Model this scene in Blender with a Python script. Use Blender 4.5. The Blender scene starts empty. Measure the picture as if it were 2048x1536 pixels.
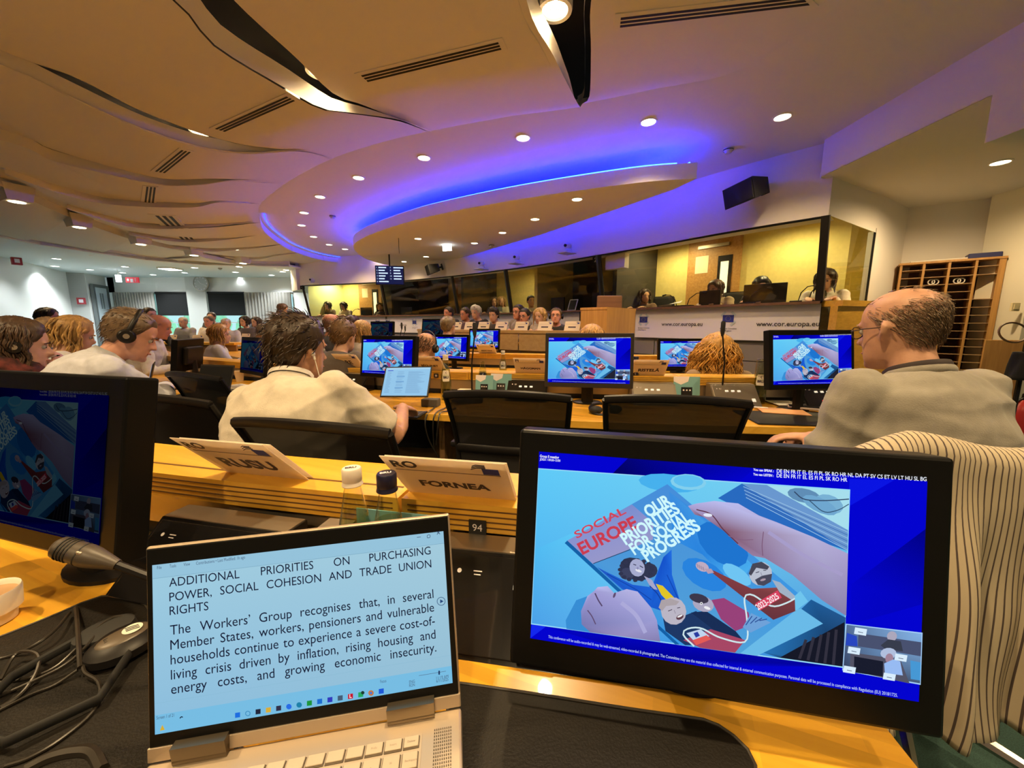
import bpy, bmesh, math, random
from mathutils import Vector, Matrix, noise
R = math.radians
random.seed(7)
scene = bpy.context.scene
COL = scene.collection
HC = 1.215                      # camera height; floor is z = 0

# ---------------------------------------------------------------- camera
FPX = 770.0
PITCH = math.atan((768 - 650) / FPX)
cam_d = bpy.data.cameras.new('camera')
cam_d.sensor_width = 36.0
cam_d.lens = FPX / 2048 * 36.0
cam_d.clip_start = 0.02
cam_d.clip_end = 200
cam = bpy.data.objects.new('camera', cam_d)
COL.objects.link(cam)
cam.location = (0, 0, HC)
cam.rotation_euler = (math.pi / 2 - PITCH, 0, 0)
scene.camera = cam

# ---------------------------------------------------------------- world, exposure
world = bpy.data.worlds.new('world')
scene.world = world
world.use_nodes = True
wn = world.node_tree
wn.nodes['Background'].inputs[0].default_value = (0.75, 0.9, 1.0, 1)
wn.nodes['Background'].inputs[1].default_value = 1.0
vs = scene.view_settings
scene.display_settings.display_device = 'sRGB'
vs.view_transform = 'Standard'
vs.look = 'None'
vs.exposure = 0.3
vs.gamma = 1.0
vs.use_curve_mapping = False
WARM = (1.0, 0.71, 0.37)
DOWN_W = 80.0                   # watts of one downlight
LENS_E = 14.0                   # brightness of a downlight's lens

# ---------------------------------------------------------------- maths helpers
_c, _s = math.cos(PITCH), math.sin(PITCH)
def ray(u, v):
    x = (u - 1024) / FPX; y = (768 - v) / FPX
    return Vector((x, _c + _s * y, -_s + _c * y))
def at(u, v, z=None, y=None):
    """a point of the room seen in that direction, at height z or at distance y"""
    d = ray(u, v)
    t = (z - HC) / d.z if z is not None else y / d.y
    return Vector((0, 0, HC)) + d * t
CX, CY = 2.17, 12.95            # centre of the curved seating rows
def row(r, x):
    """point of the row with radius r at abscissa x, and the yaw that faces the centre"""
    y = CY - math.sqrt(max(r * r - (x - CX) ** 2, .01))
    return Vector((x, y, 0)), math.atan2(x - CX, CY - y)
def rowa(r, a):
    return Vector((CX + r * math.sin(a), CY - r * math.cos(a), 0))
def seat(u, r):
    k = (u - 1024) / FPX / 1.0117
    best = None
    x = -9.0
    for i in range(2400):
        x = -9 + i * .005
        if abs(x - CX) >= r: continue
        y = CY - math.sqrt(r * r - (x - CX) ** 2)
        e = abs(x - k * y)
        if best is None or e < best[0]: best = (e, x, y)
    return Vector((best[1], best[2], 0)), math.atan2(best[1] - CX, CY - best[2])
def smooth(t):
    t = max(0., min(1., t)); return t * t * (3 - 2 * t)
def lerp(a, b, t): return a + (b - a) * t
def catmull(pts, n):
    """n+1 points of a smooth curve through pts, by arc length"""
    P = [Vector(p) for p in pts]
    P = [P[0] * 2 - P[1]] + P + [P[-1] * 2 - P[-2]]
    out = []
    for i in range(1, len(P) - 2):
        for k in range(16):
            t = k / 16
            a, b, c, d = P[i - 1], P[i], P[i + 1], P[i + 2]
            out.append(.5 * ((2 * b) + (c - a) * t + (2 * a - 5 * b + 4 * c - d) * t * t + (3 * b - a - 3 * c + d) * t ** 3))
    out.append(P[-2])
    L = [0]
    for i in range(1, len(out)): L.append(L[-1] + (out[i] - out[i - 1]).length)
    res = []; j = 0
    for k in range(n + 1):
        s = L[-1] * k / n
        while j < len(L) - 2 and L[j + 1] < s: j += 1
        d = L[j + 1] - L[j]
        res.append(out[j].lerp(out[j + 1], (s - L[j]) / d if d > 1e-9 else 0))
    return res

# ---------------------------------------------------------------- materials
MATS = {}
def mat(key, col, rough=.5, metal=0., emit=None, es=1., var=.0, vscale=20., bump=0., bscale=60., spec=.5, alpha=1., coat=0., trans=0., stretch=None, sheen=0.):
    if key in MATS: return MATS[key]
    m = bpy.data.materials.new(key); MATS[key] = m
    m.use_nodes = True
    nt = m.node_tree; N = nt.nodes; Lk = nt.links
    b = N['Principled BSDF']
    b.inputs['Base Color'].default_value = (*col, 1)
    b.inputs['Roughness'].default_value = rough
    b.inputs['Metallic'].default_value = metal
    b.inputs['Specular IOR Level'].default_value = spec
    b.inputs['Alpha'].default_value = alpha
    b.inputs['Coat Weight'].default_value = coat
    b.inputs['Transmission Weight'].default_value = trans
    b.inputs['Sheen Weight'].default_value = sheen
    if emit:
        b.inputs['Emission Color'].default_value = (*emit, 1)
        b.inputs['Emission Strength'].default_value = es
    if var or bump:
        tc = N.new('ShaderNodeTexCoord'); mp = N.new('ShaderNodeMapping')
        Lk.new(tc.outputs['Object'], mp.inputs[0])
        if stretch: mp.inputs['Scale'].default_value = stretch
    if var:
        n = N.new('ShaderNodeTexNoise'); n.inputs['Scale'].default_value = vscale; n.inputs['Detail'].default_value = 4
        Lk.new(mp.outputs[0], n.inputs['Vector'])
        mx = N.new('ShaderNodeMix'); mx.data_type = 'RGBA'
        mx.inputs[6].default_value = tuple(min(1, c * (1 - var)) for c in col) + (1,)
        mx.inputs[7].default_value = tuple(min(1, c * (1 + var)) for c in col) + (1,)
        rp = N.new('ShaderNodeMapRange'); rp.inputs[1].default_value = .3; rp.inputs[2].default_value = .7
        Lk.new(n.outputs['Fac'], rp.inputs[0]); Lk.new(rp.outputs[0], mx.inputs[0])
        Lk.new(mx.outputs[2], b.inputs['Base Color'])
    if bump:
        n2 = N.new('ShaderNodeTexNoise'); n2.inputs['Scale'].default_value = bscale; n2.inputs['Detail'].default_value = 3
        Lk.new(mp.outputs[0], n2.inputs['Vector'])
        bp = N.new('ShaderNodeBump'); bp.inputs['Strength'].default_value = bump; bp.inputs['Distance'].default_value = .01
        Lk.new(n2.outputs['Fac'], bp.inputs['Height']); Lk.new(bp.outputs[0], b.inputs['Normal'])
    return m
def glass_mat(key, tint=(.9, .93, .92), rough=.0, refl=1.0):
    if key in MATS: return MATS[key]
    m = bpy.data.materials.new(key); MATS[key] = m; m.use_nodes = True
    nt = m.node_tree; N = nt.nodes; N.clear()
    o = N.new('ShaderNodeOutputMaterial'); mx = N.new('ShaderNodeMixShader'); t = N.new('ShaderNodeBsdfTransparent')
    g = N.new('ShaderNodeBsdfGlossy'); fr = N.new('ShaderNodeLayerWeight'); fr.inputs[0].default_value = .5; pw = N.new('ShaderNodeMath'); pw.operation = 'POWER'; pw.inputs[1].default_value = 3.5; mu = N.new('ShaderNodeMath'); mu.operation = 'MULTIPLY_ADD'; mu.inputs[2].default_value = .04
    t.inputs[0].default_value = (*tint, 1); g.inputs['Roughness'].default_value = rough; 
    mu.inputs[1].default_value = refl * .6
    nt.links.new(fr.outputs[1], pw.inputs[0]); nt.links.new(pw.outputs[0], mu.inputs[0]); nt.links.new(mu.outputs[0], mx.inputs[0])
    nt.links.new(t.outputs[0], mx.inputs[1]); nt.links.new(g.outputs[0], mx.inputs[2]); nt.links.new(mx.outputs[0], o.inputs[0])
    return m
def vcol_emit(key, strength):
    """a lit display: emits the colours stored on the print's own faces"""
    if key in MATS: return MATS[key]
    m = bpy.data.materials.new(key); MATS[key] = m; m.use_nodes = True
    nt = m.node_tree; N = nt.nodes; N.clear()
    o = N.new('ShaderNodeOutputMaterial'); e = N.new('ShaderNodeEmission'); a = N.new('ShaderNodeVertexColor')
    a.layer_name = 'Col'; e.inputs[1].default_value = strength
    nt.links.new(a.outputs[0], e.inputs[0]); nt.links.new(e.outputs[0], o.inputs[0])
    return m
def wood_mat(key, c1, c2, scale=1., rough=.35, along='X', plank=None, coat=.0):
    if key in MATS: return MATS[key]
    m = bpy.data.materials.new(key); MATS[key] = m; m.use_nodes = True
    nt = m.node_tree; N = nt.nodes; L = nt.links; b = N['Principled BSDF']
    b.inputs['Roughness'].default_value = rough; b.inputs['Coat Weight'].default_value = coat
    tc = N.new('ShaderNodeTexCoord'); mp = N.new('ShaderNodeMapping'); L.new(tc.outputs['Object'], mp.inputs[0])
    sc = {'X': (1.2, 22, 22), 'Y': (22, 1.2, 22), 'Z': (22, 22, 1.2)}[along]
    mp.inputs['Scale'].default_value = tuple(q * scale for q in sc)
    n = N.new('ShaderNodeTexNoise'); n.inputs['Scale'].default_value = 1.5; n.inputs['Detail'].default_value = 6; n.inputs['Distortion'].default_value = .6
    L.new(mp.outputs[0], n.inputs['Vector'])
    r = N.new('ShaderNodeValToRGB'); r.color_ramp.elements[0].position = .32; r.color_ramp.elements[1].position = .72
    r.color_ramp.elements[0].color = (*c1, 1); r.color_ramp.elements[1].color = (*c2, 1)
    L.new(n.outputs['Fac'], r.inputs[0])
    out = r.outputs[0]
    if plank:                                   # finger-jointed strips of slightly different tone
        mp2 = N.new('ShaderNodeMapping'); L.new(tc.outputs['Object'], mp2.inputs[0])
        mp2.inputs['Scale'].default_value = plank
        br = N.new('ShaderNodeTexBrick'); br.inputs['Scale'].default_value = 1; br.inputs['Mortar Size'].default_value = 0
        br.inputs['Color1'].default_value = (.72, .72, .72, 1); br.inputs['Color2'].default_value = (1.12, 1.08, 1.0, 1)
        br.inputs['Bias'].default_value = 0
        L.new(mp2.outputs[0], br.inputs['Vector'])
        mx = N.new('ShaderNodeMix'); mx.data_type = 'RGBA'; mx.blend_type = 'MULTIPLY'; mx.inputs[0].default_value = .9
        L.new(out, mx.inputs[6]); L.new(br.outputs[0], mx.inputs[7]); out = mx.outputs[2]
    L.new(out, b.inputs['Base Color'])
    return m

# ---------------------------------------------------------------- mesh builder
class MB:
    def __init__(s): s.v = []; s.f = []; s.c = {}
    def add(s, vs, fs, M=None, col=None):
        o = len(s.v)
        s.v += [tuple(M @ Vector(p)) if M else tuple(p) for p in vs]
        for f in fs:
            if col is not None: s.c[len(s.f)] = col
            s.f.append(tuple(i + o for i in f))
        return s
    def box(s, c, d, M=None, rz=0):
        x, y, z = d[0] / 2, d[1] / 2, d[2] / 2
        T = Matrix.Translation(c) @ Matrix.Rotation(rz, 4, 'Z')
        if M: T = M @ T
        V = [(a, b, e) for a in (-x, x) for b in (-y, y) for e in (-z, z)]
        return s.add(V, [(0, 1, 3, 2), (4, 6, 7, 5), (0, 4, 5, 1), (2, 3, 7, 6), (0, 2, 6, 4), (1, 5, 7, 3)], T)
    def rbox(s, c, d, r=.005, M=None, seg=2):
        bm = bmesh.new(); bmesh.ops.create_cube(bm, size=1)
        for v in bm.verts: v.co = Vector((v.co.x * d[0], v.co.y * d[1], v.co.z * d[2]))
        bmesh.ops.bevel(bm, geom=bm.edges[:], offset=r, segments=seg, profile=.5, affect='EDGES')
        bm.verts.ensure_lookup_table()
        T = Matrix.Translation(c)
        if M: T = M @ T
        s.add([v.co for v in bm.verts], [[v.index for v in f.verts] for f in bm.faces], T); bm.free()
        return s
    def prism(s, poly, z0, z1, M=None):
        n = len(poly)
        V = [(p[0], p[1], z0) for p in poly] + [(p[0], p[1], z1) for p in poly]
        a = sum(poly[i][0] * poly[(i + 1) % n][1] - poly[(i + 1) % n][0] * poly[i][1] for i in range(n))
        F = [tuple(range(n - 1, -1, -1)), tuple(range(n, 2 * n))] + [(i, (i + 1) % n, (i + 1) % n + n, i + n) for i in range(n)]
        if a < 0: F = [tuple(reversed(f)) for f in F]
        return s.add(V, F, M)
    def lathe(s, prof, n=20, M=None, cap=True):
        V = []; F = []
        for r, z in prof:
            for k in range(n):
                a = 2 * math.pi * k / n; V.append((r * math.cos(a), r * math.sin(a), z))
        for i in range(len(prof) - 1):
            for k in range(n):
                F.append((i * n + k, i * n + (k + 1) % n, (i + 1) * n + (k + 1) % n, (i + 1) * n + k))
        if cap:
            F.append(tuple(range(n - 1, -1, -1))); F.append(tuple((len(prof) - 1) * n + k for k in range(n)))
        return s.add(V, F, M)
    def tube(s, pts, r, n=8, M=None, closed=False, flat=None):
        """tube along pts; r a number, or a list; entries (rx, ry) give an oval"""
        P = [Vector(p) for p in pts]; m = len(P)
        rs = r if isinstance(r, (list, tuple)) else [r] * m
        V = []; F = []
        up = flat or None; pn = None
        for i in range(m):
            if closed: t = P[(i + 1) % m] - P[i - 1]
            else: t = P[min(i + 1, m - 1)] - P[max(i - 1, 0)]
            if t.length < 1e-9: t = Vector((0, 0, 1))
            t.normalize()
            if pn is None:
                ref = Vector(up) if up else (Vector((0, 0, 1)) if abs(t.z) < .9 else Vector((1, 0, 0)))
                nx = (ref - t * ref.dot(t)).normalized()
            else:
                nx = (pn - t * pn.dot(t))
                nx = nx.normalized() if nx.length > 1e-6 else pn
            pn = nx; ny = t.cross(nx)
            q = rs[i]; ra, rb = (q if isinstance(q, (tuple, list)) else (q, q))
            for k in range(n):
                a = 2 * math.pi * k / n
                V.append(P[i] + nx * (ra * math.cos(a)) + ny * (rb * math.sin(a)))
        for i in range(m if closed else m - 1):
            j = (i + 1) % m
            for k in range(n):
                F.append((i * n + k, i * n + (k + 1) % n, j * n + (k + 1) % n, j * n + k))
        if not closed:
            F.append(tuple(range(n - 1, -1, -1))); F.append(tuple((m - 1) * n + k for k in range(n)))
        return s.add(V, F, M)
    def ball(s, c, r, nu=14, nv=9, M=None, rot=None):
        rr = r if isinstance(r, (tuple, list)) else (r, r, r)
        V = []; F = []
        Rm = rot.to_3x3() if rot else None
        for i in range(nv + 1):
            th = math.pi * i / nv
            for k in range(nu):
                ph = 2 * math.pi * k / nu
                p = Vector((rr[0] * math.sin(th) * math.cos(ph), rr[1] * math.sin(th) * math.sin(ph), -rr[2] * math.cos(th)))
                if Rm: p = Rm @ p
                V.append(Vector(c) + p)
        for i in range(nv):
            for k in range(nu):
                F.append((i * nu + k, i * nu + (k + 1) % nu, (i + 1) * nu + (k + 1) % nu, (i + 1) * nu + k))
        return s.add(V, F, M)
    def grid(s, rows, M=None, closed=False, flip=False):
        m, n = len(rows), len(rows[0]); V = [p for q in rows for p in q]; F = []
        for i in range(m - 1):
            for k in range(n if closed else n - 1):
                f = (i * n + k, i * n + (k + 1) % n, (i + 1) * n + (k + 1) % n, (i + 1) * n + k)
                F.append(tuple(reversed(f)) if flip else f)
        return s.add(V, F, M)
    def mesh(s, name, m=None, sm=False):
        me = bpy.data.meshes.new(name); me.from_pydata([tuple(p) for p in s.v], [], s.f)
        if s.c:
            ca = me.color_attributes.new('Col', 'FLOAT_COLOR', 'CORNER')
            for p in me.polygons:
                c = s.c.get(p.index)
                for k, li in enumerate(p.loop_indices):
                    q = c[k % len(c)] if isinstance(c[0], (tuple, list)) else c
                    ca.data[li].color = (*q, 1)
        if m: me.materials.append(m)
        me.update(); me.validate(clean_customdata=False)
        if sm:
            me.polygons.foreach_set('use_smooth', [True] * len(me.polygons))
            if sm != 'all':
                try: me.set_sharp_from_angle(angle=R(40))
                except Exception: pass
        return me
def link(o, parent=None):
    COL.objects.link(o)
    if parent is not None: o.parent = parent
    return o
def obj(name, mb, m, parent=None, sm=False, loc=None, rot=None, label=None):
    me = mb.mesh(name, m, sm) if isinstance(mb, MB) else mb
    o = bpy.data.objects.new(name, me); link(o, parent)
    if loc is not None: o.location = loc
    if rot is not None: o.rotation_euler = rot
    if label: o['label'] = label
    return o
def tag(o, label, cat, group=None, kind=None):
    o['label'] = label; o['category'] = cat
    if group: o['group'] = group
    if kind: o['kind'] = kind
    return o
def thing(name, label, cat, loc=(0, 0, 0), rz=0, group=None, rot=None):
    o = bpy.data.objects.new(name, None); link(o); o.empty_display_size = .05
    o.location = loc; o.rotation_euler = rot if rot else (0, 0, rz)
    return tag(o, label, cat, group)
def struct(name, mb, m, sm=False, parent=None):
    o = obj(name, mb, m, parent, sm)
    if parent is None: o['kind'] = 'structure'
    return o
def clone(root, loc, rz=0, label=None, group=None, rot=None):
    r = root.copy(); COL.objects.link(r); r.location = loc; r.rotation_euler = rot if rot else (0, 0, rz)
    if label: r['label'] = label
    if group: r['group'] = group
    for ch in list(root.children):
        c = ch.copy(); COL.objects.link(c); c.parent = r
        for g in list(ch.children):
            d = g.copy(); COL.objects.link(d); d.parent = c
    return r
ORD = ['first', 'second', 'third', 'fourth', 'fifth', 'sixth', 'seventh', 'eighth', 'ninth', 'tenth', 'eleventh', 'twelfth', 'thirteenth', 'fourteenth']
_tm = {}
def text_geo(s, bold=0., shear=0.):
    """verts, faces, width of a line of lettering with cap height about .73"""
    k = (s, bold, shear)
    if k in _tm: return _tm[k]
    cu = bpy.data.curves.new('lettering', 'FONT'); cu.body = s; cu.size = 1; cu.offset = bold; cu.resolution_u = 3; cu.shear = shear
    o = bpy.data.objects.new('lettering', cu); COL.objects.link(o)
    me = bpy.data.meshes.new_from_object(o.evaluated_get(bpy.context.evaluated_depsgraph_get()))
    V = [tuple(v.co) for v in me.vertices]; F = [tuple(p.vertices) for p in me.polygons]
    bpy.data.objects.remove(o); bpy.data.curves.remove(cu); bpy.data.meshes.remove(me)
    x1 = max((v[0] for v in V), default=1); x0 = min((v[0] for v in V), default=0)
    V = [(v[0] - x0, v[1], 0) for v in V]
    _tm[k] = (V, F, x1 - x0)
    return _tm[k]
def put_text(mb, s, M, width=None, height=None, bold=0., center=False, col=None, depth=0.):
    """lettering in the XY plane of M, fitted to a width (and to a cap height)"""
    V, F, w = text_geo(s, bold)
    kx = width / w if width else height / .73
    ky = height / .73 if height else kx
    if not width: kx = ky
    ox = -w * kx / 2 if center else 0
    mb.add([(v[0] * kx + ox, v[1] * ky, depth) for v in V], F, M, col)
    return w * kx
def sbox(M, x, y, z): return M @ Vector((x, y, z))

def card_paper(m):
    """thin paper lets the light of its lit side through"""
    nt = m.node_tree; b = nt.nodes['Principled BSDF']; o = nt.nodes['Material Output']
    tr = nt.nodes.new('ShaderNodeBsdfTranslucent'); tr.inputs[0].default_value = (.9, .8, .66, 1); mx = nt.nodes.new('ShaderNodeMixShader'); mx.inputs[0].default_value = .45
    nt.links.new(b.outputs[0], mx.inputs[1]); nt.links.new(tr.outputs[0], mx.inputs[2]); nt.links.new(mx.outputs[0], o.inputs[0])
# ================================================================ the room
PLASTER = mat('white plaster', (.80, .76, .70), .85, bump=.05, bscale=250)
CEIL = mat('ceiling paint', (.78, .74, .68), .8, bump=.04, bscale=300)
CEIL2 = mat('back ceiling paint', (.82, .86, .86), .8)
WALLW = mat('white wall paint', (.82, .82, .78), .8, bump=.03, bscale=200)
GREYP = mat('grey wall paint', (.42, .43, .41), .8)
VOID = mat('dark ceiling void', (.05, .042, .035), .9)
CARPET = mat('dark teal carpet', (.035, .085, .075), .95, var=.35, vscale=300, bump=.4, bscale=600)
DARK = mat('black plastic', (.008, .007, .007), .42, spec=.25)
MATTE = mat('matte black', (.010, .010, .010), .7)
STEEL = mat('brushed steel', (.42, .37, .30), .38, .85, bump=.03, bscale=400)
YEL = mat('booth yellow paint', (.74, .62, .22), .8, var=.05)
OAK = wood_mat('oak veneer', (.40, .20, .055), (.55, .30, .09), 1.0, .45, 'Z')
BEECH = wood_mat('beech worktop', (.64, .31, .022), (.80, .44, .045), 1.0, .28, 'X', plank=(2.2, 12, 12), coat=.15)
BEECHE = wood_mat('beech edge', (.64, .33, .03), (.80, .46, .06), 1.0, .35, 'X')
BROWN = wood_mat('brown desk panel', (.22, .12, .045), (.33, .19, .075), .8, .45, 'X')
DARKW = wood_mat('dark walnut', (.13, .06, .03), (.2, .1, .05), .8, .5, 'X')
ZC = HC + 1.85                      # flat ceiling
def P3(p, z): return (p[0], p[1], z)

mb = MB(); mb.box((-3.5, 5, -.05), (30, 24, .1)); struct('floor', mb, CARPET)

# booth front: curve of the head of the glass, from the right corner to the far end
BT = catmull([at(1657, 430, z=HC + 1.13), at(1450, 464, z=HC + 1.13), at(1240, 502, z=HC + 1.13), at(1000, 540, z=HC + 1.13), at(800, 561, z=HC + 1.13), at(600, 571, z=HC + 1.13)], 60)
BT = [Vector((p.x, p.y, 0)) for p in BT]
BN = []                              # unit normal pointing away from the hall
for i in range(61):
    t = BT[min(i + 1, 60)] - BT[max(i - 1, 0)]; t.normalize(); BN.append(Vector((-t.y, t.x, 0)) * (1 if Vector((-t.y, t.x, 0)).y > 0 else -1))
def bth(f, off=0., z=0.):
    f = max(0, min(59.999, f)); i = int(f); k = f - i
    p = BT[i].lerp(BT[i + 1], k) + BN[i].lerp(BN[i + 1], k).normalized() * off
    return Vector((p.x, p.y, z))
def bth_f(u, off=0.):
    """place along the booth front seen at picture column u"""
    k = (u - 1024) / FPX / 1.0117
    return min((i * .1 for i in range(600)), key=lambda f: abs(bth(f, off).x - k * bth(f, off).y))

# flat ceiling around the canopy
inner_px = [(1300, 180), (1150, 210), (1000, 236), (860, 262), (755, 287), (665, 317), (590, 355), (540, 390), (518, 415), (525, 445), (555, 472), (590, 492), (650, 510), (740, 521)]
INNER = [Vector((2.12, -3.5, 0)), Vector((2.1, .6, 0)), Vector((2.06, 1.8, 0)), at(1690, 0, z=ZC), at(1480, 140, z=ZC)] + [at(u, v, z=ZC) for u, v in inner_px]
INNER = [Vector((p.x, p.y, 0)) for p in INNER]
IC = catmull(INNER, 90)
poly = [(p.x, p.y) for p in IC] + [tuple(bth(f, .3).xy) for f in range(52, -1, -2)] + [(3.16, 4.2), (3.16, -3.5)]
mb = MB(); mb.prism(poly, ZC, ZC + .04)
struct('ceiling', mb, CEIL)
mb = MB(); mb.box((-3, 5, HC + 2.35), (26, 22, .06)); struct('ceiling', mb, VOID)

# wave panels: L = the lower edge of the strip at a panel's right side, Rr = left edge of the next panel
NP = 64
def crv(px, extra, n=64):
    pts = [at(u, v, z=HC + z) for u, v, z in px] + [Vector(e) for e in extra]
    return catmull(pts, n)
G = []
G.append((crv([(1150, 205, 1.85), (1143, 210, 1.78), (1110, 150, 1.72), (1085, 100, 1.72), (1045, 30, 1.76)], [(-.05, 2.1, HC + 1.8), (-.3, 1.3, HC + 1.8), (-.6, .2, HC + 1.8), (-1, -2.5, HC + 1.8)]),
          crv([(1155, 205, 1.87), (1168, 190, 1.83), (1170, 100, 1.8), (1170, 0, 1.8)], [(.42, 2.0, HC + 1.82), (.35, 1.2, HC + 1.82), (.2, .2, HC + 1.82), (0, -2.5, HC + 1.82)])))
G.append((crv([(862, 262, 1.84), (800, 240, 1.74), (700, 225, 1.68), (640, 215, 1.68), (560, 170, 1.72), (430, 90, 1.78), (350, 0, 1.82)], [(-2.1, 1.9, HC + 1.84), (-2.4, .8, HC + 1.84), (-2.9, -2.0, HC + 1.84)]),
          crv([(865, 260, 1.87), (740, 208, 1.78), (680, 186, 1.78), (600, 110, 1.82), (480, 0, 1.86)], [(-1.62, 1.9, HC + 1.86), (-1.8, .8, HC + 1.86), (-2.2, -2., HC + 1.86)])))
G.append((crv([(667, 317, 1.84), (600, 303, 1.76), (500, 308, 1.7), (420, 300, 1.68), (330, 275, 1.68), (250, 245, 1.7), (130, 190, 1.76), (0, 130, 1.8)], [(-4.0, 2.2, HC + 1.8), (-5.0, .2, HC + 1.8)]),
          crv([(670, 315, 1.87), (560, 300, 1.77), (460, 285, 1.75), (300, 230, 1.77), (150, 155, 1.82), (0, 100, 1.85)], [(-3.7, 2.0, HC + 1.85), (-4.5, 0, HC + 1.85)])))
G.append((crv([(565, 368, 1.84), (470, 362, 1.74), (400, 370, 1.69), (320, 370, 1.67), (200, 345, 1.69), (100, 320, 1.73), (0, 280, 1.76)], [(-5.9, 2.9, HC + 1.78)]),
          crv([(568, 366, 1.87), (440, 358, 1.75), (330, 358, 1.73), (220, 333, 1.76), (100, 297, 1.8), (0, 258, 1.83)], [(-5.6, 2.7, HC + 1.84)])))
G.append((crv([(522, 408, 1.83), (440, 405, 1.73), (380, 415, 1.68), (230, 410, 1.68), (130, 390, 1.7), (10, 347, 1.72)], []),
          crv([(524, 406, 1.87), (440, 400, 1.76), (380, 406, 1.74), (230, 398, 1.76), (130, 375, 1.78), (10, 337, 1.8)], [])))
G.append((crv([(512, 443, 1.83), (400, 455, 1.68), (270, 455, 1.66), (135, 418, 1.7)], []),
          crv([(514, 441, 1.87), (400, 448, 1.75), (270, 445, 1.75), (135, 410, 1.78)], [])))
G.append((crv([(530, 468, 1.83), (450, 480, 1.7), (360, 484, 1.67), (258, 470, 1.7)], []),
          crv([(531, 466, 1.87), (450, 475, 1.75), (360, 478, 1.75), (258, 464, 1.78)], [])))
G.append((crv([(560, 488, 1.83), (500, 497, 1.72), (430, 503, 1.69), (345, 497, 1.7)], []),
          crv([(561, 486, 1.87), (500, 493, 1.77), (430, 498, 1.76), (345, 491, 1.78)], [])))
G.append((crv([(620, 503, 1.83), (560, 511, 1.73), (510, 519, 1.7), (440, 515, 1.72)], []),
          crv([(621, 501, 1.87), (560, 508, 1.77), (510, 515, 1.76), (440, 511, 1.78)], [])))
def near_i(p): return min(range(91), key=lambda i: (IC[i].x - p.x) ** 2 + (IC[i].y - p.y) ** 2)
right_edge = [Vector((p.x, p.y, ZC)) for p in reversed(IC[:near_i(Vector((1.7, 3.1, 0))) + 1])]
right_edge = catmull(right_edge, NP)
far_end = catmull([Vector((-4.3, 11.5, ZC)), Vector((-5.3, 12, HC + 1.75)), Vector((-7.6, 12.3, HC + 1.75))], NP)
panels = [(G[0][1], right_edge, None)] + [(G[i + 1][1], G[i][0], G[i][1]) for i in range(len(G) - 1)] + [(far_end, G[-1][0], G[-1][1])]
for k, (A, B, Rn) in enumerate(panels):            # A = left edge, B = right edge (with the strip)
    ia, ib = near_i(A[0]), near_i(B[0])
    seg = [IC[i] for i in (range(ib, ia + 1) if ia >= ib else range(ib, ia - 1, -1))]
    arc = catmull([Vector((p.x, p.y, ZC)) for p in seg] if len(seg) > 1 else [B[0], A[0]], 12)
    rows = []
    for j in range(NP + 1):
        t = j / NP; rw = []
        for i in range(13):
            s = i / 12
            q = B[j].lerp(A[j], s)
            lin = B[0].lerp(A[0], s)
            q = q + (arc[i] - lin) * (1 - smooth(t * 1.6))
            rw.append(q)
        rows.append(rw)
    mb = MB(); mb.grid(rows)
    if Rn:                                       # rolled edge strip that turns up into the gap
        tops = []
        for j, p in enumerate(B):
            g = Vector((Rn[j].x - p.x, Rn[j].y - p.y, 0)); gl = g.length; g = g.normalized() if gl > 1e-4 else Vector((1, 0, 0))
            w_ = smooth(min(1, j / 14)); sh_ = min(.075, .4 * gl)
            tops.append([p, p + g * sh_ * .25 + Vector((0, 0, .035 * w_)), p + g * sh_ * .65 + Vector((0, 0, .07 * w_)), p + g * sh_ + Vector((0, 0, .095 * w_))])
        mb.grid(list(map(list, zip(*tops))))
    mb.grid([[p + Vector((0, 0, .05)) for p in A], list(A)])
    o = obj('ceiling_panel', mb, CEIL, None, 'all'); o['kind'] = 'structure'
    o.name = 'ceiling' if k == 0 else o.name
    o.name = 'ceiling'
    if k:
        m_ = o.data; 
    try: o.data.set_sharp_from_angle(angle=R(50))
    except Exception: pass
# blue-lit drop at the far left rim of the flat ceiling, in short pieces
i0 = near_i(at(518, 425, z=ZC))
rim = IC[i0:]
rim = catmull(rim, 48)
mb = MB()
for q in range(8):
    mb = MB()
    sg = rim[q * 6:q * 6 + 7]
    o_ = [Vector((p.x, p.y, 0)) for p in sg]; o_[-1] = o_[-2].lerp(o_[-1], .93)
    inn = [p + Vector((.02, -.01, 0)) for p in o_]
    mb.grid([[Vector((p.x, p.y, ZC - .035)) for p in inn], [Vector((p.x, p.y, ZC - .15)) for p in inn]])
    struct('trim_rim', mb, PLASTER, True)
mb = MB(); mb.tube([Vector((p.x + .10, p.y - .02, ZC - .012)) for p in rim], .008, 6)
BLUE = mat('blue led strip', (0, 0, 0), .5, emit=(.004, .016, 1.0), es=66)
BLUE2 = mat('blue led rim strip', (0, 0, 0), .5, emit=(.012, .03, 1.0), es=9)
tag(obj('light_strip', mb, BLUE2), 'thin blue light strip along the far left ceiling rim', 'light strip')

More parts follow.
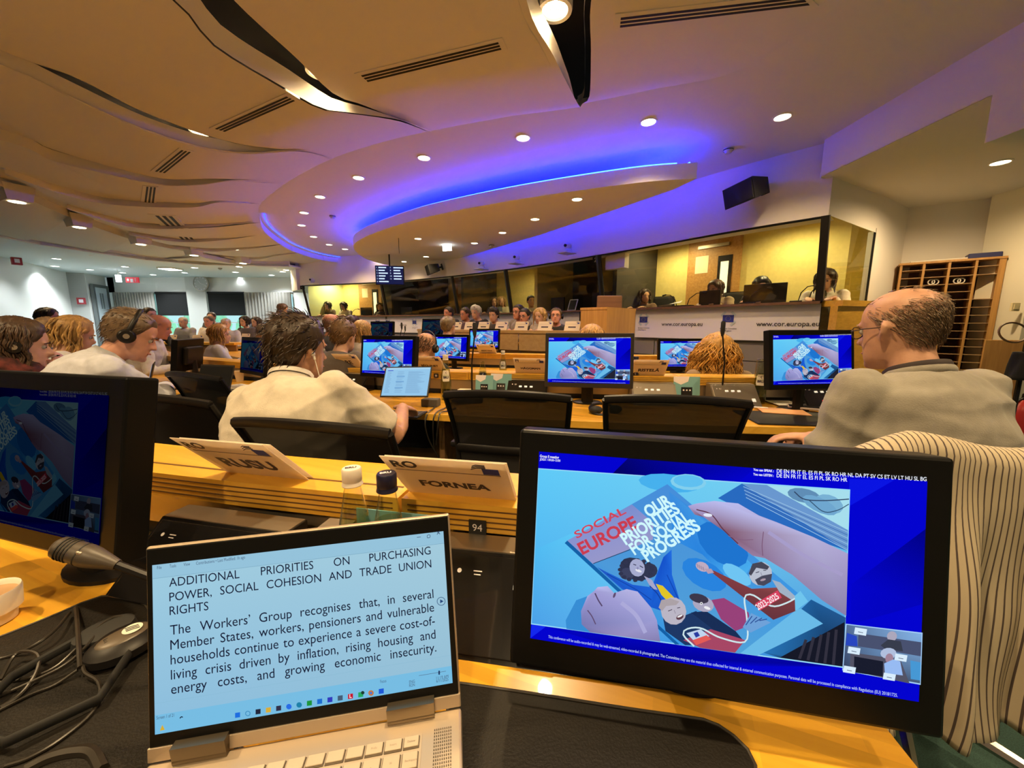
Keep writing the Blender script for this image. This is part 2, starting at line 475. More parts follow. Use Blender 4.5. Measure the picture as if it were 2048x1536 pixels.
# ceiling beyond the channel, left
CH = [at(-160, 290, z=HC + 1.74), at(0, 368, z=HC + 1.74), at(140, 432, z=HC + 1.74), at(280, 482, z=HC + 1.74), at(385, 503, z=HC + 1.74), at(470, 519, z=HC + 1.74), at(560, 533, z=HC + 1.74)]
CHc = catmull(CH, 48)
EDG = catmull([at(-420, 400, z=HC + 1.66), at(-160, 430, z=HC + 1.66), at(0, 477, z=HC + 1.66), at(100, 506, z=HC + 1.66), at(190, 524, z=HC + 1.66), at(260, 526, z=HC + 1.66), at(330, 518, z=HC + 1.66), at(400, 512, z=HC + 1.66)], 48)
cuts = [0, 16, 26, 36, 48]
for k in range(4):
    rows = []
    for j in range(13):
        f = lerp(cuts[k], cuts[k + 1], j / 12); i = min(47, int(f)); a = CHc[i].lerp(CHc[i + 1], f - i); b = EDG[i].lerp(EDG[i + 1], f - i)
        rows.append([a.lerp(b, s / 8) + Vector((0, 0, -.09 * (j / 12) * math.sin(math.pi * min(1, s / 8 * 1.0)) - .015 * (s / 8))) + Vector((0, 1, 0)) * (.35 * math.sin(2 * math.pi * s / 8) * math.sin(math.pi * j / 12) ) for s in range(9)])
    mb = MB(); mb.grid(rows)
    mb.grid([rows[-1], [p + Vector((0, 0, .1)) for p in rows[-1]]])
    struct('ceiling', mb, CEIL, True)
mb = MB()                                       # side of the channel and fascia of the wave ceiling
mb.grid([[p + Vector((0, 0, -.02)) for p in CHc], [p + Vector((-.03, 0, .25)) for p in CHc]])
mb.grid([[p + Vector((.25, 0, .08)) for p in CHc], [p + Vector((-.03, 0, .1)) for p in CHc]])
mb.grid([[p for p in EDG], [p + Vector((-.05, .05, .12)) for p in EDG]])
struct('trim_1', mb, CEIL, True)

# back of the hall
mb = MB(); mb.prism([(-16, -4), (-7.9, -4), (-8.6, 4), (-9.4, 8), (-9.0, 9.8), (-8.2, 10.6), (-6.1, 10.9), (-5.8, 15), (-16, 15)], HC + 1.60, HC + 1.64); struct('ceiling', mb, CEIL2)
mb = MB(); mb.prism([(-7.9, -4), (-8.6, 4), (-9.4, 8), (-9.0, 9.8), (-8.2, 10.6), (-6.1, 10.9), (-6.1, 10.95), (-8.25, 10.68), (-9.1, 9.85), (-9.5, 8), (-8.7, 4), (-8.0, -4)], HC + 1.58, HC + 1.95); struct('trim_2', mb, CEIL)
H = HC + 1.7
def wall(name, pts, z0, z1, m, th=.1):
    mb = MB()
    for a, b in zip(pts, pts[1:]):
        a = Vector(a); b = Vector(b); d = (b - a); n = Vector((-d.y, d.x)).normalized() * th
        mb.prism([tuple(a), tuple(b), tuple(b + n), tuple(a + n)], z0, z1)
    return struct(name, mb, m)
wall('wall_left', [(-10.2, -4), (-11.75, 8.9), (-13.7, 12.2)], 0, H, WALLW, -.1 if False else .1)
wall('wall_pilaster', [(-13.7, 12.2), (-13.35, 12.4)], 0, H, GREYP)
wall('wall_door', [(-13.35, 12.4), (-13.76, 13.4)], 0, H, WALLW, .1)
# window wall: piers, lintel, parapet
YB = 13.5
def bx(u): return (u - 1024) / FPX / 1.0117 * YB
zt = at(400, 585, y=YB).z; zb_ = .85
mb = MB()
xs = [(-13.8, bx(240)), (bx(386), bx(424)), (bx(592), -5.5)]
for a, b in xs: mb.box(((a + b) / 2, YB + .1, H / 2), (b - a, .2, H))
mb.box((-9.7, YB + .1, (zt + H) / 2), (8.4, .2, H - zt)); mb.box((-9.7, YB + .1, zb_ / 2), (8.4, .2, zb_))
struct('wall_windows', mb, WALLW)
mb = MB(); mb.box(((bx(386) + bx(424)) / 2, YB - .06, H / 2), (bx(424) - bx(386), .12, H)); struct('wall_column', mb, mat('column paint', (.62, .62, .58), .8))
wall('wall_back', [(-11, -3.9), (8, -3.9)], 0, HC + 2.3, PLASTER, -.1)
for n, (ua, ub) in enumerate([(240, 386), (424, 592)]):
    xa, xb = bx(ua), bx(ub)
    t = bpy.data.objects.new('window_%d' % (n + 1), None); link(t); t['kind'] = 'structure'; t.location = ((xa + xb) / 2, YB + .08, zb_)
    w = xb - xa
    mb = MB()
    for x in (-w / 2 + .03, -w * .02, w / 2 - .03): mb.box((x, 0, (zt - zb_) / 2), (.06, .08, zt - zb_))
    mb.box((0, 0, .03), (w, .08, .06)); mb.box((0, 0, zt - zb_ - .03), (w, .08, .06)); mb.box((0, 0, .45), (w, .05, .03))
    obj('window_frame', mb, mat('window frame paint', (.5, .55, .52), .5), t)
    mb = MB(); mb.box((0, .01, (zt - zb_) / 2), (w - .1, .01, zt - zb_ - .1)); obj('pane', mb, glass_mat('window glass', (.75, .9, .88)), t)
# greenery outside the windows; its daylight is put in as glow
LEAF = mat('glowing leaves', (.25, .45, .22), .7, var=.6, vscale=3, emit=(.30, .62, .45), es=.9)
for k in range(4):
    mb = MB(); mb.ball((0, 0, 0), (.95, .6, 1.0), 14, 10)
    for i, v in enumerate(mb.v):
        mb.v[i] = tuple(Vector(v) * (1 + .35 * noise.noise(Vector(v) * 2.5 + Vector((k * 7, 0, 0)))))
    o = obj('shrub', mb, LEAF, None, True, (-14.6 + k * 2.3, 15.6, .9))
    tag(o, 'bright green shrub outside the far windows, %s from the left' % ORD[k], 'shrub', 'shrubs outside the windows')

# fascia over the booths and the wall of the alcove to the right
mb = MB()
pts = [bth(f, 0) for f in range(0, 61)]
mb.grid([[P3(p, HC + 1.13) for p in pts], [P3(p, ZC + .05) for p in pts]])
mb.grid([[P3(bth(f, .32), HC + 1.13) for f in range(61)], [P3(p, HC + 1.13) for p in pts]])
struct('wall_booths', mb, PLASTER, True)
e = bth(60, 0)
wall('wall_booth_end', [(e.x, e.y), (e.x - .35, e.y + .35), (e.x - .3, 13.5)], HC + 1.0, H + .3, PLASTER, .08)
C0 = bth(0, 0)                                   # right corner of the booth front
C1 = Vector((4.32, 4.78, 0)); C2 = Vector((5.15, 5.28, 0)); C3 = Vector((7.5, 3.75, 0))
mb = MB()
d = (C1 - C0)
mb.grid([[P3(C0, HC + 1.13), P3(C1, HC + 1.08)], [P3(C0, ZC), P3(C1, ZC)]])
mb.grid([[P3(C1, 0), P3(C2, 0)], [P3(C1, ZC), P3(C2, ZC)]])
n_ = Vector((-d.y, d.x, 0)).normalized() * .08
mb.grid([[P3(C1, 0), P3(C1 + n_, 0)], [P3(C1, HC + 1.1), P3(C1 + n_, HC + 1.1)]])
struct('wall_alcove_left', mb, PLASTER)
wall('wall_right', [tuple(C2.xy), tuple(C3.xy)], 0, ZC, PLASTER, .1)
wall('wall_side', [(7.4, 3.9), (7.4, -4)], 0, ZC, PLASTER, .1)
zl = HC + 1.5
mb = MB(); mb.prism([(3.17, 2.79), (3.17, C0.y + .02), (C1.x, C1.y + .1), (C2.x, C2.y + .2), (7.6, 4.0), (7.6, 2.79)], zl, zl + .05); struct('ceiling', mb, CEIL)
mb = MB(); mb.grid([[(3.16, -3.9, HC + 1.2), (3.16, 2.79, HC + 1.2)], [(3.16, -3.9, ZC), (3.16, 2.79, ZC)]])
mb.grid([[(3.16, 2.79, zl), (3.16, C0.y, zl)], [(3.16, 2.79, ZC), (3.16, C0.y, ZC)]])
mb.grid([[(3.16, 2.79, HC + 1.2), (7.6, 2.79, HC + 1.2)], [(3.16, 2.79, zl), (7.6, 2.79, zl)]])
mb.grid([[(3.16, -3.9, HC + 1.2), (7.6, -3.9, HC + 1.2)], [(3.16, 2.79, HC + 1.2), (7.6, 2.79, HC + 1.2)]])
struct('trim_beam', mb, CEIL)
pil = at(2014, 600, y=4.46)
mb = MB(); mb.box((pil.x + .42, 4.55, ZC / 2), (.8, .5, ZC), rz=0); struct('wall_pillar', mb, mat('pillar paint', (.8, .76, .62), .8))
mb = MB(); mb.box((pil.x + .42, 4.29, .06), (.82, .02, .12)); struct('baseboard_right', mb, MATTE)

# ---------------------------------------------------------------- canopy with the blue cove
zc0, zc1 = HC + 1.50, HC + 1.655
front = catmull([at(u, v, z=zc0) for u, v in [(1393, 357), (1300, 363), (1200, 375), (1100, 389), (1000, 405), (900, 424), (830, 440), (760, 462), (722, 478), (707, 491), (712, 504), (735, 519), (775, 530), (815, 534), (850, 533)]], 60)
back = [at(u, v, z=zc0) for u, v in [(880, 527), (960, 505), (1080, 470), (1220, 423), (1348, 379)]]
pol = [p.xy for p in front] + [p.xy for p in back]
t = bpy.data.objects.new('ceiling_canopy', None); link(t); t['kind'] = 'structure'
mb = MB(); mb.prism([tuple(p) for p in pol], zc0, zc1); obj('canopy_body', mb, CEIL, t)
mb = MB(); ctr = Vector((-.2, 7.2, 0))
led = [p + (Vector((ctr.x, ctr.y, p.z)) - p).normalized() * .05 for p in front]
mb.tube([(p.x, p.y, zc1 + .012) for p in led[1:-3]], .012, 6)
obj('light_strip', mb, BLUE, t, label='bright blue light strip hidden on top of the canopy edge')
mb = MB(); mb.tube([(p.x - .03, p.y - .03, zc1 + .012) for p in [at(815, 533, z=zc0)] + back + [at(1380, 362, z=zc0)]], .010, 6)
obj('light_strip', mb, BLUE, t, label='blue light strip on the canopy side facing the booth wall')
# ================================================================ lamps
LENS = mat('lit lens', (1, .9, .7), .5, emit=(1.0, .86, .58), es=LENS_E)
LENSC = mat('lit lens cool', (1, 1, 1), .5, emit=(.92, 1.0, .95), es=LENS_E)
RIM = mat('lamp rim white', (.85, .8, .72), .4)
def spot(parent, watts, col, z=-.02, size=2.3, blend=.6, r=.05):
    L = bpy.data.lights.new('lamp_light', 'SPOT'); L.energy = watts; L.color = col; L.spot_size = size; L.spot_blend = blend; L.shadow_soft_size = r
    o = bpy.data.objects.new('lamp_light', L); link(o, parent); o.location = (0, 0, z)
    return o
_dl = MB(); _dl.lathe([(.062, -.004), (.066, -.010), (.078, -.008), (.080, 0), (.062, 0)], 24, cap=False)
_dm = _dl.mesh('rim', RIM, True)
_ll = MB(); _ll.lathe([(.0005, -.006), (.040, -.006), (.0625, -.003)], 24, cap=False)
_lm = _ll.mesh('lens', LENS, True); _lmc = _lm.copy(); _lmc.materials[0] = LENSC
def downlight(p, label, watts=None, cool=False, group='recessed downlights', s=1., col=None, size=2.3):
    t = thing('downlight', label, 'light', p, 0, group)
    a = bpy.data.objects.new('rim', _dm); link(a, t); a.scale = (s, s, s)
    b = bpy.data.objects.new('lens', _lmc if cool else _lm); link(b, t); b.scale = (s, s, s)
    spot(t, DOWN_W if watts is None else watts, col or ((.9, .97, 1.0) if cool else WARM), size=size)
    return t
ring = [(1565, 233), (1297, 243), (1046, 275), (848, 315), (717, 355), (640, 393), (608, 425), (603, 450), (627, 473), (658, 489), (690, 498), (757, 507)]
for i, (u, v) in enumerate(ring):
    downlight(at(u, v, z=ZC), 'round downlight in the flat ceiling outside the blue cove, %s from the right' % ORD[i], group='downlights outside the blue cove')
can = [(1154, 398), (1070, 438), (1005, 465), (949, 486), (898, 500), (852, 513), (808, 523)]
for i, (u, v) in enumerate(can):
    downlight(at(u, v, z=zc0), 'round downlight under the blue-edged canopy, %s of its row from the right' % ORD[i], watts=DOWN_W * .26, group='downlights under the canopy', s=.92)
downlight(at(836, 477, z=zc0), 'lone downlight at the left side under the canopy', watts=DOWN_W * .25, group='downlights under the canopy', s=.9)
downlight(at(2001, 324, z=zl), 'bright downlight in the low alcove ceiling at the far right', watts=DOWN_W * 1.5, size=2.95)
# big grid spotlights standing in the gaps between the wave panels
CAGE = mat('lamp glass ribs', (.9, .85, .7), .2, emit=(1, .85, .55), es=3.2)
def gaplight(p, label, watts):
    t = thing('gap_spotlight', label, 'light', p, 0, 'spotlights in the wave gaps')
    mb = MB(); mb.lathe([(.075, .0), (.078, -.012), (.10, -.014), (.104, 0), (.104, .16), (.09, .17)], 28, cap=False); obj('rim', mb, RIM, t, True)
    mb = MB(); mb.lathe([(.074, .002), (.066, .05), (.045, .085), (.0005, .095)], 28, cap=False); obj('reflector', mb, CAGE, t, True)
    mb = MB()
    for k in range(-5, 6):
        x = k * .0125; y = math.sqrt(.068 ** 2 - x * x) if abs(x) < .068 else 0
        mb.tube([(x, -y, .006), (x, 0, .02), (x, y, .006)], .0012, 4); mb.tube([(-y, x, .006), (0, x, .02), (y, x, .006)], .0012, 4)
    obj('lens_grid', mb, STEEL, t)
    mb = MB(); mb.ball((0, 0, .05), .022, 10, 6); obj('bulb', mb, LENS, t, True)
    spot(t, watts, WARM, z=-.02, size=2.5)
    return t
gaplight(at(1110, 18, z=HC + 1.85), 'big round grid spotlight in the gap at the top centre of the picture', DOWN_W * 1.3)
gaplight(at(640, 142, z=HC + 1.87), 'round grid spotlight half hidden in the second ceiling gap', DOWN_W * .55)
for (u, v, z), lb in zip([(400, 262, 1.86), (300, 347, 1.86), (306, 408, 1.82), (345, 447, 1.8), (410, 478, 1.8), (478, 500, 1.8)], ['third', 'fourth', 'fifth', 'sixth', 'seventh', 'eighth']):
    downlight(at(u, v, z=HC + z), 'downlight glowing behind the wavy strip of the %s ceiling gap from the right' % lb, watts=DOWN_W * .8, group='downlights in the wave gaps', s=1.15)
# the same ceiling goes on behind the viewer
for p in [(.1, .6), (-1.9, .6), (-4.0, 1.2), (-.3, -1.5), (-2.3, -1.5), (2.6, .5), (2.6, -2), (5.0, .5)]:
    downlight((p[0], p[1], HC + 1.8 if p[0] < 3 else HC + 1.195), 'downlight in the ceiling behind the viewer', watts=DOWN_W * 2.2, group='lights behind the viewer')
# box lamps along the channel
_bx = MB(); _bx.prism([(-.13, -.11), (.13, -.11), (.13, .11), (-.13, .11)], -.09, .1); 
for i, v in enumerate(_bx.v):
    if v[2] > 0: _bx.v[i] = (v[0] * 1.35, v[1] * 1.3, v[2])
_bm = _bx.mesh('housing', CEIL)
for i, (u, v) in enumerate([(34, 404), (159, 455), (282, 489), (388, 511), (486, 527), (572, 540)]):
    t = thing('box_lamp', 'white box lamp on the ceiling channel at the left, %s from the left edge' % ORD[i], 'light', at(u, v, z=HC + 1.6), R(-25), 'box lamps on the ceiling channel')
    a = bpy.data.objects.new('housing', _bm); link(a, t); a.location = (0, 0, .09)
    b = bpy.data.objects.new('lens', _lm); link(b, t); b.location = (0, 0, 0); b.scale = (1.2, 1.2, 1)
    spot(t, DOWN_W * .8, WARM)
# cooler downlights of the back zone
bk = [(113, 517), (110, 532), (180, 539), (250, 533), (245, 545), (306, 549), (369, 545), (389, 535), (471, 544), (481, 555), (543, 550), (548, 559), (478, 533), (565, 543)]
for i, (u, v) in enumerate(bk):
    downlight(at(u, v, z=HC + 1.6), 'small cool downlight in the back ceiling by the windows, %s from the left' % ORD[sorted(range(14), key=lambda k: bk[k]).index(i)], watts=DOWN_W * 1.35, cool=True, group='downlights of the back ceiling', s=1.25)
t = thing('ceiling_light_panel', 'square white light panel in the back ceiling above the clock', 'light', at(340, 536, z=HC + 1.6), 0)
mb = MB(); mb.rbox((0, 0, -.02), (.42, .42, .04), .01); obj('frame', mb, RIM, t)
mb = MB(); mb.box((0, 0, -.042), (.36, .36, .006)); obj('lens', mb, LENSC, t)

# air slots in the ceiling panels
_dg = bpy.context.evaluated_depsgraph_get()
def on_ceiling(u, v, z):
    """the point of the built ceiling panel in that direction"""
    ok, p, *_r = scene.ray_cast(_dg, Vector((0, 0, HC)), ray(u, v).normalized())
    return p.copy() if ok and abs(p.z - HC - z) < .3 else at(u, v, z=HC + z)
def slot(corners, z, label, n=3):
    q = [on_ceiling(u, v, z) for u, v in corners]       # near-left, far-left, far-right, near-right
    c_ = (q[0] + q[1] + q[2] + q[3]) / 4
    t = thing('air_vent', label, 'vent', c_, 0, 'slot vents in the wave ceiling')
    A, B, C, D = [p - c_ for p in q]
    def bl(s, w, dz): return A.lerp(B, s).lerp(D.lerp(C, s), w) + Vector((0, 0, dz))
    e = [(-.035, -.2), (1.035, -.2), (1.035, 1.2), (-.035, 1.2)]
    mb = MB(); mb.add([bl(a, b, -.006) for a, b in e] + [bl(a, b, .03) for a, b in e], [(0, 1, 2, 3), (0, 4, 5, 1), (1, 5, 6, 2), (2, 6, 7, 3), (3, 7, 4, 0)]); obj('plate', mb, CEIL, t)
    for k in range(n):
        w0 = (k + .08) / n; w1 = (k + .62) / n; e = [(0, w0), (1, w0), (1, w1), (0, w1)]
        mb = MB(); mb.add([bl(a, b, -.0085) for a, b in e] + [bl(a, b, -.006) for a, b in e], [(0, 1, 2, 3), (0, 4, 5, 1), (1, 5, 6, 2), (2, 6, 7, 3), (3, 7, 4, 0)]); obj('slot', mb, MATTE, t)
slot([(736, 162), (1003, 97), (995, 80), (720, 147)], 1.72, 'long slot vent in the ceiling panel left of the centre gap')
slot([(1240, 53), (1620, 8), (1600, -12), (1242, 30)], 1.78, 'long slot vent at the top right of the wave ceiling')
slot([(450, 262), (590, 200), (570, 190), (427, 255)], 1.70, 'slot vent in the second ceiling panel from the centre')
slot([(330, 345), (382, 303), (360, 298), (307, 341)], 1.69, 'small slot vent in the third ceiling panel from the centre')
slot([(308, 405), (312, 374), (290, 372), (286, 403)], 1.67, 'small slot vent in the fourth ceiling panel from the centre')
slot([(388, 478), (345, 432), (305, 430), (360, 478)], 1.66, 'long slot vent far left, lit from beside')
# ================================================================ what the screens show (flat print on the lit panels)
def solve8(src, dst):
    A = []
    for (X, Y), (u, v) in zip(src, dst):
        A.append([X, Y, 1, 0, 0, 0, -u * X, -u * Y, u]); A.append([0, 0, 0, X, Y, 1, -v * X, -v * Y, v])
    n = 8
    for i in range(n):
        p = max(range(i, n), key=lambda r: abs(A[r][i])); A[i], A[p] = A[p], A[i]
        for r in range(n):
            if r != i:
                f = A[r][i] / A[i][i]; A[r] = [a - f * b for a, b in zip(A[r], A[i])]
    h = [A[i][8] / A[i][i] for i in range(n)] + [1]
    def f(x, y):
        w = h[6] * x + h[7] * y + h[8]
        return ((h[0] * x + h[1] * y + h[2]) / w, (h[3] * x + h[4] * y + h[5]) / w)
    return f
MON_Q = [(1068, 905), (1846, 965), (1842, 1405), (1060, 1277)]
LAP_Q = [(303.9, 1131), (886, 1062.6), (905.5, 1366.8), (310.7, 1470.5)]
MON_A, LAP_A = 9 / 16, .174 / .31
def srgb(r, g, b):
    f = lambda c: (c / 255 / 12.92) if c <= 10 else ((c / 255 + .055) / 1.055) ** 2.4
    return (f(r), f(g), f(b))
class Screen:
    """flat artwork in a frame of width 1 (x right, y up from the lower edge), drawn in layers a hair apart"""
    def __init__(s, quad, asp):
        s.asp = asp; s.h = solve8(quad, [(0, asp), (1, asp), (1, 0), (0, 0)]); s.mb = MB(); s.z = 0.
    def uv(s, p): return s.h(*p)
    def poly(s, pts, col, px=True):
        s.z += .00001
        q = [s.uv(p) if px else p for p in pts]
        q = [(min(1, max(0, a)), min(s.asp, max(0, b))) for a, b in q]
        ar = sum(q[i][0] * q[(i + 1) % len(q)][1] - q[(i + 1) % len(q)][0] * q[i][1] for i in range(len(q)))
        if isinstance(col[0], (tuple, list)): c = [srgb(*k) for k in col]
        else: c = [srgb(*col)] * len(q)
        if ar < 0: q = q[::-1]; c = c[::-1]
        s.mb.add([(a, b, s.z) for a, b in q], [tuple(range(len(q)))], None, c)
    def blob(s, c, rx, ry, col, rot=0, n=14):
        a = R(rot)
        s.poly([(c[0] + rx * math.cos(t) * math.cos(a) - ry * math.sin(t) * math.sin(a), c[1] + rx * math.cos(t) * math.sin(a) + ry * math.sin(t) * math.cos(a)) for t in [2 * math.pi * k / n for k in range(n)]], col)
    def curve(s, pts, w, col):
        p = [Vector((a, b, 0)) for a, b in pts]
        if len(p) > 2: p = catmull(p, len(p) * 4)
        L_, R_ = [], []
        for i in range(len(p)):
            t = (p[min(i + 1, len(p) - 1)] - p[max(i - 1, 0)]).normalized(); n = Vector((-t.y, t.x, 0)) * w / 2
            L_.append(tuple((p[i] + n).xy)); R_.append(tuple((p[i] - n).xy))
        s.z += .00001
        for i in range(len(p) - 1):
            q = [s.uv(k) for k in (L_[i], L_[i + 1], R_[i + 1], R_[i])]
            s.mb.add([(a, b, s.z) for a, b in q], [(0, 1, 2, 3)], None, srgb(*col))
    def text(s, st, p0, p1, col, bold=.0, h=None):
        """lettering with its base line from p0 to p1"""
        s.z += .00001
        a = Vector(s.uv(p0)); b = Vector(s.uv(p1)); d = b - a; w = d.length
        M = Matrix.Translation((a.x, a.y, s.z)) @ Matrix.Rotation(math.atan2(d.y, d.x), 4, 'Z')
        put_text(s.mb, st, M, width=w, height=h, bold=bold, col=srgb(*col))
    def line(s, words, p0, p1, col, h, justify=True):
        a = Vector(s.uv(p0)); b = Vector(s.uv(p1)); s.z += .00001
        k = h / .73
        ws = [text_geo(w)[2] * k * .88 for w in words]
        if justify: q_ = ((b.x - a.x) - h * .42 * (len(words) - 1)) / sum(ws); ws = [w * min(1., q_) for w in ws]
        gap = ((b.x - a.x) - sum(ws)) / max(1, len(words) - 1) if justify else h * .42
        x = a.x; y = (a.y + b.y) / 2 if justify else a.y
        for w, q in zip(words, ws):
            M = Matrix.Translation((x, y, s.z)); put_text(s.mb, w, M, width=q, height=h, bold=0, col=srgb(*col)); x += q + gap

S = Screen(MON_Q, MON_A)
S.poly([(0, 0), (1, 0), (1, MON_A), (0, MON_A)], (4, 4, 205), False)
S.poly([(1246, 918), (1500, 938), (1470, 966), (1216, 949)], [(4, 4, 120), (4, 4, 190), (4, 4, 200), (2, 2, 90)])
S.poly([(1846, 1060), (1846, 1210), (1700, 1250), (1700, 1170)], [(2, 2, 130), (4, 4, 185), (4, 4, 195), (4, 4, 200)])
S.poly([(1690, 960), (1780, 962), (1690, 1015)], (10, 20, 225))
S.poly([(1060, 1277), (1062, 1246), (1094, 1251)], (20, 40, 235))
S.poly([(1062, 1246), (1688, 1334), (1400, 1340), (1290, 1312)], [(4, 4, 200), (4, 4, 160), (4, 4, 215), (2, 2, 150)])
PQ = [(1068, 940), (1690, 983), (1688, 1334), (1062, 1247)]
S.poly([(1066, 938), (1692, 981), (1690, 1337), (1060, 1249)], (150, 215, 245))
S.poly(PQ, [(95, 200, 245), (120, 205, 235), (60, 140, 215), (70, 165, 235)])
S.poly([(1065, 1100), (1200, 1040), (1260, 1275), (1063, 1246)], [(80, 185, 240), (100, 205, 245), (95, 180, 235), (75, 160, 230)])
S.blob((1330, 968), 62, 18, (70, 175, 235), 6); S.blob((1368, 966), 36, 16, (130, 205, 235), 4); S.blob((1368, 964), 30, 12, (95, 190, 238), 4)
# stack of papers, upper right
S.poly([(1428, 998), (1475, 969), (1690, 1090), (1690, 1103), (1560, 1060)], (40, 105, 190))
S.poly([(1475, 969), (1530, 972), (1690, 1062), (1690, 1103)], (105, 150, 205))
for k in range(7):
    S.curve([(1478 + k * 1, 975 + k * 3.6), (1690, 1066 + k * 6)], 1.3, (70, 110, 175) if k % 2 else (150, 190, 225))
S.poly([(1525, 972), (1690, 983), (1690, 1062)], (165, 220, 235))
S.blob((1600, 993), 34, 14, (95, 140, 180), 12); S.blob((1650, 1010), 30, 18, (120, 175, 210), 20); S.blob((1632, 1012), 38, 14, (110, 165, 205), 25)
S.curve([(1580, 985), (1600, 1000), (1640, 1003), (1690, 1000)], 2.2, (50, 70, 100)); S.curve([(1610, 1002), (1640, 1025), (1668, 1022), (1690, 1010)], 1.8, (50, 80, 110))
# table shade below
S.poly([(1515, 1302), (1620, 1200), (1690, 1236), (1688, 1334), (1560, 1316)], [(40, 120, 190), (30, 90, 150), (35, 85, 140), (20, 25, 40), (30, 60, 100)])
S.poly([(1560, 1316), (1688, 1245), (1688, 1334)], (22, 24, 38))
for k in range(5): S.curve([(1600 + k * 17, 1318 + k * 3), (1612 + k * 15, 1280 - k * 5)], 6, (50, 48, 62))
S.poly([(1545, 1222), (1600, 1218), (1645, 1248), (1515, 1312), (1360, 1289)], (105, 185, 230))
# magazine
S.poly([(1124, 1087), (1129, 1082), (1365, 1290), (1350, 1289)], (20, 95, 165))
S.poly([(1129, 1082), (1326, 970), (1613, 1203), (1480, 1308), (1360, 1290)], [(75, 150, 215), (70, 140, 215), (60, 150, 225), (80, 160, 215), (55, 150, 225)])
S.poly([(1330, 985), (1400, 1035), (1500, 1130), (1470, 1180), (1400, 1110), (1340, 1080)], [(60, 140, 220), (55, 130, 215), (70, 170, 235), (80, 180, 240), (40, 130, 220), (50, 140, 225)])
S.blob((1440, 1090), 60, 34, (30, 115, 205), 38); S.blob((1405, 1150), 50, 26, (40, 130, 220), 30); S.blob((1470, 1150), 34, 14, (110, 195, 240), 35)
S.poly([(1129, 1082), (1256, 1010), (1300, 1047), (1300, 1080), (1182, 1129)], [(135, 145, 205), (120, 140, 205), (150, 145, 200), (150, 150, 200), (150, 150, 200)])
S.text('SOCIAL', (1148, 1078), (1246, 1027), (205, 70, 90), .02, .022)
S.text('EUROPE', (1160, 1110), (1272, 1054), (200, 60, 80), .03, .036)
S.curve([(1182, 1128), (1255, 1100)], 1.6, (40, 70, 110))
# woman with raised arms
S.poly([(1190, 1135), (1212, 1146), (1262, 1170), (1300, 1175), (1322, 1115), (1338, 1100), (1340, 1150), (1368, 1235), (1330, 1225), (1300, 1215), (1240, 1178)], [(35, 85, 190), (30, 95, 205), (30, 90, 205), (30, 100, 215), (20, 80, 200), (35, 110, 225), (30, 100, 215), (20, 80, 190), (30, 100, 210), (25, 90, 205), (30, 95, 210)])
S.blob((1266, 1139), 32, 21, (45, 50, 75), 25); S.blob((1294, 1142), 17, 15, (50, 55, 80), 0); S.blob((1250, 1148), 15, 12, (60, 65, 95), 0)
for k in range(16):
    a = k * .4; S.blob((1268 + 32 * math.cos(a), 1141 + 20 * math.sin(a)), 5, 4, (48, 52, 78), 0, 7)
S.blob((1270, 1136), 15, 18, (165, 170, 205), -20); S.blob((1273, 1142), 7, 2.6, (225, 225, 235), 20, 9)
S.curve([(1262, 1129), (1268, 1131)], 1.6, (50, 50, 80)); S.curve([(1275, 1132), (1282, 1136)], 1.6, (50, 50, 80)); S.blob((1271, 1137), 2, 3, (140, 140, 180), 0, 7)
S.poly([(1284, 1152), (1300, 1160), (1312, 1180), (1300, 1178)], (165, 165, 200))
S.poly([(1308, 1168), (1322, 1172), (1348, 1198), (1330, 1200), (1320, 1190)], (222, 195, 40))
S.curve([(1296, 1172), (1312, 1188), (1322, 1205)], 2, (20, 60, 150)); S.curve([(1210, 1148), (1270, 1180), (1300, 1200)], 1.6, (20, 65, 165))
S.curve([(1330, 1150), (1352, 1195), (1362, 1225)], 2, (18, 70, 180))
# raised fist, rust sleeve, bearded man
S.poly([(1412, 1140), (1424, 1142), (1500, 1178), (1560, 1175), (1600, 1205), (1590, 1222), (1545, 1240), (1480, 1192)], [(130, 60, 65), (125, 55, 60), (125, 60, 65), (150, 75, 75), (120, 60, 65), (110, 55, 60), (100, 50, 60), (105, 50, 60)])
S.blob((1400, 1134), 14, 9, (190, 170, 190), 25); S.poly([(1404, 1138), (1418, 1138), (1424, 1146), (1412, 1148)], (180, 155, 175))
for k in range(4): S.curve([(1389 + k * 4, 1128 + k * 2), (1392 + k * 4, 1136 + k * 2)], 1, (120, 105, 130))
S.blob((1517, 1148), 23, 24, (185, 190, 205), -20); S.poly([(1493, 1148), (1500, 1128), (1518, 1124), (1534, 1134), (1530, 1140), (1508, 1136), (1498, 1152)], (70, 70, 85))
S.poly([(1506, 1160), (1520, 1152), (1540, 1148), (1538, 1164), (1524, 1172), (1512, 1170)], (72, 72, 90)); S.blob((1522, 1160), 6, 2.4, (170, 150, 165), -15, 8)
S.curve([(1507, 1146), (1514, 1144)], 1.5, (60, 60, 80)); S.curve([(1522, 1141), (1528, 1141)], 1.5, (60, 60, 80)); S.curve([(1517, 1145), (1520, 1153)], 1.2, (140, 140, 160))
S.poly([(1540, 1160), (1556, 1165), (1590, 1195), (1580, 1200), (1556, 1185)], (160, 175, 195))
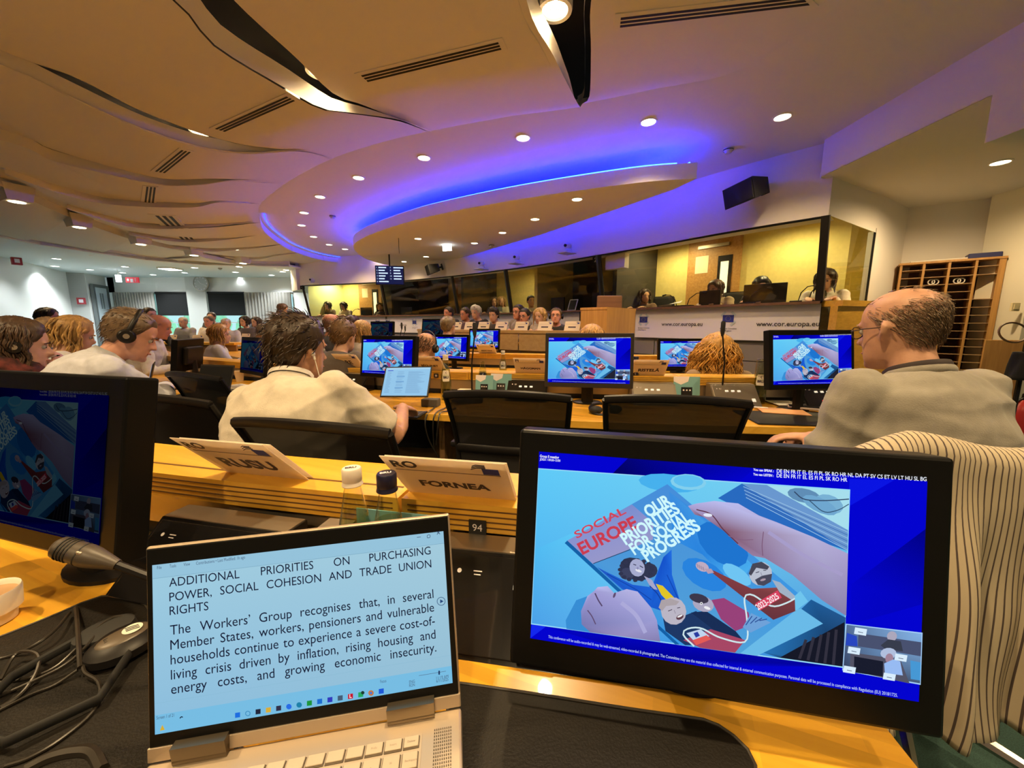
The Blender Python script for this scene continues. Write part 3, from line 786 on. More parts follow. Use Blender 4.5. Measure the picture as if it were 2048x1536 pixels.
# laughing men below
S.poly([(1330, 1262), (1322, 1225), (1345, 1240), (1390, 1222), (1440, 1260), (1420, 1290), (1370, 1290)], (30, 55, 100))
S.poly([(1420, 1200), (1445, 1196), (1495, 1225), (1500, 1250), (1470, 1262), (1440, 1238)], (150, 65, 120)); S.poly([(1380, 1225), (1410, 1222), (1470, 1262), (1490, 1285), (1440, 1270)], (25, 45, 85))
S.blob((1404, 1208), 22, 15, (170, 165, 190), 20); S.blob((1395, 1197), 20, 9, (60, 55, 75), 15); S.blob((1412, 1216), 7, 3, (235, 235, 240), 20, 8); S.blob((1400, 1207), 3, 3, (235, 235, 240), 0, 7); S.blob((1400, 1207), 1.4, 1.4, (30, 30, 40), 0, 6)
S.blob((1345, 1222), 25, 28, (185, 180, 195), -25); S.poly([(1315, 1215), (1320, 1200), (1338, 1197), (1356, 1203), (1350, 1210), (1330, 1212), (1322, 1222)], (170, 160, 165)); S.blob((1358, 1234), 8, 5, (95, 60, 70), -25, 9); S.blob((1358, 1232), 6, 2, (235, 235, 240), -25, 8)
S.curve([(1334, 1222), (1342, 1219)], 1.6, (80, 70, 90)); S.curve([(1352, 1216), (1358, 1215)], 1.6, (80, 70, 90)); S.curve([(1346, 1220), (1349, 1227)], 1.3, (150, 140, 160))
S.poly([(1366, 1280), (1420, 1258), (1490, 1280), (1470, 1305), (1400, 1295)], (165, 70, 100))
S.curve([(1388, 1292), (1366, 1270), (1372, 1258), (1400, 1256), (1440, 1275), (1490, 1283), (1492, 1240), (1486, 1196), (1502, 1190), (1540, 1212), (1570, 1206), (1598, 1190)], 3.2, (205, 230, 235))
S.poly([(1372, 1266), (1400, 1258), (1418, 1272), (1388, 1282)], (190, 210, 235)); S.poly([(1384, 1280), (1412, 1270), (1422, 1278), (1392, 1290)], (225, 90, 85)); S.poly([(1386, 1266), (1394, 1263), (1399, 1271), (1391, 1275)], (40, 60, 160))
S.poly([(1484, 1254), (1500, 1226), (1540, 1245), (1500, 1265)], (110, 160, 215))
for k in range(4): S.curve([(1490 + k * 9, 1250 - k * 3), (1502 + k * 10, 1232 + k * 2)], 2, (45, 80, 150))
S.curve([(1512, 1214), (1556, 1188)], 17, (215, 65, 95)); S.text('2023-2025', (1514, 1220), (1556, 1196), (250, 235, 240), .02, .016)
S.poly([(1586, 1192), (1597, 1182), (1613, 1203), (1588, 1222)], (110, 195, 235))
# hands and forearm
S.poly([(1368, 1013), (1385, 1008), (1420, 1003), (1468, 1008), (1510, 1032), (1545, 1045), (1620, 1075), (1690, 1108), (1690, 1232), (1640, 1200), (1580, 1150), (1525, 1117), (1500, 1112), (1470, 1090), (1440, 1062), (1400, 1035), (1382, 1030)],
       [(170, 160, 210), (180, 175, 225), (185, 185, 235), (185, 185, 235), (180, 175, 220), (180, 180, 225), (180, 175, 215), (170, 160, 205), (135, 125, 165), (140, 130, 170), (150, 135, 175), (150, 125, 160), (150, 125, 160), (150, 115, 150), (130, 85, 105), (120, 80, 95), (150, 110, 140)])
S.curve([(1385, 1020), (1415, 1030), (1440, 1060), (1470, 1088)], 2.2, (95, 55, 75)); S.curve([(1520, 1064), (1518, 1090), (1520, 1112)], 1.6, (120, 85, 115)); S.curve([(1450, 1072), (1475, 1080), (1500, 1080)], 1.4, (130, 95, 125)); S.curve([(1530, 1065), (1600, 1110), (1680, 1150)], 7, (165, 155, 200))
S.blob((1408, 1031), 9, 3.5, (225, 230, 245), 5)
S.poly([(1160, 1248), (1158, 1222), (1172, 1192), (1185, 1182), (1192, 1174), (1212, 1172), (1225, 1186), (1250, 1178), (1272, 1183), (1300, 1215), (1312, 1240), (1320, 1283), (1240, 1272), (1180, 1264)],
       [(120, 120, 175), (140, 140, 200), (170, 170, 225), (160, 155, 210), (185, 185, 235), (180, 180, 230), (165, 165, 215), (180, 180, 228), (180, 178, 225), (165, 165, 215), (155, 155, 210), (130, 125, 175), (150, 140, 190), (120, 115, 165)])
S.curve([(1187, 1186), (1194, 1200), (1202, 1212)], 2.6, (85, 70, 105)); S.curve([(1173, 1220), (1182, 1232), (1190, 1248)], 2.2, (95, 75, 110)); S.blob((1226, 1190), 2.4, 6, (95, 75, 110), 20, 8); S.curve([(1240, 1205), (1270, 1230), (1290, 1265)], 8, (170, 168, 215))
S.poly([(1130, 1240), (1150, 1200), (1172, 1192), (1160, 1222), (1162, 1248), (1180, 1264), (1132, 1257)], (55, 140, 210))
# title of the magazine
for st, a, b in [('OUR', (1290, 1036), (1338, 1008)), ('PRIORITIES', (1246, 1090), (1354, 1024)), ('FOR SOCIAL', (1264, 1110), (1376, 1042)), ('PROGRESS', (1290, 1124), (1396, 1058))]:
    S.text(st, a, b, (205, 245, 250), .035, .034)
# header, footer and inset
S.text('Group II meeting', (1070, 916), (1108, 919), (240, 240, 255), .02, .0085); S.text('JDE51 / 09:00-13:00', (1070, 922), (1111, 925), (225, 225, 250), .02, .0068)
S.text('You can SPEAK :', (1496, 943), (1537, 946), (240, 240, 255), .03, .0066); S.text('You can LISTEN :', (1496, 952), (1537, 955), (240, 240, 255), .03, .0066)
S.text('DE EN FR IT EL ES FI PL SK RO HR NL DA PT SV CS ET LV LT HU SL BG', (1543, 947), (1842, 964), (240, 245, 255), .01, .0108)
S.text('DE EN FR IT EL ES FI PL SK RO HR', (1543, 956), (1684, 965), (240, 245, 255), .01, .0108)
S.text('This conference will be audio-recorded & may be web-streamed, video-recorded & photographed. The Committee may use the material thus collected for internal & external communication purposes. Personal data will be processed in compliance with Regulation (EU) 2018/1725.', (1096, 1275), (1797, 1393), (190, 205, 250), .005, .0088)
S.poly([(1689, 1247), (1843, 1265), (1843, 1369), (1685, 1340)], (165, 205, 245)); S.poly([(1691, 1249), (1841, 1267), (1841, 1366), (1687, 1338)], [(85, 110, 150), (130, 175, 225), (70, 90, 120), (50, 60, 90)])
S.poly([(1715, 1266), (1841, 1284), (1841, 1312), (1800, 1305), (1715, 1292)], (72, 80, 110)); S.poly([(1700, 1304), (1800, 1318), (1820, 1366), (1700, 1340)], (82, 82, 100)); S.poly([(1708, 1312), (1766, 1322), (1766, 1352), (1708, 1344)], (25, 28, 45)); S.poly([(1692, 1265), (1712, 1272), (1714, 1292), (1690, 1290)], (40, 70, 190))
S.blob((1782, 1272), 10, 10, (170, 165, 185)); S.poly([(1760, 1290), (1775, 1278), (1800, 1282), (1805, 1302), (1770, 1298)], (55, 60, 75)); S.blob((1776, 1306), 16, 11, (175, 190, 220)); S.blob((1778, 1316), 8, 10, (160, 130, 150)); S.poly([(1786, 1318), (1800, 1322), (1806, 1350), (1770, 1345), (1768, 1326)], (150, 185, 240))
S.poly([(1820, 1320), (1841, 1324), (1841, 1360), (1822, 1357)], (70, 150, 210))
for a, b in [(1708, 1254), (1696, 1292), (1790, 1306), (1768, 1344), (1688, 1330)]: S.poly([(a, b), (a + 24, b + 4), (a + 22, b + 17), (a - 2, b + 13)], (215, 235, 250)); S.curve([(a + 6, b + 9), (a + 16, b + 11)], 1.2, (70, 80, 110))
MON_MESH = S.mb.mesh('screen_picture', vcol_emit('lit monitor picture', .83))
MON_DIM = MON_MESH.copy(); MON_DIM.materials[0] = vcol_emit('dim monitor picture', .035)

S = Screen(LAP_Q, LAP_A)
S.poly([(0, 0), (1, 0), (1, LAP_A), (0, LAP_A)], [(140, 190, 222), (150, 192, 215), (165, 205, 222), (160, 205, 225)], False)
S.poly([(0, LAP_A - .045), (1, LAP_A - .045), (1, LAP_A), (0, LAP_A)], (150, 196, 220), False)
S.poly([(0, 0), (1, 0), (1, .062), (0, .062)], (120, 190, 228), False)
S.poly([(0, .10), (1, .10), (1, .1008), (0, .1008)], (135, 185, 210), False)
S.poly([(0, LAP_A - .0465), (1, LAP_A - .0465), (1, LAP_A - .045), (0, LAP_A - .045)], (125, 170, 195), False)
INK = (22, 26, 52)
for wds, a, b, h in [('ADDITIONAL PRIORITIES ON PURCHASING', (338.1, 1173.4), (861, 1109.4), .031), ('POWER, SOCIAL COHESION AND TRADE UNION', (338.7, 1202.4), (862.5, 1136), .031),
                     ('The Workers\u2019 Group recognises that, in several', (340.4, 1270), (867, 1197), .0345), ('Member States, workers, pensioners and vulnerable', (341, 1299), (868.3, 1224.7), .0345),
                     ('households continue to experience a severe cost-of-', (341.6, 1328), (870, 1252), .0345), ('living crisis driven by inflation, rising housing and', (342.3, 1358), (871.5, 1279.6), .0345), ('energy costs, and growing economic insecurity.', (343, 1388), (873, 1304.8), .0345)]:
    S.line(wds.split(), a, b, INK, h)
S.line(['RIGHTS'], (339.4, 1231), (600, 1231), INK, .031, False)
G1_, = [(70, 90, 120)]
for st, a, b in [('File', (314, 1139), (323, 1138)), ('Tools', (339, 1136), (352, 1134.5)), ('View', (367, 1132.5), (380, 1131)), ('Contributions \u2022 Last Modified: 1h ago', (392, 1130), (490, 1117.5)), ('Screen 1 of 21', (314, 1440), (349, 1434)), ('Focus', (761, 1367), (773, 1365)), ('ENG', (819, 1368), (830, 1366)), ('RON', (819, 1375), (830, 1373)), ('11:19 AM', (873, 1360), (897, 1356)), ('6/11/2025', (873, 1366), (897, 1362))]:
    S.text(st, a, b, G1_, 0, .0115)
S.text('\u00d7', (873, 1072), (880, 1071), (60, 80, 110)); S.curve([(833, 1075), (841, 1074)], 1, (60, 80, 110)); S.curve([(854, 1076), (859, 1075), (859, 1070), (854, 1071), (854, 1076)], 1, (60, 80, 110))
S.curve([(882 + 8 * math.cos(k * .5236), 1203 + 8 * math.sin(k * .5236)) for k in range(13)], 1.2, (60, 90, 130)); S.poly([(880, 1199), (887, 1203), (880, 1207)], (40, 70, 120))
S.curve([(838, 1352), (892, 1343)], 1, (90, 120, 150)); S.poly([(877, 1342), (880, 1342), (880, 1350), (877, 1350)], (30, 50, 90))
for k, c in enumerate([(30, 110, 225), (60, 140, 190), (35, 40, 60), (215, 175, 60), (50, 50, 75), (40, 110, 230), (30, 130, 170), (30, 150, 60), (30, 110, 210), (50, 60, 190), (70, 95, 120), (200, 20, 45), (40, 170, 100), (200, 120, 60), (30, 90, 215)]):
    t_ = k / 14; x, y = lerp(476, 763, t_), lerp(1431, 1383, t_)
    if k == 1: S.curve([(x + 4.5 * math.cos(q * .6), y + 4.5 * math.sin(q * .6)) for q in range(12)], 1.5, c)
    elif k in (5, 6, 13): S.blob((x, y), 5.5, 5.5, c)
    else: S.poly([(x - 5, y - 4.5), (x + 5, y - 6), (x + 5, y + 4), (x - 5, y + 5.5)], c)
    if k == 13: S.blob((x, y), 2.4, 2.4, (60, 120, 220))
    if k == 12: S.blob((x + 4, y - 4), 3.5, 3.5, (30, 60, 50))
    if k == 11: S.text('L', (x - 2, y + 3), (x + 2.5, y + 2.4), (255, 240, 240), .02)
S.poly([(326, 1450), (331, 1460), (321, 1462)], (215, 175, 50)); S.curve([(361, 1437), (364, 1434), (367, 1435)], 2, INK)
LAP_MESH = S.mb.mesh('screen_picture', vcol_emit('lit laptop page', .80))
# the document page on the second laptop
class _D(Screen):
    pass
S = Screen([(0, 0), (1, 0), (1, .64), (0, .64)], .64)
S.poly([(0, 0), (1, 0), (1, .64), (0, .64)], (150, 200, 235), False)
S.poly([(.02, .60), (.98, .60), (.98, .632), (.02, .632)], (175, 212, 235), False); S.poly([(.05, .565), (.17, .565), (.17, .58), (.05, .58)], (60, 70, 200), False)
random.seed(3)
for c0, c1, n in [(.05, .17, 16), (.28, .45, 14), (.52, .92, 22)]:
    for k in range(n):
        y = .54 - k * .5 / n; S.poly([(c0, y), (c0 + (c1 - c0) * random.uniform(.5, 1), y), (c0 + (c1 - c0) * random.uniform(.5, 1), y + .006), (c0, y + .006)], (105, 140, 185), False)
for k in (.42, .30, .16): S.poly([(.27, k), (.45, k), (.45, k + .03), (.27, k + .03)], (120, 170, 215), False)
DOC_MESH = S.mb.mesh('screen_picture', vcol_emit('lit document page', .80))
# ================================================================ interpreters' booths
zS, zT = HC + .26, HC + 1.13                    # sill and head of the glass
SET = .20                                       # the glass leans out into the hall by this much
BGLASS = glass_mat('booth glass', (.86, .87, .80), 0, 1.5)
BDARK = mat('dark booth walls and shade', (.035, .030, .020), .8)  # dark partitions and floor; also the painted shade of unlit booths
fR, fL = 0., 60.
mb = MB()                                       # front below the sill
fs = [k for k in range(0, 61)]
mb.grid([[bth(f, SET + .04, 0) for f in fs], [bth(f, SET + .04, zS - .03) for f in fs]])
struct('wall_booth_front', mb, mat('grey booth cladding', (.22, .20, .19), .6), True)
mb = MB()
mb.grid([[bth(f, SET - .10, zS - .03) for f in fs], [bth(f, SET - .10, zS + .0) for f in fs], [bth(f, SET + .55, zS) for f in fs], [bth(f, SET + .55, zS - .03) for f in fs], [bth(f, SET - .1, zS - .03) for f in fs]])
o = obj('booth_counter', mb, DARKW, None, True); tag(o, 'long dark wooden counter along the foot of the booth glass', 'counter')
# cladding boards under the banner
clad = bpy.data.objects.get('wall_booth_front')
for rw in range(4):
    z0 = .12 + rw * .215
    for k in range(0, 48, 4):
        f0, f1 = k + (2 if rw % 2 else 0), min(59.9, k + 4 + (2 if rw % 2 else 0))
        if f0 > 48: continue
        mb = MB(); m_ = [lerp(f0 + .04, f1 - .04, q / 4) for q in range(5)]
        mb.grid([[bth(f, SET + .035, z0) for f in m_], [bth(f, SET + .02, z0 + .004) for f in m_], [bth(f, SET + .02, z0 + .203) for f in m_], [bth(f, SET + .035, z0 + .207) for f in m_]])
        obj('cladding_board', mb, mat('taupe cladding board', (.24, .21, .20), .55), clad)
# banners
BAN = mat('white banner vinyl', (.80, .76, .80), .55)
INKM = mat('dark banner print', (.06, .05, .07), .6); FLAG = mat('flag blue print', (.02, .03, .28), .6); PALE = mat('pale blue print', (.55, .62, .72), .6)
STAR = mat('star print', (.35, .33, .12), .6)
def wall_M(f, off, z):
    """frame on the booth front: X to the viewer's right, Y up, Z towards the hall"""
    p = bth(f, off, z); a = bth(max(0, f - .5), off); b = bth(min(59.9, f + .5), off); X = (a - b).normalized(); Zv = X.cross(Vector((0, 0, 1)))
    M = Matrix.Identity(4)
    for i in range(3): M[i][0] = X[i]; M[i][1] = (0, 0, 1)[i]; M[i][2] = Zv[i]; M[i][3] = p[i]
    return M
def banner(u0, u1, label, items, z0=HC - .2, z1=HC + .225):
    f0, f1 = bth_f(u1, SET), bth_f(u0, SET)     # f grows to the left
    n = 12
    o_ = bth((f0 + f1) / 2, SET, z0)
    t = thing('banner', label, 'banner', o_, 0, 'banners along the booth front')
    T = Matrix.Translation(-o_)
    fr = [lerp(f1, f0, k / n) for k in range(n + 1)]
    mb = MB(); mb.grid([[bth(f, SET - .012, z0) for f in fr], [bth(f, SET - .012, z1) for f in fr]], T); mb.grid([[bth(f, SET + .0, z1) for f in fr], [bth(f, SET - .012, z1) for f in fr]], T)
    obj('sheet', mb, BAN, t, True)
    for kind, u, w in items:
        f = bth_f(u, SET)
        M = T @ wall_M(f, SET - .016, lerp(z0, z1, .5))
        if kind == 'url':
            mb = MB(); put_text(mb, 'www.cor.europa.eu', M @ Matrix.Translation((0, -.035, 0)), width=w, bold=.015, center=True); obj('lettering', mb, INKM, t)
        else:
            h = z1 - z0
            mb = MB()
            for k in range(4):
                a = k * math.pi / 2 + math.pi / 4
                for j in (-1, 0, 1):
                    mb.box((.085 * math.cos(a) + j * .022 * -math.sin(a), .06 + .085 * math.sin(a) + j * .022 * math.cos(a), 0), (.03, .03, .001), M, rz=a)
            obj('emblem_rays', mb, PALE, t)
            mb = MB(); mb.box((0, .06, .001), (.135, .09, .001), M); obj('flag', mb, FLAG, t)
            mb = MB()
            for k in range(12):
                a = k * math.pi / 6; mb.box((.03 * math.cos(a), .06 + .03 * math.sin(a), .002), (.006, .006, .001), M)
            obj('stars', mb, STAR, t)
            mb = MB(); put_text(mb, 'European Committee', M @ Matrix.Translation((-.09, -.075, 0)), width=.2, bold=.01); put_text(mb, 'of the Regions', M @ Matrix.Translation((-.09, -.105, 0)), width=.14, bold=.01); obj('lettering', mb, INKM, t)
banner(1272, 1682, 'white banner right of the lectern with flag emblems and web address', [('flag', 1287, 0), ('url', 1364, .62), ('flag', 1457, 0), ('url', 1574, .62)], HC - .19, HC + .235)
banner(775, 1160, 'white banner behind the podium speakers with web address', [('flag', 757 + 20, 0), ('url', 802 + 8, .62), ('flag', 830, 0), ('url', 868, .62), ('url', 1000, .62), ('flag', 930, 0), ('flag', 1090, 0)])
banner(618, 772, 'white banner below the left lit booth with web address', [('url', 650, .7), ('flag', 668, 0), ('url', 725, .7), ('flag', 757, 0)])
# panes and mullions
MUL = mat('black mullion', (.008, .008, .008), .4)
us = [(600, 765), (765, 905), (905, 1011), (1011, 1190), (1190, 1657)]
wins = []
for n, (ua, ub) in enumerate(us):
    fa = min(59.8, bth_f(ua)) if ua > 600 else 59.6; fb = bth_f(ub) if ub < 1657 else .15
    t = bpy.data.objects.new('window_%d' % (n + 3), None); link(t); t['kind'] = 'structure'
    fr = [lerp(fa, fb, k / 8) for k in range(9)]
    mb = MB(); mb.grid([[bth(f, SET, zS) for f in fr], [bth(f, 0.01, zT) for f in fr]]); obj('pane', mb, BGLASS, t, True)
    mb = MB(); mb.tube([bth(fa, SET, zS), bth(fa, .01, zT)], (.035 if n in (0, 2) else .045), 6); obj('mullion', mb, MUL, t)
    if n == 4: mb = MB(); mb.tube([bth(.1, SET - .02, zS), bth(.1, -.0, zT)], .05, 4); obj('mullion', mb, MUL, t)
    mb = MB(); mb.tube([bth(f, .01, zT - .012) for f in fr], .012, 4); obj('head_rail', mb, MUL, t)
t = bpy.data.objects.new('window_8', None); link(t); t['kind'] = 'structure'
q0, q1 = bth(0, SET) , C1 + Vector((-.02, .0, 0))
mb = MB(); mb.grid([[P3(q0, zS), P3(q1, zS)], [P3(C0, zT), P3(q1, zT - .04)]]); obj('pane', mb, BGLASS, t)
mb = MB(); mb.tube([P3(q1, zS), P3(q1, zT)], .015, 4); obj('mullion', mb, MUL, t)
mb = MB(); mb.prism([tuple(q0.xy), tuple(q1.xy), (q1.x + .15, q1.y - .3), (q0.x + .05, q0.y - .22)], zS - .06, zS); mb.prism([(q0.x + .02, q0.y - .2), (q1.x + .15, q1.y - .28), (q1.x + .15, q1.y - .2), (q0.x + .02, q0.y - .1)], 0, zS - .06)
o = obj('side_counter', mb, BEECHE); tag(o, 'light wooden counter wrapping the right corner of the booths', 'counter')
# inner walls
DEP = 1.6; BF = .6
mb = MB(); mb.grid([[bth(f, DEP, BF) for f in range(0, 61)], [bth(f, DEP, HC + 1.5) for f in range(0, 61)]]); struct('wall_booth_back', mb, YEL, True)
pr = bth(0, DEP)
mb = MB(); mb.grid([[(pr.x, pr.y, BF), (C2.x, C2.y + .05, BF)], [(pr.x, pr.y, HC + 1.5), (C2.x, C2.y + .05, HC + 1.5)]]); mb.grid([[(C1.x + .02, C1.y + .05, .3), (C2.x, C2.y + .05, .3)], [(C1.x + .02, C1.y + .05, 2.6), (C2.x, C2.y + .05, 2.6)]]); struct('wall_booth_right', mb, YEL)
mb = MB(); mb.grid([[bth(f, .02, HC + 1.5) for f in range(61)], [bth(f, DEP, HC + 1.5) for f in range(61)]]); mb.prism([tuple(C0.xy), tuple(pr.xy), (C2.x, C2.y), (C1.x, C1.y)], HC + 1.5, HC + 1.52); struct('ceiling', mb, YEL)
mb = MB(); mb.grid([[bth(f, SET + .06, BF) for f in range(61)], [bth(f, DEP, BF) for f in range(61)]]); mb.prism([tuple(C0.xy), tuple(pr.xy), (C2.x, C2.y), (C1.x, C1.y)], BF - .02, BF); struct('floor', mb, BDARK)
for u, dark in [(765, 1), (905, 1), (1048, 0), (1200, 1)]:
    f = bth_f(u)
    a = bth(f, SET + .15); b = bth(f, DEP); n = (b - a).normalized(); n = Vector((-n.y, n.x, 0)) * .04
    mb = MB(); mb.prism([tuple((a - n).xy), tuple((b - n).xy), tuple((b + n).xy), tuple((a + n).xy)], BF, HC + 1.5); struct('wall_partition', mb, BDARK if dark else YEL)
# unlit booths: shade put in as dark sheets before the yellow back wall
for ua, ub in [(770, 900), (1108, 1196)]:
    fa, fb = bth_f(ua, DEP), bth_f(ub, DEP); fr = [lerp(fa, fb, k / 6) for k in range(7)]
    mb = MB(); mb.grid([[bth(f, DEP - .05, BF) for f in fr], [bth(f, DEP - .05, HC + 1.49) for f in fr]]); struct('wall_shade_sheet', mb, BDARK, True)
mb = MB(); a = bth(59.9, SET + .05); b = bth(59.9, DEP); mb.grid([[P3(a, BF), P3(b, BF)], [P3(a, HC + 1.5), P3(b, HC + 1.5)]]); struct('wall_booth_far', mb, mat('pale green curtain wall', (.50, .60, .33), .8))
# white blind box and black post between the right booths
f = bth_f(1218); 
mb = MB(); mb.box((0, 0, 0), (.36, .12, .22), wall_M(f, .16, zT - .13) @ Matrix.Rotation(R(90), 4, 'X')); o = obj('blind_cassette', mb, PLASTER); tag(o, 'pale blind cassette at the head of the glass beside plate 20', 'blind')
def plate(u, v, s, label):
    f = bth_f(u); M = wall_M(f, .06, at(u, v, y=bth(f, .06).y).z)
    t = thing('number_plate', label, 'plate', M.translation, 0, 'number plates of the booths'); T = Matrix.Translation(-M.translation)
    mb = MB(); mb.box((0, 0, 0), (.17, .15, .012), T @ M); obj('plate', mb, DARK, t)
    mb = MB(); put_text(mb, s, T @ M @ Matrix.Translation((0, -.035, .008)), height=.07, center=True, bold=.02); obj('lettering', mb, BAN, t)
plate(1185, 519, '20', 'small black plate with number 20 at the dark booth')
plate(600, 573, '23', 'small black number plate at the far left end of the booths')
# booth lamps
BL = mat('booth lamp lens', (1, 1, .9), .5, emit=(1, .86, .45), es=4)
for u, off, w, lb in [(1330, 1.0, 72, 'right booth, left lamp'), (1560, 1.0, 72, 'right booth, right lamp'), (680, 1.0, 120, 'lit booth at the far left'), (960, 1.0, 40, 'narrow booth left of the centre'), (1040, .7, 40, 'booth above the podium')]:
    f = bth_f(u, off); p = bth(f, off, HC + 1.48)
    t = thing('booth_lamp', 'ceiling lamp inside the %s' % lb, 'light', p, 0, 'booth ceiling lamps')
    mb = MB(); mb.lathe([(.12, .02), (.13, 0), (.12, -.02)], 20, cap=False); obj('rim', mb, RIM, t); mb = MB(); mb.lathe([(.001, -.012), (.12, -.012)], 20, cap=False); obj('lens', mb, BL, t)
    spot(t, w, (1.0, .80, .40), z=-.03, size=2.9)
# booth doors
def booth_door(u, name, win_glow):
    f = bth_f(u, DEP - .02); M = wall_M(f, DEP - .04, BF)
    t = bpy.data.objects.new(name, None); link(t); t['kind'] = 'structure'; t.matrix_world = M
    mb = MB(); mb.box((0, 1.0, 0), (.86, 2.0, .04)); obj('leaf', mb, OAK, t)
    mb = MB(); mb.box((.2, 1.25, .025), (.22, .95, .012)); obj('window_frame', mb, DARK, t)
    mb = MB(); mb.box((.2, 1.27, .034), (.12, .72, .006)); obj('pane', mb, mat('glowing door pane', (.9, .85, .6), .4, emit=(1, .88, .5), es=win_glow), t)  # pane glows by itself; the light behind it is put into the material
    mb = MB(); mb.box((-.18, 1.62, .024), (.22, .28, .004)); obj('notice', mb, mat('paper notice', (.8, .72, .5), .7), t)
    mb = MB(); mb.box((0, 1.9, .03), (.5, .05, .03)); obj('door_closer', mb, STEEL, t)
    mb = MB(); mb.tube([(-.36, .95, .03), (-.36, .95, .07), (-.26, .95, .07)], .01, 6); obj('door_handle', mb, STEEL, t)
booth_door(1418, 'door_1', 1.0); booth_door(745, 'door_2', 1.0); booth_door(935, 'door_3', .8)
# things on the booth counter
def on_counter(u, off=.35): f = bth_f(u, SET + off); return bth(f, SET + off, zS), f
def counter_screen(u, w, h, label, off=.3):
    p, f = on_counter(u, off); M = wall_M(f, SET + off, zS); t = thing('booth_monitor', label, 'monitor', p, 0, 'monitors in the booths'); t.matrix_world = M
    mb = MB(); mb.rbox((0, h / 2 + .02, 0), (w, h, .03), .006); obj('housing', mb, DARK, t)
    mb = MB(); mb.box((0, .012, -.03), (w * .5, .024, .16)); obj('base', mb, DARK, t)
counter_screen(1415, .30, .2, 'black monitor back in the bright booth near the door')
counter_screen(1522, .48, .24, 'wide black monitor back in front of the dark-haired interpreter')
counter_screen(1115, .34, .26, 'black monitor back in the booth above the podium')
counter_screen(1205, .5, .3, 'large dark monitor back behind the lectern')
counter_screen(735, .4, .22, 'black monitor back in the far left lit booth')
counter_screen(815, .4, .2, 'black monitor back in the dark booth left of the speakers')
def booth_mic(u, label, lean):
    p, f = on_counter(u, .25); M = wall_M(f, SET + .25, zS); t = thing('gooseneck_microphone', label, 'microphone', p, 0, 'booth microphones'); t.matrix_world = M
    mb = MB(); mb.rbox((0, .015, 0), (.16, .03, .12), .008); obj('base', mb, DARK, t)
    mb = MB(); mb.tube([(0, .03, 0), (lean * .03, .12, 0), (lean * .12, .19, -.02), (lean * .22, .2, -.03)], .006, 6); obj('neck', mb, DARK, t)
    mb = MB(); mb.tube([(lean * .2, .2, -.03), (lean * .26, .19, -.03)], .011, 8); obj('head', mb, DARK, t)
for u, l, lb in [(1350, -1, 'thin gooseneck microphone beside the empty booth chair'), (1372, 1, 'gooseneck microphone left of the bright booth monitor'), (1590, .6, 'gooseneck microphone before the interpreter in white'), (1612, .5, 'short gooseneck microphone at the dark corner post'), (1490, 1, 'gooseneck microphone between two booth monitors'), (705, 1, 'gooseneck microphone in the far left booth')]:
    booth_mic(u, lb, l)
p, f = on_counter(1337, .1); mb = MB(); mb.grid([[(-.16, -.09, .012), (0, -.1, .03), (.16, -.07, .05)], [(-.16, .09, .01), (0, .1, .025), (.16, .1, .09)]]); o = obj('paper_sheet', mb, mat('paper', (.8, .78, .72), .7), None, True, p + Vector((0, 0, .01)), (0, 0, -.6)); tag(o, 'curled white sheet lying on the booth counter', 'paper')
t = thing('framed_tablet', 'small white-framed tablet leaning in the booth behind the podium', 'tablet', on_counter(1162, .05)[0]); t.matrix_world = wall_M(on_counter(1162)[1], SET + .05, zS) @ Matrix.Rotation(R(-20), 4, 'X')
mb = MB(); mb.box((0, .11, 0), (.19, .22, .012)); obj('frame', mb, mat('white plastic', (.75, .75, .72), .4), t); mb = MB(); mb.box((0, .11, .007), (.16, .19, .002)); obj('screen', mb, DARK, t)
# bottles and cups at the right corner of the booth
for k, (u, h, r, c, lb) in enumerate([(1668, .13, .025, (.25, .4, .12), 'green drink bottle by the corner post'), (1680, .17, .02, (.03, .05, .03), 'dark slim bottle by the corner post'), (1699, .18, .022, (.6, .62, .6), 'clear plastic bottle by the side pane')]):
    d_ = bth(0, SET).lerp(C1, .16 + .12 * k); mb = MB(); mb.lathe([(r, 0), (r, h * .6), (r * .45, h * .8), (r * .4, h)], 14); o = obj('bottle', mb, mat('bottle %d' % k, c, .15), None, True, (d_.x - .02, d_.y + .14, zS)); tag(o, lb, 'bottle', 'bottles at the booth corner')

# ================================================================ fixtures on walls and ceiling
def box_on_wall(name, cat, u, v, d, label, off, tilt=0, roll=0, yaw=0):
    f = bth_f(u); y = bth(f, off).y; M = wall_M(f, off, at(u, v, y=y).z) @ Matrix.Rotation(R(yaw), 4, 'Y') @ Matrix.Rotation(R(tilt), 4, 'X') @ Matrix.Rotation(R(roll), 4, 'Z')
    t = thing(name, label, cat, (0, 0, 0)); t.matrix_world = M; return t
def speaker(u, v, w, h, d, label, tilt, roll, yaw):
    t = box_on_wall('loudspeaker', 'loudspeaker', u, v, None, label, -.24, tilt, roll, yaw)
    mb = MB(); mb.prism([(-w / 2, -h / 2), (w / 2, -h / 2), (w / 2, h / 2), (-w / 2, h / 2)], -d / 2, d / 2)
    for i, p in enumerate(mb.v):
        if p[2] < 0: mb.v[i] = (p[0] * .8, p[1] * .72, p[2])
    obj('cabinet', mb, MATTE, t)
    mb = MB(); mb.rbox((0, 0, d / 2 + .006), (w * .95, h * .92, .012), .004); obj('grille', mb, mat('speaker cloth', (.012, .012, .012), .9, bump=.3, bscale=800), t)
    mb = MB(); mb.tube([(0, 0, -d / 2), (.02, 0, -d / 2 - .1)], .02, 8); mb.box((.02, 0, -d / 2 - .1), (.1, .14, .012)); obj('bracket', mb, MATTE, t)
speaker(1484, 384, .42, .22, .24, 'big black loudspeaker high on the blue-lit wall above the right booth', 14, 2, -28)
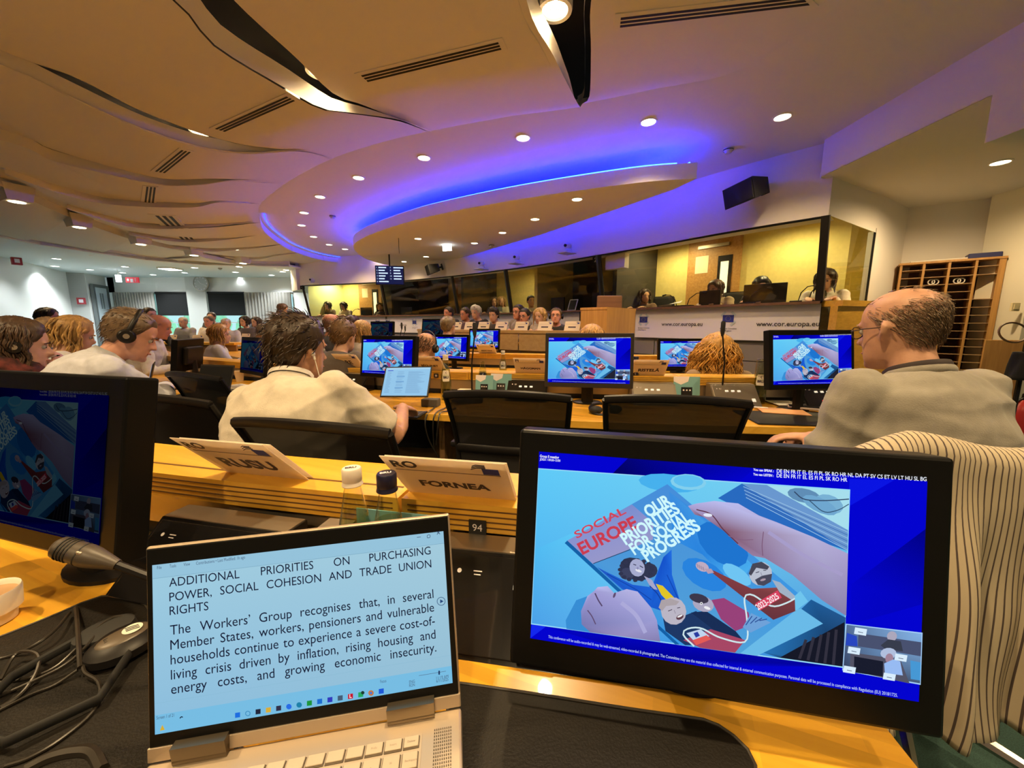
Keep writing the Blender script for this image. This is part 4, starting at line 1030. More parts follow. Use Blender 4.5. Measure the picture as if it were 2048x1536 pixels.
speaker(884, 538, .36, .22, .24, 'small black loudspeaker on the fascia beside the info screen', 15, 0, -30)
for u, v, lb in [(975, 532, 'left'), (1045, 520, 'middle'), (1145, 498, 'right')]:
    t = box_on_wall('dome_camera', 'camera', u, v, None, 'white swivel camera on a bracket, %s one of the three over the podium' % lb, -.16); WP = mat('white camera plastic', (.7, .7, .75), .4)
    mb = MB(); mb.box((0, -.07, .02), (.2, .018, .26)); obj('bracket', mb, WP, t)
    mb = MB(); mb.lathe([(.07, -.06), (.07, -.02), (.05, 0)], 16, Matrix.Rotation(R(-90), 4, 'X')); mb.ball((0, .045, 0), .062, 14, 8); obj('body', mb, WP, t, True)
    mb = MB(); mb.lathe([(.024, 0), (.024, .03)], 14, Matrix.Translation((0, .05, .05))); obj('lens', mb, DARK, t)
t = box_on_wall('dome_camera', 'camera', 640, 562, None, 'white swivel camera on the fascia at the far left of the booths', -.16)
mb = MB(); mb.box((0, -.07, .02), (.22, .018, .26)); obj('bracket', mb, WP, t); mb = MB(); mb.ball((0, .02, 0), .07, 14, 8); obj('body', mb, WP, t, True); mb = MB(); mb.lathe([(.026, 0), (.026, .03)], 12, Matrix.Translation((0, .03, .055))); obj('lens', mb, DARK, t)
# information screen
pz = at(780, 551, y=8.6)
t = thing('information_display', 'dark blue agenda screen hanging from the ceiling left of the speakers', 'screen', pz, R(8))
ww = 53 / FPX * 8.6 * 1.01; hh = 36 / FPX * 8.6
mb = MB(); mb.rbox((0, 0, 0), (ww, .07, hh), .008); obj('housing', mb, DARK, t)
mb = MB(); mb.box((0, -.037, 0), (ww * .95, .004, hh * .93)); s_ = obj('screen', mb, mat('agenda screen', (0, 0, 0), .3, emit=(.004, .008, .05), es=1.), t)
mb = MB(); M0 = Matrix.Translation((0, -.0405, 0)) @ Matrix.Rotation(R(90), 4, 'X')
for k, (a, b) in enumerate([(.16, .2), (.13, .14), (.19, .15), (.14, .17), (.12, .16), (.2, 0)]):
    yy = hh * (.36 - .145 * k); put_text(mb, str(k + 1), M0 @ Matrix.Translation((-ww * .45, yy, 0)), height=.03); mb.box((-ww * .38 + a / 2, yy + .014, 0), (a, .024, .0005), M0)
    if b: put_text(mb, str(k + 7), M0 @ Matrix.Translation((ww * .02, yy, 0)), height=.03); mb.box((ww * .14 + b / 2, yy + .014, 0), (b, .024, .0005), M0)
obj('lettering', mb, mat('screen letters', (0, 0, 0), .5, emit=(.6, .75, 1), es=1.0), s_)
mb = MB(); mb.tube([(0, 0, hh / 2), (0, 0, hh / 2 + .6)], .015, 6); obj('hanger', mb, DARK, t)
# hanging microphone rod and exit sign under the canopy
p = at(797, 476, z=zc0); mb = MB(); mb.tube([(0, 0, 0), (0, 0, -.24), (0, 0, -.27)], [.006, .004, .001], 6); o = obj('hanging_sensor', mb, MATTE, None, True, p); tag(o, 'thin dark rod hanging from the canopy near its left end', 'sensor')
p = at(894, 490, y=7.6); t = thing('exit_sign', 'lit white exit sign hanging under the canopy', 'sign', p, R(-40)); 
mb = MB(); mb.box((0, 0, 0), (.2, .05, .2)); obj('box', mb, mat('lit sign', (1, 1, 1), .5, emit=(.85, .95, 1), es=5), t); mb = MB(); mb.tube([(0, 0, .1), (0, 0, zc0 - p.z)], .008, 6); obj('hanger', mb, RIM, t)
def detector(p, label):
    t = thing('smoke_detector', label, 'detector', p, 0, 'smoke detectors')
    mb = MB(); mb.lathe([(.05, 0), (.05, -.02), (.035, -.03), (.03, -.05), (.001, -.052)], 16, cap=False); obj('body', mb, mat('detector plastic', (.6, .58, .55), .5), t, True); mb = MB(); mb.lathe([(.0515, -.022), (.0515, -.012)], 16, cap=False); obj('slot_ring', mb, DARK, t)
detector(at(1457, 297, z=ZC), 'smoke detector on the flat ceiling near the right end of the blue cove')
detector(at(665, 431, z=ZC), 'smoke detector on the flat ceiling at the left of the blue cove')
detector(at(983, 489, z=zc0), 'smoke detector under the canopy'); detector(at(440, 536, z=HC + 1.6), 'smoke detector in the back ceiling right of the clock'); detector(at(515, 559, z=HC + 1.6), 'small detector in the back ceiling above the curtain')
# back of the hall
def backp(u, v, dy=0): return at(u, v, y=YB - .02 - dy)
t = thing('wall_clock', 'round grey wall clock on the column between the windows', 'clock', backp(403, 567, .13)); rc = 15 / FPX * YB
mb = MB(); mb.lathe([(rc, 0), (rc * 1.0, .03), (rc * .9, .04)], 32, Matrix.Rotation(R(90), 4, 'X'), cap=False); obj('case', mb, STEEL, t, True)
mb = MB(); mb.lathe([(.001, .03), (rc * .92, .03)], 32, Matrix.Rotation(R(90), 4, 'X'), cap=False); obj('dial', mb, mat('clock dial', (.45, .46, .44), .5), t)
mb = MB()
for k in range(12): a = k * math.pi / 6; mb.box((rc * .75 * math.sin(a), -.034, rc * .75 * math.cos(a)), (.03, .004, .03))
obj('hour_marks', mb, BAN, t)
mb = MB()
for a, l in ((R(-40), .5), (R(114), .75)): mb.tube([(0, -.04, 0), (rc * l * math.sin(a), -.04, rc * l * math.cos(a))], .014, 4)
obj('hands', mb, mat('clock hands', (.75, .75, .72), .4), t)
BLK = mat('black roller blind', (.006, .006, .006), .9)
for ua, ub, lb in [(322, 385, 'left of the clock'), (425, 497, 'right of the clock')]:
    x0, x1 = bx(ua), bx(ub); za, zb2 = at(400, 587, y=YB).z, at(400, 630, y=YB).z
    t = thing('roller_blind', 'black roller blind half down in the window %s' % lb, 'blind', ((x0 + x1) / 2, YB - .06, za), 0, 'roller blinds'); mb = MB(); mb.box((0, 0, (zb2 - za) / 2), (x1 - x0, .01, za - zb2)); obj('cloth', mb, BLK, t)
    mb = MB(); mb.tube([(-(x1 - x0) / 2, 0, zb2 - za), ((x1 - x0) / 2, 0, zb2 - za)], .02, 6); obj('hem_bar', mb, DARK, t); mb = MB(); mb.tube([(-(x1 - x0) / 2, 0, .02), ((x1 - x0) / 2, 0, .02)], .035, 8); obj('roller', mb, DARK, t)
CURT = mat('grey curtain', (.42, .40, .36), .9)
for ua, ub, lb in [(240, 320, 'pleated grey curtain at the left window'), (498, 590, 'pleated pale curtain at the right window')]:
    x0, x1 = bx(ua), bx(ub); za = at(400, 585, y=YB).z; n = 90
    pt = [(lerp(x0, x1, k / n), YB - .1 + .05 * math.sin(k * 1.05)) for k in range(n + 1)]
    mb = MB(); mb.grid([[(x, y, 0) for x, y in pt], [(x, y, za) for x, y in pt]]); o = obj('curtain', mb, CURT, None, True); tag(o, lb, 'curtain', 'curtains of the back windows')
RED = mat('red sign', (.35, .02, .03), .5); REDE = mat('red lit sign', (.4, .02, .03), .5, emit=(.5, .02, .04), es=.6)
def sign_box(name, p, d, m, label, rz=0, mark=None):
    t = thing(name, label, 'sign', p, rz); mb = MB(); mb.box((0, 0, 0), d); obj('plate', mb, m, t)
    mb = MB()
    if mark == 'fire': mb.box((0, -d[1] / 2 - .004, -.02), (d[0] * .22, .004, d[2] * .6)); mb.box((d[0] * .28, -d[1] / 2 - .004, 0), (d[0] * .06, .004, d[2] * .6)); mb.ball((-d[0] * .3, -d[1] / 2 - .004, 0), (d[0] * .09, .003, d[2] * .25), 8, 6)
    else: mb.box((0, -d[1] / 2 - .004, 0), (d[0] * .5, .004, d[2] * .5))
    obj('pictogram', mb, BAN, t)
sign_box('fire_sign', backp(265, 560, 1.6), (.38, .04, .16), REDE, 'red fire equipment sign hanging before the window wall', 0, 'fire')
sign_box('fire_notice', Vector((-13.42, 12.25, at(181, 602, y=12.25).z)), (.2, .02, .2), RED, 'small red notice on the grey pilaster', R(28))
p = at(33, 522, y=9.6); sign_box('fire_alarm', p, (.16, .12, .18), RED, 'dark red alarm box high on the left wall', R(60))
p = backp(237, 557, 1.8); t = thing('exit_lamp', 'small lit white exit lamp in the back left corner', 'sign', p, R(30)); mb = MB(); mb.box((0, 0, 0), (.12, .05, .2)); obj('box', mb, MATS['lit sign'], t); mb = MB(); mb.tube([(0, 0, .1), (0, 0, HC + 1.6 - p.z)], .008, 6); obj('hanger', mb, RIM, t)
# door in the back left corner
dv = Vector((-.41, 1.0, 0)).normalized(); dn = Vector((dv.y, -dv.x, 0))
t = bpy.data.objects.new('door_4', None); link(t); t['kind'] = 'structure'; M = Matrix.Identity(4)
for i in range(3): M[i][0] = dv[i]; M[i][1] = (0, 0, 1)[i]; M[i][2] = dn[i]; M[i][3] = (-13.52, 12.9, 0)[i] + dn[i] * .03
t.matrix_world = M; zd = at(205, 574, y=12.9).z
mb = MB(); mb.box((0, zd / 2, 0), (.7, zd, .05)); obj('leaf', mb, mat('pale door', (.6, .7, .75), .5), t)
mb = MB(); mb.box((-.38, zd / 2, .01), (.09, zd + .06, .08)); mb.box((.38, zd / 2, .01), (.09, zd + .06, .08)); mb.box((0, zd + .02, .01), (.8, .09, .08)); obj('door_frame', mb, mat('dark door frame', (.12, .14, .14), .5), t)
mb = MB()
for k in range(2): mb.box((-.05 + k * .12, zd - .45, .03), (.07, .5, .004))
obj('lettering', mb, mat('grey print', (.2, .25, .28), .6), t)
# ================================================================ desks
ZD, ZL = .74, .895                              # worktop, raised ledge
LEATHER = mat('black leather pad', (.009, .0075, .006), .5, spec=.2, var=.3, vscale=8, bump=.12, bscale=350)
GROOVE = mat('dark groove', (.12, .05, .01), .7)
def desk_row(label, rl, x0, x1, seams, full=True):
    """curved desk with a raised ledge: rl radius of the ledge front"""
    a0, a1 = math.atan2(x0 - CX, CY - row(rl, x0)[0].y), math.atan2(x1 - CX, CY - row(rl, x1)[0].y)
    am = (a0 + a1) / 2; o_ = rowa(rl, am)
    t = thing('conference_desk', label, 'desk', o_, am, 'curved conference desks')
    def loc(r, a, z):
        q = rowa(r, a) - o_; c, s = math.cos(-am), math.sin(-am)
        return (q.x * c - q.y * s, q.x * s + q.y * c, z)
    def sector(ra, rb, z0, z1, aa, ab, n=None):
        n = n or max(3, int(abs(ab - aa) * 40))
        an = [lerp(aa, ab, k / n) for k in range(n + 1)]
        mb = MB()
        mb.grid([[loc(ra, a, z1) for a in an], [loc(rb, a, z1) for a in an], [loc(rb, a, z0) for a in an], [loc(ra, a, z0) for a in an], [loc(ra, a, z1) for a in an]])
        for a in (aa, ab): mb.add([loc(ra, a, z0), loc(rb, a, z0), loc(rb, a, z1), loc(ra, a, z1)], [(0, 1, 2, 3)])
        return mb
    cuts = [a0] + [math.atan2(s - CX, CY - row(rl, s)[0].y) for s in seams] + [a1]
    for aa, ab in zip(cuts, cuts[1:]):
        obj('worktop', sector(rl + .005, rl + .60, ZD - .028, ZD, aa, ab), BEECH, t)
        obj('worktop_edge', sector(rl + .60, rl + .612, ZD - .034, ZD + .001, aa, ab), BEECHE, t)
        g = .0012
        l = obj('ledge', sector(rl - .16, rl, ZL - .052, ZL, aa + g / 4, ab - g / 4), BEECHE, t)
        for k in range(4): obj('groove', sector(rl - .002, rl + .0008, ZL - .012 - k * .0105, ZL - .0095 - k * .0105, aa + g, ab - g), GROOVE, l)
        obj('groove', sector(rl - .05, rl - .044, ZL - .001, ZL + .0006, aa + g, ab - g), GROOVE, l)
        obj('steel_strip', sector(rl - .03, rl - .012, ZL - .125, ZL - .052, aa, ab), STEEL, t)
        obj('upright_panel', sector(rl - .03, rl - .015, ZD, ZL - .12, aa, ab), MATTE, t)
        obj('back_panel', sector(rl - .15, rl - .12, .0, ZL - .05, aa, ab), BROWN, t)
        obj('end_panel', sector(rl - .12, rl + .5, .0, ZD - .03, aa, aa + .03 / rl), BROWN, t)
    obj('end_panel', sector(rl - .12, rl + .5, .0, ZD - .03, a1 - .03 / rl, a1), BROWN, t)
    return t
desk_row('nearest curved beech desk carrying the open laptop and large monitor', 12.5, -5.2, .47, [-3.0, -1.6, -.21])
desk_row('second curved beech desk where the men in polo and grey shirt sit', 10.62, -6.2, 1.75, [-4.6, -3.0, -1.65, -.3, 1.05])
desk_row('third curved beech desk behind the row of name cards', 8.95, -5.6, 1.9, [-4.2, -2.9, -1.6, -.3, .9])
desk_row('fourth curved desk row in the middle of the hall', 7.75, -5.0, -.25, [-3.8, -2.6, -1.5])
FAR_DESKS = []
# short far rows at the left side of the hall
def far_desk(u, y, w, yaw, label, ztop=ZL):
    p = at(u, 650, y=y); t = thing('far_desk', label, 'desk', (p.x, p.y, 0), R(yaw), 'brown desks at the far left')
    mb = MB(); mb.box((0, 0, ztop - .02), (w, .3, .04)); obj('ledge', mb, BEECHE, t); mb = MB(); mb.box((0, .1, (ztop - .04) / 2), (w, .03, ztop - .04)); obj('front_panel', mb, BROWN, t)
    mb = MB(); mb.box((0, -.35, ZD - .015), (w, .55, .03)); obj('worktop', mb, BEECH, t)
    for s in (-1, 1): mb = MB(); mb.box((s * (w / 2 - .02), -.15, .36), (.03, .6, .7)); obj('end_panel', mb, BROWN, t)
    FAR_DESKS.append((Vector((p.x, p.y, 0)), yaw, w, ztop))
far_desk(365, 7.4, 2.6, 168, 'brown panelled desk left of the man in dark suit, with white cards'); far_desk(470, 8.6, 2.4, 160, 'brown panelled desk in the far middle with cards and monitors'); far_desk(390, 10.2, 3.2, 175, 'farthest brown desk below the clock')
# podium
PZ = HC - .075
pa, pb = at(1156, 664, z=PZ).copy(), None
pa = Vector((.86, 4.98, 0)); pb = Vector((-1.82, 7.45, 0)); dvp = (pb - pa).normalized(); npd = Vector((-dvp.y, dvp.x, 0)); npd = npd if npd.y > 0 else -npd
bulge = lambda s: -.22 * math.sin(math.pi * s)
def pod(s, off, z): p = pa.lerp(pb, s) + npd * (off + bulge(s)); return Vector((p.x, p.y, z))
t = thing('podium_desk', 'long curved light-brown panel desk of the speakers, with name cards on top', 'desk', pod(.5, 0, 0)); T = Matrix.Translation(-pod(.5, 0, 0))
S0 = [k / 24 for k in range(25)]
mb = MB(); mb.grid([[pod(s, 0, PZ) for s in S0], [pod(s, .28, PZ) for s in S0], [pod(s, .28, PZ - .04) for s in S0], [pod(s, .0, PZ - .04) for s in S0], [pod(s, 0, PZ) for s in S0]], T); obj('ledge', mb, wood_mat('podium maple', (.36, .22, .085), (.44, .29, .12), .8, .45, 'X'), t)
for k in range(8):
    ss = [lerp(k / 8 + .002, (k + 1) / 8 - .002, q / 3) for q in range(4)]; mb = MB(); mb.grid([[pod(s, .01, PZ - .04) for s in ss], [pod(s, .01, PZ - .28) for s in ss]], T); mb.grid([[pod(s, .05, PZ - .28) for s in ss], [pod(s, .05, .2) for s in ss]], T); mb.grid([[pod(s, .01, PZ - .28) for s in ss], [pod(s, .05, PZ - .28) for s in ss]], T)
    obj('front_board', mb, MATS['podium maple'], t)
mb = MB(); mb.grid([[pod(s, .28, PZ - .2) for s in S0], [pod(s, .85, PZ - .2) for s in S0], [pod(s, .85, PZ - .23) for s in S0], [pod(s, .28, PZ - .23) for s in S0], [pod(s, .28, PZ - .2) for s in S0]], T); obj('worktop', mb, BEECH, t)
mb = MB()
mb.prism([tuple(pod(s, -.05, 0).xy) for s in S0] + [tuple(pod(s, 1.9, 0).xy) for s in reversed(S0)], 0, .2); o = struct('floor_podium', mb, CARPET)
# lectern right of the podium
A, B, Cc = at(1161, 650, y=4.95), at(1213, 650, y=4.72), at(1270, 650, y=5.25); ztl = HC + .215
t = thing('lectern', 'tall oak lectern box at the right end of the podium', 'lectern', (B.x, B.y, 0)); D_ = A + Cc - B
mb = MB(); mb.prism([(q.x - B.x, q.y - B.y) for q in (B, Cc, D_, A)], 0, ztl - .03); obj('body', mb, OAK, t)
mb = MB(); mb.prism([((q.x - B.x) * 1.02 - .003, (q.y - B.y) * 1.02 - .003) for q in (B, Cc, D_, A)], ztl - .03, ztl); obj('top', mb, OAK, t)
mb = MB(); mb.rbox(((D_.x - B.x) * .5, (D_.y - B.y) * .5, ztl + .08), (.32, .05, .16), .01); obj('reading_screen', mb, DARKW, t)

# ================================================================ monitors
BEZ = mat('monitor bezel', (.005, .005, .005), .35, spec=.15); BEZD = mat('dark grey bezel', (.03, .026, .022), .45, spec=.2)
def monitor(M, w, label, dim=False, bez=(.024, .030, .034), m=None, stand=.07, group='desk monitors', basez=None, tilt=0):
    """M: frame whose XY plane is the lit panel, origin at its lower left corner, Z out of the screen"""
    h = w * MON_A; bl, bt, bb = bez
    t = thing('monitor', label, 'monitor', (0, 0, 0), 0, group); t.matrix_world = M
    W, H_ = w + 2 * bl, h + bt + bb
    mb = MB(); mb.rbox((w / 2, (h + bt - bb) / 2, -.024), (W, H_, .044), .004); obj('housing', mb, m or BEZ, t)
    mb = MB(); mb.rbox((w / 2, h / 2, -.06), (w * .7, h * .7, .04), .015); obj('back_cover', mb, DARK, t)
    s = obj('screen', MON_DIM if dim else MON_MESH, None, t); s.scale = (w, w, 1); s.location = (0, 0, -.0012)
    # stand: straight down to the desk whatever the tilt
    up = M.to_3x3().inverted() @ Vector((0, 0, 1)); top = Vector((w / 2, h * .3, -.07)); 
    wt = M @ top; drop = wt.z - (basez if basez is not None else ZD)
    mb = MB(); mb.tube([top, top - up * (drop - .01)], [(.035, .014)] * 2, 8, flat=(1, 0, 0)); obj('neck', mb, DARK, t)
    fw = (M.to_3x3().inverted() @ Vector((0, 0, 1))); X = Vector((1, 0, 0)); Y = fw.cross(X).normalized()
    B_ = top - up * (drop - .006) + Y * .03
    MM = Matrix.Identity(4)
    for i in range(3): MM[i][0] = X[i]; MM[i][1] = Y[i]; MM[i][2] = fw[i]; MM[i][3] = B_[i]
    mb = MB(); mb.lathe([(.085, -.006), (.085, .002), (.075, .006), (.03, .008)], 24, MM @ Matrix.Diagonal((1, .75, 1, 1))); obj('base', mb, DARK, t, True)
    return t
def frame(o, X, Y):
    X = Vector(X).normalized(); Y = Vector(Y); Y = (Y - X * Y.dot(X)).normalized(); Z = X.cross(Y); M = Matrix.Identity(4)
    for i in range(3): M[i][0] = X[i]; M[i][1] = Y[i]; M[i][2] = Z[i]; M[i][3] = o[i]
    return M
# the big one: lower left lit corner = TL + .23 * down
Xm, Dm = Vector((.987, -.183, -.018)), Vector((-.022, -.163, -.982))
TLm = Vector((.0275, .459, HC - .156))
monitor(frame(TLm + Dm * .2305, Xm, -Dm), .41, 'large black monitor in the right foreground showing a magazine', bez=(.025, .026, .036), group='desk monitors')
# left neighbour's monitor, seen at a slant
p1, p2 = at(245, 900, y=.60), None
ca, sa = math.cos(R(-16)), math.sin(R(-16))
Xl = Vector((ca, sa, 0)); Yl = Vector((-.16 * -sa * 0, .16, .985))
BRl = at(196, 1092, y=.545)
monitor(frame(BRl - Xl * .41, Xl, Vector((.04, .17, .98))), .41, 'dark slanted monitor at the left edge with a dim picture', dim=True, bez=(.036, .03, .03))
def row_monitor(u, vb, r, w, label, yaw=0, tilt=8, bezm=None, dim=False):
    p, a = seat(u, r); z = at(u, vb, y=p.y).z; a += R(yaw)
    X = Vector((math.cos(a), math.sin(a), 0)); Y = Vector((-math.sin(a) * math.sin(R(tilt)), math.cos(a) * math.sin(R(tilt)), math.cos(R(tilt))))
    return monitor(frame(Vector((p.x, p.y, z)) - X * w / 2, X, Y), w, label, bez=(.02, .028, .028), m=bezm, dim=dim)
row_monitor(1180, 766, 10.86, .47, 'monitor with magazine picture between the two empty chairs', bezm=BEZD)
row_monitor(767, 748, 10.86, .40, 'monitor with magazine picture behind the tablet of the man in polo', yaw=-6)
row_monitor(1640, 768, 10.95, .46, 'monitor with magazine picture half hidden by the bald man', yaw=10)
row_monitor(898, 716, 9.25, .40, 'monitor with magazine picture beside the balding head, third row', yaw=-8)
row_monitor(1372, 733, 9.2, .44, 'monitor behind the curly blonde hair, showing only its upper half')
row_monitor(967, 694, 8.05, .40, 'small bright monitor in front of the podium, fourth row', yaw=5)
row_monitor(493, 742, 10.9, .40, 'tilted monitor left of the man in polo, picture partly dark', yaw=-14, dim=True)
row_monitor(358, 733, 10.86, .38, 'thin tall-looking screen beside the man with headphones', yaw=-48, dim=True)
row_monitor(762, 672, 8.05, .36, 'small grey monitor left of the podium', yaw=20, dim=True)
row_monitor(865, 672, 8.05, .4, 'monitor just left of the man in black suit', yaw=-4, dim=True)

# ================================================================ name cards
CARD = mat('white card', (.85, .78, .66), .65); card_paper(CARD); CINK = mat('card print', (.035, .025, .05), .6)
def card(p, rz, code, name, label, w=.21, L=.15, lean=44, small=False, group='name cards'):
    """V-folded card standing in the groove of the ledge"""
    t = thing('name_card', label, 'name card', p, rz, group); a = R(lean)
    Mf = Matrix.Translation((0, -.004, 0)) @ Matrix.Rotation(a, 4, 'X') @ Matrix.Rotation(R(90), 4, 'X')     # face that leans to the viewer (-Y)
    mb = MB(); mb.box((0, L / 2, -.0008), (w, L, .0012), Mf); obj('front_leaf', mb, CARD, t)
    Mb = Matrix.Translation((0, .004, 0)) @ Matrix.Rotation(a, 4, 'X') @ Matrix.Rotation(R(90), 4, 'X'); mb = MB(); mb.box((0, L / 2 - .006, -.004), (w * .998, L * .95, .0012), Mb); obj('back_leaf', mb, CARD, t)
    mb = MB()
    tw = text_geo(name or 'H', .04)[2]; k = min(.27 * L, .62 * w / tw * .73)
    if not name: mb.box((0, L * .38, .0006), (w * .5, L * .14, .0004), Mf)
    else: put_text(mb, name, Mf @ Matrix.Translation((0, L * .27, .0006)), height=k, center=True, bold=.04)
    if code: put_text(mb, code, Mf @ Matrix.Translation((-w * .44, L * .77, .0006)), height=L * .16, bold=.035)
    mb.box((0, L * .70, .0004), (w * .88, .0012, .0004), Mf)
    obj('lettering', mb, CINK, t)
    mb = MB(); mb.box((w * .37, L * .79, .0006), (w * .13, L * .14, .0004), Mf); obj('flag', mb, FLAG, t)
    mb = MB()
    for q in range(3): mb.tube([Mf @ Vector((w * (.22 + q * .01), L * (.84 + q * .04), .001)), Mf @ Vector((w * .27, L * (.88 + q * .035), .001)), Mf @ Vector((w * .34, L * (.885 + q * .03), .001))], .0009, 4)
    obj('emblem', mb, CINK, t)
    return t
def ledge_pt(u, v, r): 
    p = at(u, v, z=ZL); d = (p.xy - Vector((CX, CY))).length; q = Vector((CX, CY)) + (p.xy - Vector((CX, CY))) * ((r - .047) / d); a = math.atan2(q.x - CX, CY - q.y)
    return Vector((q.x, q.y, ZL)), a
p, a = ledge_pt(918, 1003, 12.5); card(Vector((-.095, .692, ZL)), a, 'RO', 'FORNEA', 'white name card FORNEA on the nearest ledge beside the big monitor')
card(Vector((-.525, .79, ZL)), a - R(2), 'RO', 'RUSU', 'white name card RUSU on the nearest ledge, left of the bottles')
for u, nm, cd, lb in [(1063, 'HÄGGMAN', 'FI', 'white name card HÄGGMAN left of the middle monitor'), (1300, 'RISTELÄ', '', 'white name card RISTELÄ behind the dark bottle'), (862, 'BÉGUINET', '', 'white name card BÉGUINET below the balding head'), (702, 'RE', '', 'white name card half hidden behind the head of the man in polo')]:
    p, a = seat(u, 10.57); card(Vector((p.x, p.y, ZL)), a, cd, nm, lb)
for u, nm, cd, lb in [(975, 'ERSHU DIAZ', 'E', 'white name card ending in DIAZ on the third row'), (1352, '', '', 'white name card standing before the monitor behind the curly hair')]:
    p, a = seat(u, 8.9); card(Vector((p.x, p.y, ZL)), a, cd, nm, lb)
for k, s in enumerate([.045, .155, .26, .36, .46, .55, .65, .90, .965]):
    p = pod(s, .1, PZ); card(p, math.atan2(-dvp.y, -dvp.x), '', '', 'white name card on the podium ledge, %s from the lectern' % ORD[k], w=.24, L=.13, lean=-18, group='podium name cards')

for k, (p, yw, w_, zt_) in enumerate(FAR_DESKS):
    for q, fx in enumerate((-.36, -.12, .12, .36)):
        c_ = p + Matrix.Rotation(R(yw), 3, 'Z') @ Vector((fx * w_, .02, zt_)); card(c_, R(yw + 180), '', '', 'small white card on the %s brown desk at far left, %s on it' % (('nearest', 'middle', 'farthest')[k], ORD[q]), w=.24, L=.14, lean=-18, group='far name cards')
# ================================================================ consoles
CFACE = mat('console black face', (.010, .009, .009), .12, coat=.3); RBTN = mat('red button lit', (.5, .02, .02), .4, emit=(.9, .02, .03), es=.9); WBTN = mat('white button', (.8, .8, .75), .4, emit=(.9, .9, .8), es=.35)
def console(p, rz, label, w=.24, h=.09, steel=False, red=True):
    t = thing('conference_console', label, 'console', p, rz, 'microphone consoles')
    mb = MB(); mb.add([(-w / 2, -.16, 0), (w / 2, -.16, 0), (w / 2, 0, 0), (-w / 2, 0, 0), (-w / 2, -.05, h), (w / 2, -.05, h), (w / 2, 0, h), (-w / 2, 0, h)], [(3, 2, 1, 0), (4, 5, 6, 7), (0, 1, 5, 4), (1, 2, 6, 5), (2, 3, 7, 6), (3, 0, 4, 7)]); obj('body', mb, STEEL if steel else CFACE, t); mb = MB(); mb.box((0, -.025, h + .001), (w * .98, .048, .002)); obj('top_plate', mb, STEEL, t)
    s = Vector((0, .11, h)); l = s.length; n = Vector((0, -h, .11)) / l
    M = frame(Vector((0, -.16, 0)) + n * .001, (1, 0, 0), s)
    mb = MB(); mb.rbox((0, l / 2, .001), (w * .94, l * .92, .004), .0015, M); f = obj('face', mb, STEEL if steel else CFACE, t)
    mb = MB(); mb.rbox((-.01, l * .27, .004), (.045, .02, .006), .002, M); obj('microphone_button', mb, RBTN if red else WBTN, t)
    mb = MB()
    for x in (-.045, -.01, .025): mb.rbox((x, l * .68, .004), (.018, .012, .005), .0015, M)
    obj('selector_buttons', mb, WBTN, t)
    mb = MB(); mb.box((w * .36, l * .3, .0036), (.02, .022, .001), M); obj('pictogram', mb, WBTN, t)
    mb = MB(); mb.lathe([(.0, .0038), (.0036, .0038)], 14, M @ Matrix.Translation((-w * .38, l * .78, 0)), cap=False); mb.box((-w * .3, l * .79, .0036), (.014, .0016, .0008), M); mb.box((-w * .3, l * .755, .0036), (.011, .0016, .0008), M); obj('emblem', mb, BAN, t)
    return t
p, a = row(12.49, -.56); console(Vector((p.x, p.y, ZD)) + Vector((.02, -.03, 0)), a, 'black-faced console under the ledge beneath the RUSU card', w=.29, h=.10, red=False)
p, a = row(12.49, .09); console(Vector((p.x, p.y, ZD)) + Vector((-.02, -.01, 0)), a, 'black-faced console hidden behind the big monitor', w=.38, h=.10, red=False)
for u, st, lb in [(1060, False, 'black console with red button left of the middle monitor'), (1308, True, 'steel console with lit buttons right of the dark bottle'), (1466, True, 'steel console with red button beside the tall bottle'), (712, False, 'black console behind the man in polo'), (1640, False, 'console behind the right monitor')]:
    p, a = seat(u, 10.63); console(Vector((p.x, p.y, ZD)), a, lb, w=.26, h=.12, steel=st)
# small steel holder beside the near bottles
t = thing('card_holder', 'small steel holder next to the white-capped bottle', 'holder', (-.315, .635, ZD), a + R(-8))
mb = MB(); mb.box((0, 0, .06), (.05, .05, .12)); obj('body', mb, mat('dark steel', (.1, .09, .08), .4, .7), t); mb = MB(); mb.box((0, 0, .1215), (.052, .052, .003)); obj('lid', mb, STEEL, t)
t = thing('number_plate', 'black plate 94 on the edge of the nearest ledge', 'plate', (0, 0, 0)); p, a = row(12.503, -.062); t.location = (p.x, p.y, ZL - .04); t.rotation_euler = (0, 0, a)
mb = MB(); mb.box((0, -.001, 0), (.032, .003, .026)); obj('plate', mb, MATTE, t); mb = MB(); put_text(mb, '94', Matrix.Translation((0, -.0027, -.007)) @ Matrix.Rotation(R(90), 4, 'X'), height=.014, center=True); obj('lettering', mb, BAN, t)
for u, lb, s in [(870, 'small dark number plate under the BÉGUINET card', '72'), (1240, 'small dark number plate behind the middle monitor', '74')]:
    p, a = seat(u, 10.625); t = thing('number_plate', lb, 'plate', (p.x, p.y, ZL - .03), a); mb = MB(); mb.box((0, -.002, 0), (.034, .004, .03)); obj('plate', mb, MATTE, t); mb = MB(); mb.box((-.004, -.0045, 0), (.005, .001, .014)); mb.box((.005, -.0045, 0), (.005, .001, .014)); obj('print', mb, BAN, t)

